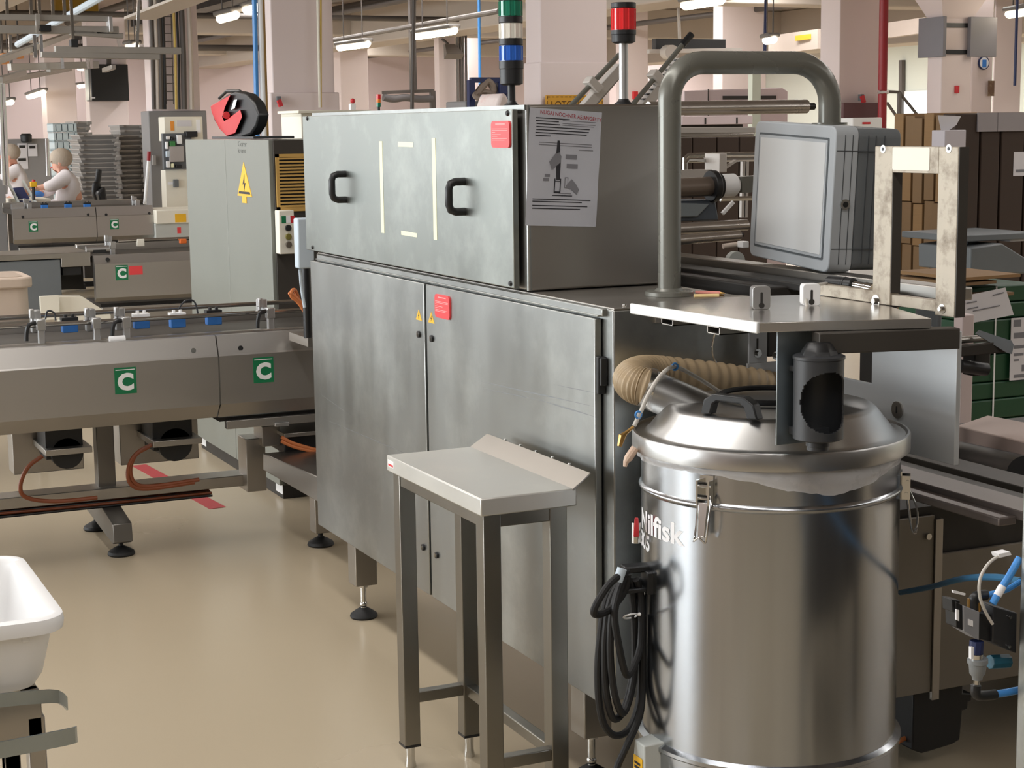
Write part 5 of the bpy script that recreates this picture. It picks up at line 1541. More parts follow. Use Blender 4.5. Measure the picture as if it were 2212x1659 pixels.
# ================================================================== HALL BACKGROUND
def column(name_n, x, lft, mid, rgt, ztop=ZC, step=None, dado=None, m=COLUMN, base_out=.03):
    """square column: px of its left edge, front corner and right edge, all on/behind the face plane X = x"""
    y0, y1 = P(mid, 150, X=x).y, P(rgt, 150, X=x).y
    dx = P(lft, 150, Y=y0).x
    o = struct('column_%d' % name_n, B().box((dx, y0, 0), (x, y1, ztop)), m, .01)
    if step:
        z = P(mid, step, X=x).z
        part('base_casing', B().box((dx - base_out, y0 - base_out, 0), (x + base_out, y1 + base_out, z)), m, o, .01)
    if dado:
        z = P(mid, dado, X=x).z
        part('dado', B().box((dx - base_out - .02, y0 - base_out - .02, 0), (x + base_out + .02, y1 + base_out + .02, z)), COLBASE, o, .01)
    return o, dx, y0, y1


k1, _, k1y0, k1y1 = column(1, -18.2, 312, 324, 430, dado=240)
k2, _, k2y0, k2y1 = column(2, -14.0, 571, 588, 722, step=200)
k3, _, k3y0, k3y1 = column(3, -13.0, 1136, 1168, 1312, step=134, base_out=.015)
k4, _, k4y0, k4y1 = column(4, -15.0, 1771, 1813, 1908)
k5, k5dx, k5y0, k5y1 = column(5, -14.0, 2003, 2034, 2098)
column(6, -22.5, 1540, 1560, 1655)
column(7, -26.0, 938, 948, 985)
column(8, -29.0, 86, 96, 162)
column(9, -26.0, 181, 189, 274)
column(10, -31.0, 700, 735, 795)
column(11, -31.0, 1000, 1012, 1035)
column(12, -27.0, 1330, 1345, 1400)
column(13, -15.5, 2096, 2100, 2144)
column(14, -18.0, 2144, 2147, 2206)
# mushroom head of column 5
zf0 = P(2050, 40, X=-14.0).z
cx, cy = (k5dx - 14.0) / 2, (k5y0 + k5y1) / 2
hx, hy = (-14.0 - k5dx) / 2, (k5y1 - k5y0) / 2
part('flared_head', B().hexa([(cx - hx, cy - hy, zf0), (cx + hx, cy - hy, zf0), (cx + hx, cy + hy, zf0), (cx - hx, cy + hy, zf0)], [(cx - hx - .55, cy - hy - .55, ZC), (cx + hx + .55, cy - hy - .55, ZC), (cx + hx + .55, cy + hy + .55, ZC), (cx - hx - .55, cy + hy + .55, ZC)]), COLUMN, k5)
BOARD = mat('grey_board', (126, 124, 130), .55)
gb = thing('guard_board', 'grey board strapped to the left face of the flared column', 'board', P(2020, 122, X=-13.9), 'strapped column boards')
zb0, zb1 = P(2020, 122, X=-13.95).z, P(2020, 35, X=-13.95).z
part('board', B().box((k5dx - .1, k5y0 - .045, zb0), (-13.93, k5y0 - .005, zb1)), BOARD, gb, .004)
gb2 = thing('guard_board', 'grey board strapped to the right side of the flared column', 'board', P(2130, 122, X=-13.9), 'strapped column boards')
part('board', B().box((-13.98, P(2101, 80, X=-13.9).y, zb0), (-13.93, P(2158, 80, X=-13.9).y, zb1)), BOARD, gb2, .004)
for zz, yy in ((54, 1), (112, 2)):
    z = P(2070, zz, X=-13.95).z
    part('strap', B().box((-13.998, k5y0 - .01, z - .022), (-13.985, P(2103, 80, X=-13.9).y, z + .022)), BLACKP, gb2)
sg = thing('mandatory_sign', 'round blue sign with a white figure below the right column board', 'sign', P(2123, 135, X=-13.92))
q = P(2124, 136, X=-15.49)
part('disc', B().cyl((-15.49, q.y, q.z), (-15.475, q.y, q.z), .075, n=28), NAVY, sg)
part('ring', B().cyl((-15.476, q.y, q.z), (-15.472, q.y, q.z), .062, n=28), WHITEL, sg)
part('figure', B().box((-15.473, q.y - .028, q.z - .05), (-15.468, q.y + .028, q.z + .035)), BLUE, sg)


# beams, soffits and service pipes under the ceiling
def xbeam(y, w, z0, z1, xa=-40, xb=-12):
    return B().box((xa, y - w / 2, z0), (xb, y + w / 2, z1))


for i, (y, w, z0, z1, m) in enumerate(((10.6, .7, 3.02, 3.75, BEAMM), (19.5, .8, 2.95, 3.75, BEAMM), (3.2, .5, 3.1, 3.75, BEAMM), (-4.0, .6, 3.1, 3.75, BEAMM))):
    struct('trim_%d' % (i + 1), xbeam(y, w, z0, z1, -40, -15 if y < 4 else -9), m, .02)
for i, x in enumerate((-20.5, -29.0, -37.0)):
    struct('trim_%d' % (i + 5), B().box((x - .25, WIN_Y, 3.2), (x + .25, Y1, ZC)), BEAMM, .02)
pipes = [((-39.8, 9.4, 3.50), (-12, 9.4, 3.50), .07), ((-39.8, 9.1, 3.40), (-12, 9.1, 3.40), .05), ((-39.8, 8.6, 3.55), (-12, 8.6, 3.55), .09), ((-39.8, 6.0, 3.5), (-14, 6.0, 3.5), .06), ((-39.8, 5.4, 3.35), (-14, 5.4, 3.35), .05), ((-39.8, 12.0, 3.3), (-10, 12.0, 3.3), .05), ((-39.8, 14.5, 3.3), (-10, 14.5, 3.3), .045), ((-39.8, 1.6, 3.4), (-16, 1.6, 3.4), .06), ((-24, 3.44, 3.18), (-24, 10.26, 3.18), .04), ((-33, 3.44, 3.17), (-33, 10.26, 3.17), .06), ((-17, 9, 3.15), (-17, 20, 3.15), .03)]
pl = ['thick dark pipe under the ceiling beside the pale long beam', 'slim dark pipe just below the thick pipe by the long beam', 'thickest dark pipe next to the black cable tray', 'dark pipe along the ceiling above the wide column', 'lower thin pipe along the ceiling by the wide column', 'thin pipe on the right side of the pale long beam', 'thinnest pipe far right along the ceiling', 'dark pipe along the ceiling above the workers', 'near cross pipe spanning the ceiling', 'far thick cross pipe spanning the ceiling', 'slim cross pipe above the crane beams']
for (a_, c_, r_), lab_ in zip(pipes, pl):
    solo('service_pipe', B().cyl(a_, c_, r_, n=12), PIPED, lab_, 'pipe', 'dark pipes under the ceiling')
ctr = solo('cable_ladder', B().box((-39.8, 6.45, 3.32), (-14.2, 6.85, 3.36)).box((-39.8, 6.43, 3.30), (-14.2, 6.47, 3.42)).box((-39.8, 6.83, 3.30), (-14.2, 6.87, 3.42)), BLACKP, 'black cable tray packed with cables under the ceiling', 'cable tray')


# hall lamps
def lamp(a, b, z, label):
    A, C = P(*a, Z=z), P(*b, Z=z)
    t = thing('hall_lamp', label, 'lamp', (A + C) / 2, 'hanging hall lamps')
    d = (C - A).normalized()
    u = Vector((0, 0, 1))
    part('diffuser', B().tube([A - d * .0, A + d * .06, C - d * .06, C], [.026, .046, .046, .026], n=12), LAMPE, t)
    part('housing', B().bar(A + u * .045 + d * .02, C + u * .045 - d * .02, .14, .05), LAMPB, t, .02)
    for f in (.2, .8):
        p = A.lerp(C, f)
        part('hanger', B().cyl(p + u * .07, (p.x, p.y, ZC), .008, n=6), PIPED, t)
    return t


for a, b_, z, s in (((730, 103), (797, 94), 2.62, 'hall lamp hanging just right of the wide pale column'), ((896, 78), (985, 65), 2.62, 'large hall lamp hanging above the grey loudspeaker horn'), ((1475, 12), (1563, -2), 2.65, 'hall lamp at the top edge right of the red signal lamp'),
                    ((473, 41), (511, 31), 2.7, 'hall lamp above the red hose reel'), ((530, 22), (560, 14), 2.75, 'small hall lamp at the top beside the blue pipe'), ((170, 186), (211, 181), 2.5, 'round-looking hall lamp in front of the black screen'),
                    ((62, 209), (94, 199), 2.2, 'hall lamp left of the pale pillar behind the seated worker'), ((4, 222), (26, 220), 2.05, 'leftmost hall lamp at the picture border'), ((275, 102), (296, 99), 2.55, 'small hall lamp resting against the overhead rail end'),
                    ((168, 148), (208, 147), 2.7, 'thin hall lamp just above the black screen'), ((1652, 88), (1674, 84), 2.5, 'small lamp at the left end of the crane beam'), ((2176, 31), (2240, 20), 2.65, 'hall lamp at the right picture border')):
    lamp(a, b_, z, s)
solo('lamp_conduit', B().cyl(P(700, 90, Z=2.78), P(1078, 24, Z=2.78), .03, n=10), PIPED, 'grey conduit carrying the row of hall lamps', 'conduit')

# ---- services at column 2
XC2 = -13.94
for (xs_, m, r_, lab) in (((683, 690), OFFW, .012, 'pale yellow cable dropping down the wide column'), ((690, 692), mat('yellow_cable', (206, 178, 96), .5), .009, 'thin yellow cable beside the pale cable on the wide column')):
    solo('cable_drop', B().cyl(P(xs_[0] + 3, -20, X=XC2 + .02), P(xs_[1] + 1, 232, X=XC2 + .02), r_, n=8), m, lab, 'cable')
for (xa, xb, m, r_, lab) in ((549, 556, BLUEH, .02, 'blue air pipe running down left of the wide column'), (561, 571, WHITEP, .022, 'white perforated strip left of the wide column'), (567, 577, mat('ochre_cable', (150, 118, 60), .5), .015, 'ochre cable down the left edge of the wide column')):
    pt_ = P(xa, -20, X=-13.4) + (P(xa, -20, X=-13.4) - P(xb, 300, X=-13.4)) * ((ZC - P(xa, -20, X=-13.4).z) / (P(xa, -20, X=-13.4).z - P(xb, 300, X=-13.4).z))
    solo('pipe_drop', B().cyl(pt_, P(xb, 300, X=-13.4), r_, n=10), m, lab, 'pipe')
ss = thing('red_socket', 'red plug hanging from a grey socket on the wide column', 'socket', P(605, 222, X=XC2))
part('plate', B().cb(P(602, 216, X=XC2), (.03, .035, .06)), GREYBD, ss)
part('plug', B().bar(P(602, 216, X=XC2 + .03), P(607, 230, X=XC2 + .03), .03, .035), REDH, ss)
# cream cabinet behind the upper cabinet
cc = thing('cream_cabinet', 'cream cabinet showing behind the left end of the upper steel cabinet', 'cabinet', (P(650, 250, X=-8.75).x, P(650, 250, X=-8.75).y, 0))
a_, c_ = P(646, 240, X=-8.75), P(796, 232, X=-8.75)
part('body', B().box((-9.1, a_.y + .01, 1.2), (-8.75, c_.y, a_.z)), OFFW, cc, .004)
part('stand', B().box((-9.1, a_.y + .03, 0), (-8.77, c_.y - .02, 1.2)), OFFW, cc, .004)
part('top_frame', B().box((-9.1, a_.y - .01, a_.z - .012), (-8.73, c_.y + .01, a_.z + .004)), OFFW, cc, .003)
q = P(762, 222, X=-8.85)
bc = thing('beacon', 'small red beacon on a white base on top of the cream cabinet', 'beacon', (q.x, q.y, a_.z))
part('base', B().box((q.x - .015, q.y - .018, a_.z + .004), (q.x + .015, q.y + .012, P(760, 224, X=-8.85).z)), WHITEP, bc, .002)
part('lens', B().ball(P(762, 218, X=-8.85), .014), REDH, bc)
q = P(818, 217, X=-9)
bc = thing('stack_light', 'tiny red, orange and green stack light behind the upper cabinet', 'signal tower', (q.x, q.y, P(818, 236, X=-9).z))
for (y0, y1, m) in ((204, 214, LR), (214, 222, mat('orange_lens', (232, 130, 50), .3)), (222, 231, LG)):
    part('lens', B().cyl(P(818, y0, X=-9), P(818, y1, X=-9), .013, n=12), m, bc)
part('pole', B().cyl(P(818, 230, X=-9), (q.x, q.y, 1.3), .008, n=8), BLACKP, bc)
part('stand', B().cyl((q.x, q.y, 0), (q.x, q.y, 1.3), .03, n=10).cyl((q.x, q.y, 0), (q.x, q.y, .03), .15, n=16), DARK, bc)
# hose bundle and ducts further back
ab = thing('hose_bundle', 'grey corrugated hose bundle on a rail before the pink wall', 'hose', P(820, 225, X=-20))
part('hose', B().tube(smooth([P(828, 210, X=-20), P(850, 214, X=-20), P(875, 211, X=-20), P(905, 214, X=-20), P(934, 213, X=-20)], 6), .045, n=12), mat('grey_hose', (92, 88, 88), .6), ab)
part('rail', B().bar(P(826, 200, X=-20), P(936, 196, X=-20), .04, .04), PIPED, ab)
part('post', B().bar(P(934, 196, X=-20), (P(934, 196, X=-20).x, P(934, 196, X=-20).y, 0), .06, .06), PIPED, ab)
part('post', B().bar(P(893, 196, X=-20), (P(893, 196, X=-20).x, P(893, 196, X=-20).y, ZC), .07, .07), PIPED, ab)
sp_ = thing('loudspeaker', 'grey horn loudspeaker under the ceiling beside the grey pillar', 'loudspeaker', P(975, 130, X=-25.7))
s0, s1 = P(968, 95, X=-25.85), P(978, 128, X=-25.6)
part('horn', B().hexa([s0 + Vector((0, -.08, 0)), s0 + Vector((.06, -.08, 0)), s0 + Vector((.06, .08, 0)), s0 + Vector((0, .08, 0))], [s1 + Vector((0, -.15, 0)), s1 + Vector((.12, -.15, .08)), s1 + Vector((.12, .15, .08)), s1 + Vector((0, .15, 0))]), mat('horn_grey', (120, 114, 110), .5), sp_)
part('arm', B().tube([s0, P(960, 88, X=-25.9), P(955, 85, X=-26.02)], .02, n=8), PIPED, sp_)
mcl = thing('background_machine', 'dark machine with hoses and blue parts left of the tall signal tower', 'machine', P(1050, 225, X=-12.5))
a_, c_ = P(1015, 172, X=-12.5), P(1094, 225, X=-12.5)
part('frame', B().bar(P(1016, 173, X=-12.5), P(1094, 173, X=-12.5), .04, .04).bar(P(1017, 173, X=-12.5), (P(1017, 173, X=-12.5).x, P(1017, 173, X=-12.5).y, 0), .05, .05).bar(P(1094, 173, X=-12.5), (P(1094, 173, X=-12.5).x, P(1094, 173, X=-12.5).y, 0), .05, .05), NAVY, mcl)
part('body', B().box((-13.0, a_.y, 0), (-12.6, c_.y, P(1050, 218, X=-12.6).z)), COLBASE, mcl, .01)
part('bundle', B().tube(smooth([P(1028, 208, X=-12.5), P(1040, 190, X=-12.5), P(1055, 175, X=-12.5), P(1066, 195, X=-12.5), P(1050, 212, X=-12.5)], 5), .03, n=10), mat('hose_tan', (130, 116, 104), .6), mcl)
part('coil', B().tube([P(1045 + 20 * math.cos(t), 206 + 8 * math.sin(t), X=-12.45 + .05 * math.sin(t)) for t in [2 * PI * k / 18 for k in range(18)]], .02, n=8, closed=True), mat('hose_tan', (130, 116, 104), .6), mcl)
part('blue_box', B().cb(P(1083, 190, X=-12.5), (.1, .07, .1)), NAVY, mcl, .005)
sk = solo('paper_bag', B().prism([(P(1074, 226, X=-9).y, 1.2), (P(1074, 226, X=-9).y, P(1074, 226, X=-9).z), (P(1080, 205, X=-9).y, P(1080, 205, X=-9).z), (P(1092, 199, X=-9).y, P(1092, 199, X=-9).z), (P(1106, 226, X=-9).y, P(1106, 226, X=-9).z), (P(1106, 226, X=-9).y, 1.2)], 'x', -9.3, -9.0), mat('printed_bag', (222, 208, 204), .6, smudge=(14, .3, (200, 90, 90))), 'white bag with red print leaning behind the signal tower', 'bag', bevel=.02)
bs_ = solo('bag_shelf', B().box((-9.4, P(1060, 226, X=-9).y, 1.15), (-8.95, P(1110, 226, X=-9).y, 1.2)).box((-9.38, P(1062, 226, X=-9).y, 0), (-9.34, P(1064, 226, X=-9).y, 1.15)).box((-9.02, P(1106, 226, X=-9).y, 0), (-8.98, P(1108, 226, X=-9).y, 1.15)), STEELD, 'narrow steel shelf behind the upper steel cabinet', 'shelf')
solo('hanging_pipe', B().cyl(P(895, -20, X=-16), P(890, 240, X=-16), .02, n=10), PIPED, 'slim grey pipe hanging in front of the pink wall', 'pipe')
solo('hanging_pipe', B().cyl((P(1036, 60, X=-19).x, P(1036, 60, X=-19).y, ZC), P(1037, 210, X=-19), .018, n=10), BLUEH, 'slim blue pipe left of the tall signal tower', 'pipe')
pp = thing('pillar_pipes', 'grey vertical pipes on the pillar beside the loudspeaker', 'pipe', P(992, 230, X=-25.5))
for xx in (988, 994, 1000, 1006):
    part('pipe', B().cyl(P(xx, 70, X=-25.8), (P(xx, 232, X=-25.8).x, P(xx, 232, X=-25.8).y, 0), .022, n=8), PIPED if xx % 4 else LAMPB, pp)

# ---- yellow sign and inclined feeder above the upper cabinet
ls = thing('warning_sign', 'yellow sign with dark lettering and border on the pale column', 'sign', P(1240, 240, X=-12.97))
XLs = -12.94
a_, c_ = P(1180, 206, X=XLs), P(1303, 262, X=XLs)
part('board', B().box((XLs - .02, a_.y, c_.z), (XLs, c_.y, a_.z)), mat('ochre_sign', (206, 152, 44), .5), ls)
bd = B()
for k in range(13):
    y = a_.y + .012 + (c_.y - a_.y - .03) * k / 12.5
    bd.box((XLs, y, a_.z - .016), (XLs + .002, y + .022, a_.z - .010))
for k in range(4):
    bd.box((XLs, a_.y + .006, a_.z - .03 - .04 * k), (XLs + .002, a_.y + .012, a_.z - .006 - .04 * k)).box((XLs, c_.y - .012, a_.z - .03 - .04 * k), (XLs + .002, c_.y - .006, a_.z - .006 - .04 * k))
o_ = part('stitched_border', bd, mat('sign_brown', (92, 58, 14), .6), ls)
o_['kind'] = 'stuff'
q = P(1190, 229, X=XLs)
text('lettering', 'LOTO PE AM', .075, mat('sign_brown', (92, 58, 14), .6), ls, XP((XLs + .002, q.y, q.z - .012)), ext=.001)['kind'] = 'stuff'
inf = thing('inclined_feeder', 'pale inclined channels and grey rods rising behind the upper cabinet', 'machine', P(1300, 222, X=-6.5))
XI = -6.5


def slant(a, b, w, h, m, nm, ext=.6):
    A, C = P(*a, X=XI), P(*b, X=XI)
    A = A - (C - A).normalized() * .25
    return part(nm, B().bar(A, C, w, h, up=(1, 0, 0)), m, inf, .003)


PALE = mat('pale_grey_metal', (196, 190, 184), .5, .2)
slant((1272, 222), (1340, 145), .042, .05, PALE, 'channel')
slant((1396, 222), (1470, 132), .042, .05, PALE, 'channel')
slant((1284, 224), (1350, 148), .018, .03, mat('mid_grey_metal', (150, 144, 138), .5, .3), 'channel_side')
part('rod', B().cyl(P(1222, 240, X=XI + .05), P(1338, 118, X=XI + .05), .011, n=12), PIPEM, inf)
rd = part('rod', B().cyl(P(1355, 240, X=XI + .05), P(1480, 90, X=XI + .05), .011, n=12), PIPEM, inf)
part('grip', B().cyl(P(1474, 97, X=XI + .05), P(1494, 74, X=XI + .05), .015, n=12), BLACKP, rd)
for (xp, yp) in ((1281, 181), (1419, 166)):
    part('rod_clamp', B().bar(P(xp - 12, yp - 10, X=XI + .05), P(xp + 12, yp + 14, X=XI + .05), .035, .06, up=(1, 0, 0)), PALE, inf, .004)
part('support', B().bar((XI, P(1330, 222, X=XI).y, 0), (XI, P(1330, 222, X=XI).y, 1.55), .1, .1).bar((XI, P(1240, 222, X=XI).y, 1.52), (XI, P(1420, 222, X=XI).y, 1.52), .1, .06), PALE, inf)
st = B()
for k in range(9):
    st.cb(P(1392 + 9 * k, 214 - 10.5 * k, X=XI + .01), (.02, .03, .006))
o_ = part('step', st, DARK, inf)
o_['kind'] = 'stuff'

# ---- crane beam, red pipe and far right wall
solo('crane_beam', B().bar(P(1668, 98, X=-21), P(1775, 84, X=-19.5), .12, .26), mat('pink_beam', (200, 186, 176), .5), 'pale crane beam with yellow sticker left of the white column', 'beam')
solo('crane_sticker', B().bar(P(1719, 83, X=-20.1), P(1751, 79, X=-19.7), .02, .07), YELL, 'yellow sticker on the crane beam', 'sticker')
solo('crane_beam', B().bar(P(1920, 66, X=-19.5), P(2006, 54, X=-18.5), .12, .20), mat('pink_beam', (200, 186, 176), .5), 'pale crane beam between the red pipe and the flared column', 'beam')
rp = thing('red_pipe', 'dark red vertical pipe beside the white column', 'pipe', P(1907, 268, X=-14.6))
part('pipe', B().cyl(P(1910, -25, X=-14.6), (P(1907, 260, X=-14.6).x, P(1906, 260, X=-14.6).y, 0), .046, n=18), REDD, rp)
part('bracket', B().cyl(P(1898, 199, X=-14.57), P(1918, 199, X=-14.57), .02, n=10), CHROME, rp)
hrl = thing('handrail', 'thin grey stair handrail before the pale wall', 'handrail', P(1948, 240, X=-19))
hb = part('rail', B().tube([P(1916, 198, X=-19), P(1942, 199, X=-19), P(1975, 240, X=-19), P(2000, 272, X=-19)], .022, n=8), PIPED, hrl)
part('post', B().tube([P(1943, 199, X=-19), (P(1943, 250, X=-19).x, P(1943, 250, X=-19).y, 0)], .03, n=8), PIPED, hrl)
part('rail', B().tube([P(1916, 222, X=-19), P(1930, 242, X=-19), P(1945, 262, X=-19)], .02, n=8), PIPED, hrl)
struct('trim_8', B().cyl(P(1949, 130, Y=Y1 - .05), P(1948, 250, Y=Y1 - .05), .08, n=8), PIPED)
a_, c_ = P(1954, 206, Y=Y1 - .06), P(2018, 250, Y=Y1 - .06)
wn = struct('window_8', B().box((a_.x, Y1 - .05, c_.z), (c_.x, Y1 - .02, a_.z)).box((a_.x - .1, Y1 - .04, c_.z - .1), (c_.x + .1, Y1 - .01, a_.z + .1)), WHITEP)
part('lit_pane', B().box((a_.x, Y1 - .07, c_.z), (c_.x, Y1 - .055, a_.z)), mat('daylight_pane', (255, 255, 255), .4, emit=(226, 246, 255), estr=2.2), wn)
wbx = thing('wall_box', 'dark maroon box on the white column with a red plug', 'box', P(1860, 252, X=-14.9))
part('box', B().box((-15.0, P(1816, 240, X=-14.9).y, P(1850, 254, X=-14.9).z), (-14.85, P(1904, 240, X=-14.9).y, P(1850, 222, X=-14.9).z)), mat('maroon_box', (96, 66, 68), .5), wbx, .005)
part('plug', B().bar(P(1862, 207, X=-14.9), P(1866, 222, X=-14.9), .03, .04), REDH, wbx)
part('plug_plate', B().cb(P(1860, 211, X=-14.93), (.05, .04, .07)), GREYBD, wbx)
wm = thing('white_machine', 'white appliance with a red display below the maroon wall box', 'machine', P(1850, 270, X=-14))
part('body', B().box((-14.4, P(1842, 262, X=-14).y, 0), (-14.0, P(1906, 262, X=-14).y, P(1870, 254, X=-14).z)), WHITEP, wm, .01)
part('display', B().cb(P(1871, 266, X=-14), (.02, .09, .02)), REDH, wm)
for (xp, yp, X_, lab) in ((1372, 206, -26.97, 'red plug hanging on the far pillar behind the inclined feeder'), (2067, 193, -13.99, 'small red box on the flared column')):
    solo('red_switch', B().cb(P(xp, yp, X=X_), (.06, .09, .14) if xp < 1500 else (.03, .045, .075)), REDH, lab, 'switch', bevel=.005)
pst = solo('wall_poster', B().cb(P(2141, 191, X=-15.45), (.01, .085, .17)), mat('poster_brown', (110, 84, 66), .6, smudge=(20, .6, (180, 160, 130))), 'small brown poster on the pillar at the right', 'poster')
solo('hanging_pipe', B().cyl((P(2196, 40, X=-13).x, P(2196, 40, X=-13).y, ZC), P(2192, 185, X=-13), .014, n=8), NAVY, 'thin dark blue pipe at the right picture border', 'pipe')
solo('hanging_pipe', B().cyl(P(1655, -20, X=-18), P(1652, 110, X=-18), .02, n=8), NAVY, 'thin dark pipe right of the far pinkish pillar', 'pipe')

# pink machine housings seen through the bent pipe
pm = thing('background_machine', 'pinkish grey machine housing seen through the bent pipe', 'machine', P(1600, 250, X=-16))
PKM = mat('pinkish_housing', (196, 180, 182), .5)
part('body', B().prism([(P(1478, 240, X=-16).y, 0), (P(1478, 240, X=-16).y, P(1478, 196, X=-16).z), (P(1690, 240, X=-16).y, P(1690, 189, X=-16).z), (P(1702, 240, X=-16).y, P(1700, 197, X=-16).z), (P(1702, 240, X=-16).y, 0)], 'x', -17, -16), PKM, pm, .01)
part('window', B().box((-16.01, P(1561, 215, X=-16).y, P(1600, 215, X=-16).z), (-15.99, P(1676, 215, X=-16).y, P(1600, 207, X=-16).z)), DARK, pm)
part('seam', B().box((-16.005, P(1529, 215, X=-16).y, .3), (-15.995, P(1531, 215, X=-16).y, P(1530, 192, X=-16).z)), DARK2, pm)
part('alu_post', B().box((-15.0, P(1616, 200, X=-15).y, 0), (-14.92, P(1634, 200, X=-15).y, P(1616, 160, X=-15).z)), mat('pale_green_post', (208, 214, 200), .5), pm)
pm2 = thing('background_table', 'long pale table top with dark gaps behind the rollers', 'table', P(1550, 270, X=-11))
part('top', B().box((-11.6, P(1474, 250, X=-11).y, P(1550, 269, X=-11).z), (-11.0, P(1626, 250, X=-11).y, P(1550, 250, X=-11).z)), PKM, pm2, .004)
for xx in (1522, 1590):
    part('gap', B().box((-11.01, P(xx, 260, X=-11).y, P(1550, 268, X=-11).z), (-10.995, P(xx + 3, 260, X=-11).y, P(1550, 254, X=-11).z)), DARK, pm2)
part('pedestal', B().box((-11.5, P(1480, 250, X=-11).y, 0), (-11.1, P(1620, 250, X=-11).y, P(1550, 269, X=-11).z)), DARK, pm2)
scn = thing('screen', 'long black display hanging high behind the inclined feeder', 'screen', P(1490, 105, X=-19))
part('panel', B().box((-19.1, P(1417, 95, X=-19).y, P(1490, 107, X=-19).z), (-19.0, P(1568, 95, X=-19).y, P(1490, 84, X=-19).z)), BLACKP, scn, .005)
part('bar', B().bar(P(1400, 111, X=-19), P(1600, 108, X=-19), .06, .05), PALE, scn)
part('hanger', B().cyl(P(1465, 5, X=-19), P(1468, 84, X=-19), .02, n=8), PALE, scn)
part('camera_head', B().cyl(P(1440, 113, X=-18.9), P(1452, 113, X=-18.7), .09, n=18), PALE, scn)

# ================================================================== FILM UNWINDER behind the deck
fu = thing('film_unwinder', 'unwinder with horizontal steel rollers and a black flanged film spindle behind the bent pipe', 'machine', (-4.9, 2.6, 0))
ROLL_ = mat('roller_steel', (188, 182, 176), .3, .9, var=.06, scale=12)


def roller(x, a, b, r, m, nm='roller', cap=None):
    A, C = P(*a, X=x), P(*b, X=x)
    o = part(nm, B().cyl(A, C, r, n=24), m, fu)
    if cap:
        d = (C - A).normalized()
        part('journal', B().cyl(C, C + d * cap, r * .5, n=14), BLACKP, o)
    return o


roller(-4.75, (1400, 235), (1742, 230), 16 * .00140, ROLL_, cap=.03)
part('tray_edge', B().bar(P(1400, 282, X=-4.7), P(1625, 281, X=-4.7), .04, .020), PALE, fu, .003)
part('tray_edge', B().bar(P(1400, 293, X=-4.7), P(1622, 291, X=-4.7), .04, .012), ROLL_, fu, .003)
A, C = P(1400, 410, X=-4.6), P(1540, 402, X=-4.6)
part('spindle', B().cyl(A, C, 22 * .00136, n=28), mat('spindle_brown', (120, 108, 98), .4, .5), fu)
d = (C - A).normalized()
part('flange', B().cyl(C - d * .012, C + d * .010, 36 * .00136, n=32), BLACKP, fu, .003)
part('flange_ring', B().cyl(C + d * .010, C + d * .022, 30 * .00136, n=32), BLACKR, fu)
part('white_core', B().tube([C + d * .02, C + d * .075, C + d * .085, C + d * .09], [26 * .00136, 26 * .00136, 20 * .00136, 8 * .00136], n=28), WHITEP, fu)
part('spindle_arm', B().bar(C + d * .09, C + d * .2, .05, .05), PIPEM, fu)
part('spindle_back', B().bar(P(1400, 378, X=-4.9), P(1530, 376, X=-4.9), .05, .03), PALE, fu)
gv = P(1552, 476, X=-4.6)
part('guide_box', B().prism([(P(1400, 480, X=-4.6).y, P(1400, 482, X=-4.6).z), (P(1400, 440, X=-4.6).y, P(1400, 436, X=-4.6).z), (P(1546, 440, X=-4.6).y, P(1546, 432, X=-4.6).z), (P(1554, 478, X=-4.6).y, P(1554, 476, X=-4.6).z)], 'x', -4.75, -4.6), mat('blue_grey_housing', (74, 82, 92), .5), fu, .006)
part('guide_lip', B().prism([(P(1400, 470, X=-4.6).y, P(1400, 470, X=-4.6).z), (P(1400, 440, X=-4.6).y, P(1400, 437, X=-4.6).z), (P(1530, 440, X=-4.6).y, P(1530, 440, X=-4.6).z), (P(1503, 478, X=-4.6).y, P(1503, 468, X=-4.6).z)], 'x', -4.60, -4.59), mat('blue_grey_light', (128, 136, 140), .5), fu, .003)
roller(-4.45, (1400, 498), (1613, 486), 13 * .00133, ROLL_)
roller(-4.35, (1400, 524), (1598, 508), 11 * .0013, ROLL_, cap=.01)
for (ya_, yb_, x_) in ((336, 336, -5.3), (346, 346, -5.2)):
    A, C = P(1480, ya_, X=x_), P(1640, yb_ - 3, X=x_)
    part('rail_tube', B().tube([P(1480, ya_ + 34, X=x_), P(1480, ya_ + 6, X=x_), P(1487, ya_, X=x_), C], .009, n=10), CHROME, fu)
part('rail_block', B().box((-5.2, P(1538, 350, X=-5.15).y, P(1545, 372, X=-5.15).z), (-5.1, P(1554, 350, X=-5.15).y, P(1545, 331, X=-5.15).z)), PALE, fu, .003)
part('brace', B().bar(P(1555, 370, X=-5.15), P(1588, 347, X=-5.15), .02, .008), PALE, fu)
part('white_lever', B().bar(P(1560, 462, X=-4.5), P(1584, 436, X=-4.5), .012, .010, up=(1, 0, 0)), WHITEP, fu, .002)
part('rail_tube', B().cyl(P(1556, 430, X=-5.0), P(1640, 428, X=-5.0), .008, n=10), CHROME, fu)
for xx in (1606, 1612):
    part('upright', B().bar(P(xx, 340, X=-5.25), P(xx - 3, 470, X=-5.25), .015, .015), PALE, fu)
part('frame_wall', B().box((-5.6, 2.20, .62), (-4.2, 2.24, 1.18)), DARK2, fu)
for (fx_, fy_) in ((-5.55, 2.4), (-4.4, 2.4), (-5.55, 3.3), (-4.4, 3.3)):
    part('frame_leg', B().box((fx_ - .04, fy_ - .04, 0), (fx_ + .04, fy_ + .04, 1.06)), DARK, fu)
part('bed', B().box((-5.6, 2.245, 1.05), (-3.42, 2.62, P(1500, 590, Y=2.3).z)), DARK, fu, .004)
part('bed_top_strip', B().box((-5.4, 2.40, P(1560, 586, Y=2.4).z), (-2.95, 2.46, P(1560, 563, Y=2.4).z)), STEELD, fu, .003)
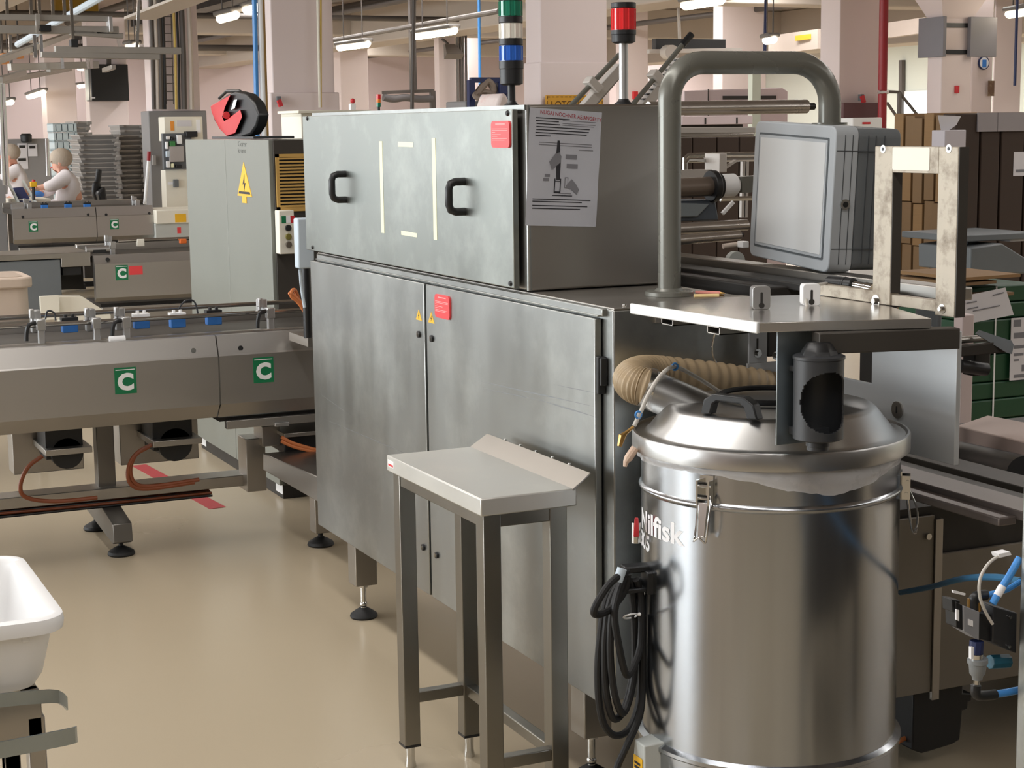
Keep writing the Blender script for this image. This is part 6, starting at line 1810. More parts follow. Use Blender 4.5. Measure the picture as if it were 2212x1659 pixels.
part('bed_strip', B().box((-5.4, 2.30, P(1560, 606, Y=2.3).z), (-3.1, 2.38, P(1560, 590, Y=2.3).z)), DARK, fu, .003)
part('side_rail', B().box((-4.2, 2.462, P(1700, 620, Y=2.46).z - .03), (-3.35, 2.62, P(1700, 620, Y=2.46).z)), DARK, fu, .003)
hd_ = P(1592, 556, X=-4.0)
part('half_disc', B().cyl((-4.02, hd_.y, hd_.z - .01), (-4.0, hd_.y, hd_.z - .01), .026, n=28), GREYP, fu)
part('white_roll', B().cyl(P(1562, 532, X=-4.05), P(1600, 527, X=-4.05), .007, n=12), mat('beige_roll', (206, 192, 180), .5), fu)
part('white_block', B().cb(P(1605, 528, X=-4.03), (.03, .02, .018)), WHITEP, fu, .002)

# ================================================================== CARDBOARD PILES AND CRATES (right)
XCB = -6.6
yc0 = P(2062, 300, X=XCB).y
zcb = P(2062, 243, X=XCB).z
xl_ = P(1926, 300, Y=yc0).x
nrow = 6
wx_ = (XCB - xl_) / nrow
for i in range(nrow):
    x0_ = xl_ + wx_ * i
    zt0 = zcb - .012 * ((i * 37) % 3)
    cb = thing('cardboard_bundle', 'pile of flat brown cardboard blanks, column %s from the left of the big pile' % ('first', 'second', 'third', 'fourth', 'fifth', 'sixth')[i], 'cardboard', (x0_ + wx_ / 2, yc0 + .3, 0), 'brown cardboard blanks behind the steel frame')
    nl = 7
    hl_ = (zt0 - .15) / nl
    for j in range(nl):
        o_ = .006 * ((i * 5 + j * 3) % 4)
        part('bundle', B().box((x0_ + .004, yc0 + o_, .15 + hl_ * j + .004), (x0_ + wx_ - .004, yc0 + .55, .15 + hl_ * (j + 1))), CARD if (i + j) % 3 else mat('cardboard_light', (142, 110, 72), .75, scale=40, stretch=(.2, 1, 5), var=.15), cb, .003)
    part('pallet', B().box((x0_ + .004, yc0, 0), (x0_ + wx_ - .004, yc0 + .55, .15)), CARDD, cb)
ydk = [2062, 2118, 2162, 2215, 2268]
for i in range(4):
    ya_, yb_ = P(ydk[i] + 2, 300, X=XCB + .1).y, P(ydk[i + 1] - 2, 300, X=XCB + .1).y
    solo('cardboard_box', B().box((XCB + .004, ya_, 0), (XCB + .1, yb_, zcb - .005)), CARDD, 'thin dark brown cardboard stack with shade in its colour, %s of the row right of the steel frame' % ('first', 'second', 'third', 'fourth')[i], 'cardboard', 'dark cardboard stacks at the right', bevel=.006)  # thin dark boxes over the pile's side; its shade is in their colour
for i, (xa, xb) in enumerate(((2113, 2155), (2156, 2240))):
    solo('wrap_sheet', B().box((XCB + .101, P(xa, 260, X=XCB + .11).y, P(2150, 284, X=XCB + .11).z), (XCB + .11, P(xb, 260, X=XCB + .11).y, P(2150, 243, X=XCB + .11).z)), mat('grey_wrap', (150, 144, 146), .5), ('narrow' if i == 0 else 'wide') + ' grey sheet hanging over the top of the dark cardboard stacks', 'sheet')
pw = P(2050, 270, X=XCB + .06)
TP = [(2026, 249), (2076, 251), (2066, 262), (2066, 270), (2050, 278), (2035, 292)]
vs = [P(x, y, X=XCB + .13 + .02 * (i % 2)) for i, (x, y) in enumerate(TP)]
solo('torn_label', B().add(vs + [v + Vector((-.001, 0, 0)) for v in vs], [tuple(range(6)), tuple(range(11, 5, -1))] + [(i, (i + 1) % 6, 6 + (i + 1) % 6, 6 + i) for i in range(6)]), PAPER, 'torn white label hanging at the cardboard corner', 'label')
solo('carton', B().box((XCB + .105, P(2041, 290, X=XCB + .2).y, P(2060, 330, X=XCB + .2).z), (XCB + .2, P(2087, 290, X=XCB + .2).y, P(2060, 281, X=XCB + .2).z)), mat('pale_carton', (196, 190, 196), .6), 'small pale carton peeking over the steel frame', 'carton', bevel=.003)
lb_ = thing('shipping_label', 'white printed label on the dark cardboard at the right border', 'label', P(2200, 380, X=XCB + .102))
part('paper', B().box((XCB + .1005, P(2189, 350, X=XCB + .1).y, P(2200, 380, X=XCB + .1).z), (XCB + .102, P(2235, 350, X=XCB + .1).y, P(2200, 328, X=XCB + .1).z)), PAPER, lb_)
part('print', B().box((XCB + .102, P(2194, 350, X=XCB + .1).y, P(2200, 372, X=XCB + .1).z), (XCB + .1026, P(2225, 350, X=XCB + .1).y, P(2200, 366, X=XCB + .1).z)), PRINTG, lb_)
# dark carton row seen between the rollers
XD = -9.2
for i, (xa, xb) in enumerate(((1440, 1495), (1497, 1548), (1550, 1596), (1598, 1660))):
    solo('cardboard_box', B().box((XD - .4, P(xa, 350, X=XD).y, 0), (XD, P(xb, 350, X=XD).y, P(1550, 296, X=XD).z)), CARDD, 'dark cardboard stack seen between the rollers, %s from the left' % ('first', 'second', 'third', 'fourth')[i], 'cardboard', 'dark cardboard stacks behind the unwinder', bevel=.006)

# green crates with straps
XGc = -5.3
gy = [P(2080, 700, X=XGc).y, P(2160, 700, X=XGc).y, P(2240, 700, X=XGc).y]
zlev = [P(2150, y, X=XGc).z for y in (975, 905, 862, 825, 765, 690, 655, 618)]
for j in range(len(zlev) - 1):
    lab = 'dark green crate, level %s from the bottom of the strapped stack' % ('one', 'two', 'three', 'four', 'five', 'six', 'seven')[j]
    solo('green_crate', B().box((XGc - .4, gy[0] - .005 * (j % 2), zlev[j] + .003), (XGc + .004 * ((j * 2) % 3), gy[2], zlev[j + 1])), GREENB, lab, 'crate', 'green crates at the right border', bevel=.006)
solo('crate_pallet', B().box((XGc - .4, gy[0], 0), (XGc, gy[2], zlev[0])), DARK, 'dark base under the green crates', 'pallet', bevel=.004)
stp = solo('strap_band', B().box((XGc + .010, P(2142, 800, X=XGc).y, zlev[0]), (XGc + .012, P(2145, 800, X=XGc).y, zlev[-1])), WHITEP, 'thin white strap down the front of the green crates', 'strap')
for i, (xa, xb, y, m, lab) in enumerate(((2072, 2160, 612, CARD, 'bottom cardboard sheet on the green crates'), (2080, 2212, 600, mat('cardboard_light', (142, 110, 72), .75), 'tilted cardboard sheet on top of the green crates'), (2072, 2198, 640, CARD, 'cardboard sheet sticking out between the green crates'))):
    z = P(xa, y, X=XGc + .1).z
    solo('cardboard_sheet', B().hexa([(XGc - .3, P(xa, y, X=XGc + .1).y, z - .012), (XGc + .10, P(xa, y, X=XGc + .1).y, z - .012), (XGc + .08, P(xb, y, X=XGc + .1).y, z - .012), (XGc - .3, P(xb, y, X=XGc + .1).y, z - .012)], [(XGc - .3, P(xa, y, X=XGc + .1).y, z), (XGc + .10, P(xa, y, X=XGc + .1).y, z), (XGc + .08, P(xb, y, X=XGc + .1).y, z), (XGc - .3, P(xb, y, X=XGc + .1).y, z)]), m, lab, 'cardboard')
pa4 = [(2076, 641), (2172, 621), (2190, 680), (2088, 700)]
p4 = thing('paper_note', 'tilted white printed sheet resting on the green crates', 'paper', P(2130, 700, X=XGc + .12))
vs = [P(x, y, X=XGc + .13) for x, y in pa4]
part('sheet', B().add(vs + [v + Vector((-.001, 0, 0)) for v in vs], [(0, 1, 2, 3), (7, 6, 5, 4), (0, 4, 5, 1), (1, 5, 6, 2), (2, 6, 7, 3), (3, 7, 4, 0)]), PAPER, p4)
for (x0, y0, x1, y1) in ((2088, 655, 2110, 651), (2090, 668, 2113, 663), (2102, 672, 2160, 660), (2145, 638, 2168, 632)):
    A, C = P(x0, y0, X=XGc + .132), P(x1, y1, X=XGc + .132)
    part('print_line', B().bar(A, C, .001, .004, up=(0, 0, 1)), PRINTG, p4)
p5 = thing('shipping_label', 'large white label with barcode on the green crates at the right border', 'label', P(2200, 820, X=XGc + .02))
part('sheet', B().box((XGc + .014, P(2177, 750, X=XGc).y, P(2190, 820, X=XGc).z), (XGc + .016, P(2236, 750, X=XGc).y, P(2190, 686, X=XGc).z)), PAPER, p5)
for (y0, y1, x1) in ((690, 705, 2200), (718, 730, 2212), (745, 752, 2212), (762, 768, 2205), (775, 779, 2195), (788, 802, 2220), (808, 815, 2212)):
    part('print_block', B().box((XGc + .016, P(2184 if y0 != 788 else 2201, y0, X=XGc).y, P(2190, y1, X=XGc).z), (XGc + .0166, P(x1, y0, X=XGc).y, P(2190, y0, X=XGc).z)), PRINTG, p5)
solo('white_post', B().box((-4.9, P(2077, 800, X=-4.85).y, 0), (-4.85, P(2102, 800, X=-4.85).y, P(2090, 680, X=-4.85).z)), mat('pinkish_post', (206, 190, 188), .5), 'pale square post before the green crates', 'post', bevel=.004)
gt = thing('grey_table', 'grey machine table top with angled cover at the right border', 'table', (-5.9, P(2150, 540, X=-5.9).y, 0))
part('top', B().box((-6.2, P(2075, 510, X=-5.8).y, P(2100, 522, X=-5.8).z), (-5.8, P(2240, 510, X=-5.8).y, P(2100, 508, X=-5.8).z)), GREYBD, gt, .004)
part('leg', B().box((-5.95, P(2082, 550, X=-5.9).y, 0), (-5.88, P(2102, 550, X=-5.9).y, P(2100, 520, X=-5.9).z)), GREYBD, gt, .003)
part('angled_cover', B().prism([(P(2097, 590, X=-5.75).y, P(2097, 588, X=-5.75).z), (P(2097, 540, X=-5.75).y, P(2097, 536, X=-5.75).z), (P(2165, 530, X=-5.75).y, P(2165, 526, X=-5.75).z), (P(2240, 570, X=-5.75).y, P(2240, 572, X=-5.75).z), (P(2240, 600, X=-5.75).y, P(2240, 592, X=-5.75).z)], 'x', -6.1, -5.75), GREYBD, gt, .006)
part('papers', B().cb(P(2180, 522, X=-5.9) + Vector((0, 0, .012)), (.15, .12, .012)), PAPER, gt, .003)
# lever bracket and slide right of the side plate
lv = thing('lever_bracket', 'grey bracket arm with rounded ends right of the light side plate', 'bracket', P(2120, 780, X=-3.6))
XLv = -3.7
part('arm_plate', B().add([P(2110, 722, X=XLv), P(2118, 714, X=XLv), P(2185, 736, X=XLv + .1), P(2190, 745, X=XLv + .1), P(2186, 765, X=XLv + .1), P(2175, 762, X=XLv + .1)] + [p + Vector((-.012, .004, 0)) for p in (P(2110, 722, X=XLv), P(2118, 714, X=XLv), P(2185, 736, X=XLv + .1), P(2190, 745, X=XLv + .1), P(2186, 765, X=XLv + .1), P(2175, 762, X=XLv + .1))], [(0, 1, 2, 3, 4, 5), (11, 10, 9, 8, 7, 6)] + [(i, (i + 1) % 6, 6 + (i + 1) % 6, 6 + i) for i in range(6)]), GREYBD, lv)
part('round_bar', B().cyl(P(2070, 735, X=XLv - .02), P(2130, 730, X=XLv - .02), .010, n=14), STEELD, lv)
part('flat_bar', B().bar(P(2070, 758, X=XLv), P(2178, 747, X=XLv + .06), .03, .030), DARK2, lv, .003)
part('pivot_plate', B().box((XLv - .05, P(2105, 780, X=XLv).y, P(2120, 812, X=XLv).z), (XLv, P(2140, 780, X=XLv).y, P(2120, 758, X=XLv).z)), DARK, lv, .004)
part('shaft', B().cyl(P(2072, 790, X=XLv + .02), P(2130, 798, X=XLv + .02), .018, n=16), BLACKP, lv)
part('column', B().box((XLv - .2, P(2074, 780, X=XLv).y, 0.5), (XLv - .1, P(2084, 780, X=XLv).y, P(2075, 650, X=XLv - .1).z)), GREYBD, lv, .004)
sl = thing('pale_slide', 'pale pinkish sloping ledge over a dark roller at the right', 'machine', P(2140, 970, X=-3.6))
part('ledge', B().hexa([P(2066, 955, X=-3.9), P(2215, 990, X=-3.2), P(2215, 990, X=-3.2) + Vector((-.1, .2, 0)), P(2066, 955, X=-3.9) + Vector((-.1, .2, 0))], [P(2066, 920, X=-3.9), P(2215, 955, X=-3.2), P(2215, 955, X=-3.2) + Vector((-.1, .2, 0)), P(2066, 920, X=-3.9) + Vector((-.1, .2, 0))]), mat('pinkish_ledge', (196, 176, 168), .5), sl, .003)
part('roller', B().cyl(P(2060, 985, X=-3.85), P(2215, 1025, X=-3.15), .045, n=20), BLACKP, sl)

# ================================================================== LEFT BACKGROUND
# switchboard in front of column 1
XSw = -17.6
sw = thing('switchboard', 'cream switchboard with orange sticker, rails and a dark tool board before the cabled column', 'cabinet', P(390, 440, X=XSw))
part('upper_box', B().box((XSw - .25, P(356, 300, X=XSw).y, P(390, 305, X=XSw).z), (XSw, P(439, 300, X=XSw).y, P(390, 252, X=XSw).z)), OFFW, sw, .008)
part('sticker', B().box((XSw, P(368, 270, X=XSw).y, P(370, 282, X=XSw).z), (XSw + .003, P(376, 270, X=XSw).y, P(370, 262, X=XSw).z)), mat('orange_sticker', (232, 150, 56), .5), sw)
part('papers', B().box((XSw, P(382, 270, X=XSw).y, P(390, 273, X=XSw).z), (XSw + .003, P(414, 270, X=XSw).y, P(390, 260, X=XSw).z)), PAPER, sw)
part('gauge_strip', B().box((XSw, P(424, 270, X=XSw).y, P(425, 288, X=XSw).z), (XSw + .003, P(433, 270, X=XSw).y, P(425, 258, X=XSw).z)), WHITEL, sw)
tbd = part('tool_board', B().box((XSw - .02, P(353, 330, X=XSw + .05).y, P(380, 366, X=XSw + .05).z), (XSw + .05, P(415, 330, X=XSw + .05).y, P(380, 288, X=XSw + .05).z)), mat('board_grey', (92, 96, 100), .5), sw, .005)
for (x0, y0, x1, y1, m) in ((358, 294, 366, 301, WHITEP), (368, 296, 374, 303, BLACKP), (380, 292, 391, 311, WHITEP), (356, 306, 362, 322, WHITEP), (365, 305, 377, 317, mat('green_item', (60, 130, 70), .5)), (357, 326, 365, 340, LIGHTBL), (358, 348, 366, 362, WHITEP), (368, 353, 374, 362, CREAM), (378, 356, 391, 363, BLACKP), (364, 316, 395, 350, mat('grey_bag', (170, 164, 162), .6))):
    part('hung_item', B().box((XSw + .05, P(x0, y0, X=XSw + .05).y, P(x0, y1, X=XSw + .05).z), (XSw + .09, P(x1, y0, X=XSw + .05).y, P(x0, y0, X=XSw + .05).z)), m, tbd, .006)
part('lower_panel', B().box((XSw - .2, P(358, 400, X=XSw).y, .2), (XSw, P(420, 400, X=XSw).y, P(390, 367, X=XSw).z)), OFFW, sw, .006)
part('foot', B().box((XSw - .2, P(360, 400, X=XSw).y, 0), (XSw - .02, P(418, 400, X=XSw).y, .2)), COLBASE, sw)
part('switch', B().cb(P(380, 396, X=XSw + .02), (.05, .05, .08)), GREYBD, sw, .004)
part('label_strip', B().cb(P(368, 396, X=XSw), (.004, .055, .025)), WHITEL, sw)
part('black_case', B().cb(P(412, 290, X=XSw + .05), (.1, .12, .06)), BLACKP, sw, .006)
so = solo('wall_socket', B().cb(P(333, 346, X=-18.12), (.03, .035, .105)), mat('socket_grey', (160, 156, 154), .5), 'double wall socket on the grey column base', 'socket', bevel=.004)
for k, (xx, m, r_) in enumerate(((332, PIPED, .02), (341, BEAMM, .025), (348, PIPED, .03), (356, BLACKP, .018), (381, mat('yellow_cable', (206, 178, 96), .5), .014), (388, BLACKR, .012), (398, PIPED, .03), (414, BEAMM, .025))):
    solo('column_pipe', B().tube([P(xx - 8, -25, X=-18.05), P(xx - 2, 120, X=-18.05), P(xx, 236, X=-18.05)], r_, n=8), m, '%s vertical pipe or cable from the left on the cabled column' % ('first', 'second', 'third', 'fourth', 'fifth', 'sixth', 'seventh', 'eighth')[k], 'pipe', 'pipes and cables on the column')
cl = thing('cable_cage', 'wire cable ladder running up the cabled column', 'cable tray', P(368, 236, X=-18.1))
for xx in (360, 375):
    part('side_wire', B().cyl(P(xx - 7, -20, X=-18.08), P(xx, 225, X=-18.08), .006, n=6), PIPED, cl)
for yy in range(0, 226, 18):
    part('rung', B().cyl(P(354 + yy * .03, yy, X=-18.08), P(370 + yy * .03, yy, X=-18.08), .005, n=6), PIPED, cl)
# overhead rails
orl = thing('overhead_rail', 'front double aluminium overhead rail with black clamp ending left of the cabled column', 'rail', P(200, 120, X=-12.6), 'overhead rails')
XO = -12.6
part('profile', B().bar(P(118, 107, X=XO), P(389, 110, X=XO), .07, .048), RAILM, orl, .004)
part('profile', B().bar(P(88, 118, X=XO), P(343, 123, X=XO), .07, .040), RAILM, orl, .004)
part('hanger', B().bar(P(152, -20, X=XO), P(158, 90, X=XO), .02, .02), CHROME, orl)
part('clamp', B().cb(P(159, 94, X=XO), (.08, .05, .055)), BLACKP, orl, .003)
part('hanger', B().bar(P(300, -20, X=XO), P(296, 104, X=XO), .02, .02), CHROME, orl)
orl2 = thing('overhead_rail', 'upper double aluminium overhead rail across the top left', 'rail', P(100, 60, X=-13.6), 'overhead rails')
XO = -13.6
for (a, b_, h) in (((-60, 36), (240, 41), .045), ((-60, 63), (255, 66), .06), ((150, 70), (265, 78), .04)):
    part('profile', B().bar(P(*a, X=XO), P(*b_, X=XO), .07, h), RAILM, orl2, .004)
part('joint_plate', B().bar(P(81, 30, X=XO + .05), P(82, 72, X=XO + .05), .03, .05), RAILM, orl2)
part('coupling', B().cb(P(95, 61, X=XO + .05), (.05, .1, .05)), BLACKP, orl2, .004)
part('bracket', B().bar(P(236, 36, X=XO + .05), P(238, 70, X=XO + .05), .03, .09), ALU, orl2, .004)
for xx in (16, 68, 86, 115, 140):
    part('hanger', B().bar(P(xx - 3, -20, X=XO), P(xx, 34, X=XO), .022, .022), CHROME, orl2)
orl3 = thing('overhead_rail', 'slanting far aluminium rails running back over the seated workers', 'rail', P(50, 140, X=-19), 'overhead rails')
for (a, xa, b_, xb, w) in (((-30, 140), -15, (150, 75), -22, .06), ((0, 176), -18, (150, 148), -22, .06), ((20, 145), -18, (210, 140), -18.4, .07), ((0, 172), -15, (52, 156), -17, .05), ((105, 152), -20, (142, 145), -21, .05), ((225, 152), -20, (245, 145), -19, .05)):
    part('profile', B().bar(P(*a, X=xa), P(*b_, X=xb), w, w), RAILM, orl3, .004)
for (xx, y0, y1) in ((24, 75, 142), (76, 75, 125), (90, 75, 118), (135, 120, 148), (190, 125, 148), (198, 125, 148), (258, 84, 105)):
    part('hanger', B().bar(P(xx - 2, y0, X=-18), P(xx, y1, X=-18), .03, .03), CHROME, orl3)
solo('blue_pipe', B().cyl(P(38, 96, X=-20), P(225, -10, X=-16), .035, n=10), LIGHTBL, 'pale blue pipe slanting across the top left', 'pipe')
solo('cable_basket', B().hexa([P(268, 42, X=-17), P(400, -10, X=-14.5), P(400, -10, X=-14.5) + Vector((0, .3, 0)), P(268, 42, X=-17) + Vector((0, .3, 0))], [P(268, 36, X=-17), P(400, -16, X=-14.5), P(400, -16, X=-14.5) + Vector((0, .3, 0)), P(268, 36, X=-17) + Vector((0, .3, 0))]), BEAMM, 'pale cable basket climbing to the top of the cabled column', 'cable tray')
solo('roof_panel', B().box((-25.2, P(120, 10, X=-25).y, P(120, 30, X=-25).z), (-25.0, P(212, 10, X=-25).y, P(120, -20, X=-25).z)), mat('olive_panel', (150, 120, 40), .6), 'ochre panel under the roof at the top left', 'panel')
for i, (xa, xb, ya_, yb_) in enumerate(((5, 24, 114, 138), (40, 52, 112, 126))):
    ob = thing('orange_box', ('larger' if i == 0 else 'smaller') + ' orange box hung high up behind the slanting rails', 'box', P(xa, yb_, X=-24))
    part('box', B().box((-24.2, P(xa, 120, X=-24).y, P(xa, yb_, X=-24).z), (-24.0, P(xb, 120, X=-24).y, P(xa, ya_, X=-24).z)), mat('orange_carton', (190, 128, 76), .6), ob, .01)
    part('hanger', B().box((-24.12, P(xa, 120, X=-24).y + .01, P(xa, ya_, X=-24).z - .01), (-24.08, P(xa, 120, X=-24).y + .03, ZC)), PIPED, ob)
tv = thing('screen', 'black screen hanging on the pale pillar behind the trays', 'screen', P(238, 218, X=-25.6))
part('panel', B().box((-25.99, P(197, 180, X=-25.6).y, P(230, 218, X=-25.6).z), (-25.6, P(278, 180, X=-25.6).y, P(230, 139, X=-25.6).z)), BLACKP, tv, .01)
part('logo_plate', B().cb(P(202, 211, X=-25.59), (.01, .05, .02)), PAPER, tv)
part('bracket', B().bar(P(235, 120, X=-25.7), P(235, 145, X=-25.7), .06, .06), PIPED, tv)
part('side_panel', B().box((-25.99, P(190, 180, X=-25.8).y, P(230, 216, X=-25.8).z), (-25.76, P(198, 180, X=-25.8).y, P(230, 150, X=-25.8).z)), GREYP, tv)


# grey tray stacks
def tray_stack(x, px0, px1, ytop, ybot, n, lab):
    y0, y1 = P(px0, 350, X=x).y, P(px1, 350, X=x).y
    z1 = P(px0, ytop, X=x).z
    z0 = P(px0, ybot, X=x).z
    h = (z1 - z0) / n
    ordn = ['topmost', 'second', 'third', 'fourth', 'fifth', 'sixth', 'seventh', 'eighth', 'ninth', 'tenth', 'eleventh', 'twelfth', 'thirteenth', 'fourteenth', 'fifteenth', 'sixteenth', 'seventeenth']
    b = B()
    ym = (y0 + y1) / 2
    wy, dx = (y1 - y0) / 2, .28
    b.hexa([(-dx * .86, -wy * .88, 0), (dx * .86, -wy * .88, 0), (dx * .86, wy * .88, 0), (-dx * .86, wy * .88, 0)], [(-dx * .95, -wy * .94, h * .72), (dx * .95, -wy * .94, h * .72), (dx * .95, wy * .94, h * .72), (-dx * .95, wy * .94, h * .72)])
    b.box((-dx, -wy, h * .68), (dx, wy, h * .98))
    b.box((dx, -wy, h * .55), (dx + .03, -wy + .05, h * .98)).box((dx, wy - .06, h * .4), (dx + .03, wy, h * .98))
    me = mesh_from('stacking_tray', b)
    me.materials.append(mat('grey_tray', (150, 146, 142), .45))
    for k in range(n):
        o = bpy.data.objects.new('stacking_tray', me)
        COL.objects.link(o)
        o.location = (x - dx, ym + .012 * math.sin(k * 2.3), z0 + h * k)
        tag(o, ordn[n - 1 - k] + ' grey tray from the top of ' + lab, 'tray', 'stacked grey trays')
    solo('tray_dolly', B().box((x - 2 * dx, y0, 0), (x, y1, z0 - .002)), DARK, 'dark trolley under ' + lab, 'trolley')


tray_stack(-19.2, 171, 258, 291, 441, 15, 'the wide stack behind the seated worker')
tray_stack(-19.6, 260, 316, 270, 441, 16, 'the narrow stack left of the grey column base')
tray_stack(-22.5, 162, 200, 262, 441, 15, 'the far stack below the black screen')
# perforated crates
XPc = -21.5
ypa, ypb = P(121, 350, X=XPc).y, P(172, 350, X=XPc).y
zc0, zc1 = P(121, 440, X=XPc).z, P(121, 266, X=XPc).z
ncr = 9
hcr = (zc1 - zc0) / ncr
b = B()
wv = (ypb - ypa)
for (z0_, z1_2) in ((0, .14), (.86, .97)):
    b.box((-.4, 0, hcr * z0_), (0, wv, hcr * z1_2))
for k in range(5):
    yy = wv * k / 4
    b.box((-.4, max(0, yy - .03), 0), (0, min(wv, yy + .03), hcr * .97))
b.box((-.39, 0.01, .02), (-.05, wv - .01, hcr * .9))
me = mesh_from('perforated_crate', b)
me.materials.append(mat('pale_blue_crate', (192, 206, 210), .5))
for k in range(ncr):
    o = bpy.data.objects.new('perforated_crate', me)
    COL.objects.link(o)
    o.location = (XPc, ypa + .04 * (1 - k / ncr) - .02, zc0 + hcr * k)
    tag(o, ('topmost', 'second', 'third', 'fourth', 'fifth', 'sixth', 'seventh', 'eighth', 'ninth')[ncr - 1 - k] + ' pale blue perforated crate from the top of the tall stack', 'crate', 'pale blue crates')
solo('crate_dolly', B().box((XPc - .4, ypa, 0), (XPc, ypb, zc0 - .002)), DARK, 'dark trolley under the pale blue crates', 'trolley')

# squeegee, chair back, bin, notices
sqg = thing('squeegee', 'white pole with red handle leaning on the grey column base', 'squeegee', P(311, 445, X=-17.2))
part('pole', B().cyl(P(321, 345, X=-17.2), P(313, 436, X=-17.2), .016, n=10), WHITEP, sqg)
part('handle', B().cyl(P(322, 327, X=-17.2), P(321, 347, X=-17.2), .019, n=10), REDD, sqg)
part('head', B().bar(P(313, 436, X=-17.2), (P(313, 436, X=-17.2).x, P(309, 436, X=-17.2).y, .0), .03, .03), WHITEP, sqg)
XCh = -18.0
ch = thing('chair', 'black office chair under the seated worker, its back beside the grey trays', 'chair', P(215, 440, X=XCh))
part('backrest', B().tube(smooth([P(214, 366, X=XCh), P(212, 385, X=XCh), P(208, 405, X=XCh), P(208, 418, X=XCh), P(214, 432, X=XCh)], 5), [.03] * 8 + [.045] * 13, n=12), BLACKP, ch)
part('back_shell', B().prism([(P(203, 415, X=XCh).y, P(203, 415, X=XCh).z), (P(209, 432, X=XCh).y, P(209, 436, X=XCh).z), (P(226, 440, X=XCh).y, P(226, 438, X=XCh).z), (P(220, 405, X=XCh).y, P(220, 402, X=XCh).z)], 'x', XCh - .18, XCh + .18), BLACKP, ch, .02)
qc = P(205, 440, X=XCh)
solo('black_basket', B().lathe([(0, 0), (.055, 0), (.075, .02), (.08, .10), (.06, .125), (0, .125)], P(57, 308, X=-24.92), n=14), BLACKP, 'black rounded container hanging left of the notices', 'container')
for i, (x0, y0, x1, y1) in enumerate(((40, 310, 60, 338), (62, 311, 82, 338), (38, 338, 62, 366))):
    nt_ = thing('notice', ('left upper', 'right upper', 'lower')[i] + ' printed notice on the grey partition behind the workers', 'notice', P(x0, y1, X=-24.9), 'notices on the partition')
    part('paper', B().box((-24.999, P(x0, y0, X=-24.9).y, P(x0, y1, X=-24.9).z), (-24.985, P(x1, y0, X=-24.9).y, P(x0, y0, X=-24.9).z)), PAPER, nt_)
    part('picture', B().box((-24.986, P(x0 + 3, y0, X=-24.9).y, P(x0, y0 + 10, X=-24.9).z), (-24.98, P(x1 - 4, y0, X=-24.9).y, P(x0, y0 + 4, X=-24.9).z)), DARK, nt_)
struct('wall_partition', B().box((-25.2, P(-60, 350, X=-25).y, 0), (-25.0, P(122, 350, X=-25).y, P(60, 300, X=-25).z)), COLBASE)
pf = thing('glass_frame', 'slim bright machine frame at the left border before the workers', 'frame', P(10, 440, X=-16.9))
for (xa, xb) in ((-2, 8), (5, 17), (100, 104)):
    part('upright', B().cyl(P(xa + 2, 180 if xa < 50 else 300, X=-16.9), P(xb, 400 if xa < 50 else 380, X=-16.9), .018, n=8), CHROME, pf)
part('cabinet', B().box((-17.3, -5.0, 0), (-17.0, P(12, 420, X=-17).y, P(5, 388, X=-17).z)), COLBASE, pf, .006)
bch = thing('packing_bench', 'pale packing bench with navy tray in front of the seated worker', 'table', P(60, 440, X=-17.4))
zbn = P(90, 427, X=-17.4).z
part('top', B().box((-17.6, P(14, 430, X=-17.4).y, zbn - .05), (-17.1, P(98, 430, X=-17.4).y, zbn)), OFFW, bch, .006)
part('leg', B().box((-17.58, P(18, 430, X=-17.4).y, 0), (-17.5, P(20, 430, X=-17.4).y + .08, zbn - .05)), STEELD, bch)
part('leg', B().box((-17.58, P(92, 430, X=-17.4).y, 0), (-17.5, P(92, 430, X=-17.4).y + .08, zbn - .05)), STEELD, bch)
part('navy_tray', B().hexa([P(42, 440, X=-17.05), P(72, 442, X=-17.05), P(72, 442, X=-17.05) + Vector((-.05, 0, 0)), P(42, 440, X=-17.05) + Vector((-.05, 0, 0))], [P(28, 406, X=-17.3), P(50, 404, X=-17.3), P(50, 404, X=-17.3) + Vector((-.05, 0, 0)), P(28, 406, X=-17.3) + Vector((-.05, 0, 0))]), NAVY, bch, .004)
part('tray_side', B().bar(P(50, 392, X=-17.2), P(79, 441, X=-17.02), .02, .05, up=(1, 0, 0)), GREYP, bch)
part('tray_side', B().bar(P(18, 395, X=-17.2), P(42, 442, X=-17.02), .02, .05, up=(1, 0, 0)), GREYP, bch)
es = thing('emergency_stop', 'yellow and red emergency stop button on the packing bench', 'switch', P(72, 430, X=-16.95))
part('body', B().cb(P(72, 398, X=-16.95), (.06, .06, .05)), YELL, es, .006)
part('button', B().cyl(P(72, 395, X=-16.95), P(73, 388, X=-16.95), .016, n=12), REDH, es)
part('stem', B().cyl(P(72, 402, X=-16.95), P(73, 432, X=-16.95), .015, n=8), DARK, es)


# ---- people
def skin_mesh(name, nodes, edges, m, parent, sub=2, root=0):
    me = bpy.data.meshes.new(name)
    off = wloc(parent)
    me.from_pydata([tuple(Vector(p) - off) for p, r in nodes], edges, [])
    o = bpy.data.objects.new(name, me)
    COL.objects.link(o)
    o.parent = parent
    md = o.modifiers.new('skin', 'SKIN')
    md.use_smooth_shade = True
    for i, (p, r) in enumerate(nodes):
        sv = me.skin_vertices[0].data[i]
        sv.radius = r if isinstance(r, tuple) else (r, r)
        sv.use_root = (i == root)
    sd = o.modifiers.new('subsurf', 'SUBSURF')
    sd.levels = sub
    sd.render_levels = sub
    me.materials.append(m)
    return o


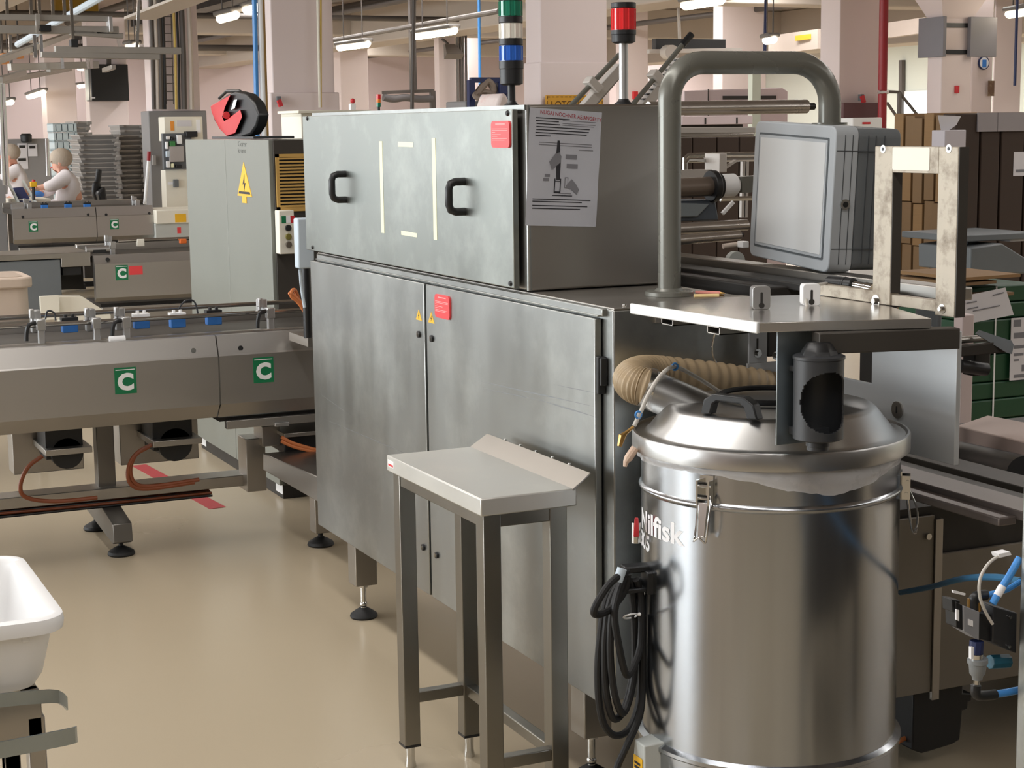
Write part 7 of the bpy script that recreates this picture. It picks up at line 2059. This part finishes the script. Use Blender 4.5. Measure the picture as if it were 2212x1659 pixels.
def worker(label, X, px, k, off):
    """seated worker in a white coat, facing left; px maps body points to photo pixels"""
    def q(x, y, dx=0.0):
        return P(x + off[0], y + off[1], X=X + dx)
    hip = q(158, 452)
    floor_y = hip.y
    t = thing('person', label, 'person', (hip.x, hip.y, 0))
    chest, neck, head = q(146, 398), q(136, 371), q(127, 349)
    shR, shL = q(142, 382, .15), q(142, 382, -.15)
    elR, elL = q(112, 403, .18), q(108, 410, -.18)
    haR, haL = q(86, 404, .12), q(84, 420, -.08)
    knR, knL = hip + Vector((.13, -.42, -.02)), hip + Vector((-.13, -.42, -.02))
    anR, anL = Vector((knR.x, knR.y + .06, .10)), Vector((knL.x, knL.y + .06, .10))
    toR, toL = Vector((knR.x, knR.y - .14, .05)), Vector((knL.x, knL.y - .14, .05))
    crown = head + Vector((0, .01, .08))
    chin = head + Vector((0, -.05, -.085))
    nodes = [(hip, (.15, .13)), (chest, (.15, .12)), (neck, .055), (head, (.075, .09)), (crown, (.06, .07)), (shR, .065), (elR, .048), (haR, .03), (shL, .065), (elL, .048), (haL, .03), (knR, .075), (anR, .045), (toR, .035), (knL, .075), (anL, .045), (toL, .035), (chin, (.04, .035))]
    edges = [(0, 1), (1, 2), (2, 3), (3, 4), (1, 5), (5, 6), (6, 7), (1, 8), (8, 9), (9, 10), (0, 11), (11, 12), (12, 13), (0, 14), (14, 15), (15, 16), (3, 17)]
    for h in (7, 10):
        hp0 = nodes[h][0]
        for kf, dz in enumerate((-.03, -.01, .01, .03)):
            i0 = len(nodes)
            nodes.append((hp0 + Vector((dz, -.05, -.01)), .010))
            nodes.append((hp0 + Vector((dz, -.085 + .006 * abs(kf - 1), -.03)), .008))
            edges += [(h, i0), (i0, i0 + 1)]
    body = skin_mesh('body', nodes, edges, SKIN, t)
    # coat
    cn = [(hip + Vector((0, .02, -.02)), (.19, .17)), (hip.lerp(chest, .55) + Vector((0, .02, 0)), (.17, .15)), (chest + Vector((0, .02, .02)), (.17, .135)), (neck + Vector((0, .01, -.02)), (.06, .06)), (shR, .082), (elR, .066), (haR.lerp(elR, .22), .05), (shL, .082), (elL, .066), (haL.lerp(elL, .22), .05), (knR.lerp(hip, .25), (.11, .11)), (knL.lerp(hip, .25), (.11, .11))]
    ce = [(0, 1), (1, 2), (2, 3), (2, 4), (4, 5), (5, 6), (2, 7), (7, 8), (8, 9), (0, 10), (0, 11)]
    skin_mesh('white_coat', cn, ce, COAT, t)
    part('trousers', B().tube([knR, anR + Vector((0, 0, .02))], [.085, .065], n=12).tube([knL, anL + Vector((0, 0, .02))], [.085, .065], n=12), COAT, t)
    part('shoe', B().ball(toR + Vector((0, .05, 0)), .05, (.9, 2.4, 1)), WHITEP, t)
    part('shoe', B().ball(toL + Vector((0, .05, 0)), .05, (.9, 2.4, 1)), WHITEP, t)
    part('hairnet', B().ball(head + Vector((0, .025, .035)), .118, (.86, .98, .86), n=20, m=12), NETM, t)
    fc = head + Vector((0, -.085, -.01))
    part('nose', B().ball(fc + Vector((.0, -.022, -.012)), .016, (.8, 1, 1.3)), SKIN, body)
    for s in (-1, 1):
        part('eye', B().ball(fc + Vector((s * .03, .012, .012)), .010), HAIR, body)
        part('ear', B().ball(head + Vector((s * .078, -.005, -.015)), .022, (.4, .8, 1.3)), SKIN, body)
    part('mouth', B().ball(fc + Vector((0, .006, -.05)), .016, (1.2, .5, .35)), REDP, body)
    part('glove', B().ball(haL + Vector((0, -.01, 0)), .05, (.8, 1.3, .7)), BLUEGL, t)
    if px:
        return t, hip
    st_ = thing('work_stool', 'round stool under the worker at the left border', 'stool', (hip.x, hip.y, 0))
    part('seat', B().lathe([(0, 0), (.17, 0), (.18, .02), (.17, .05), (0, .06)], (hip.x, hip.y + .02, hip.z - .24), n=24), BLACKP, st_)
    part('stem', B().cyl((hip.x, hip.y + .02, .04), (hip.x, hip.y + .02, hip.z - .24), .03, n=12), CHROME, st_)
    part('base', B().lathe([(0, 0), (.22, 0), (.2, .03), (.04, .05), (0, .05)], (hip.x, hip.y + .02, 0), n=24), CHROME, st_)
    return t


_, HIP = worker('person in white coat and hairnet, seated and leaning left over the packing bench', -17.75, 1, 1, (0, 0))
part('seat', B().prism(rr(HIP.x - .22, HIP.y - .20, HIP.x + .22, HIP.y + .22, .08, 4), 'z', HIP.z - .32, HIP.z - .25), BLACKP, ch, .02)
part('back_bar', B().bar((HIP.x, HIP.y + .1, HIP.z - .29), (XCh, qc.y + .08, P(215, 436, X=XCh).z), .06, .03), BLACKP, ch)
part('gas_column', B().cyl((HIP.x, HIP.y, .08), (HIP.x, HIP.y, HIP.z - .32), .03, n=12), CHROME, ch)
part('star_base', B().bar((HIP.x - .3, HIP.y, .06), (HIP.x + .3, HIP.y, .06), .06, .05).bar((HIP.x, HIP.y - .3, .06), (HIP.x, HIP.y + .3, .06), .06, .05), BLACKP, ch)
worker('person in white coat and hairnet, half hidden at the left border', -21.3, None, 1, (-108, -14))
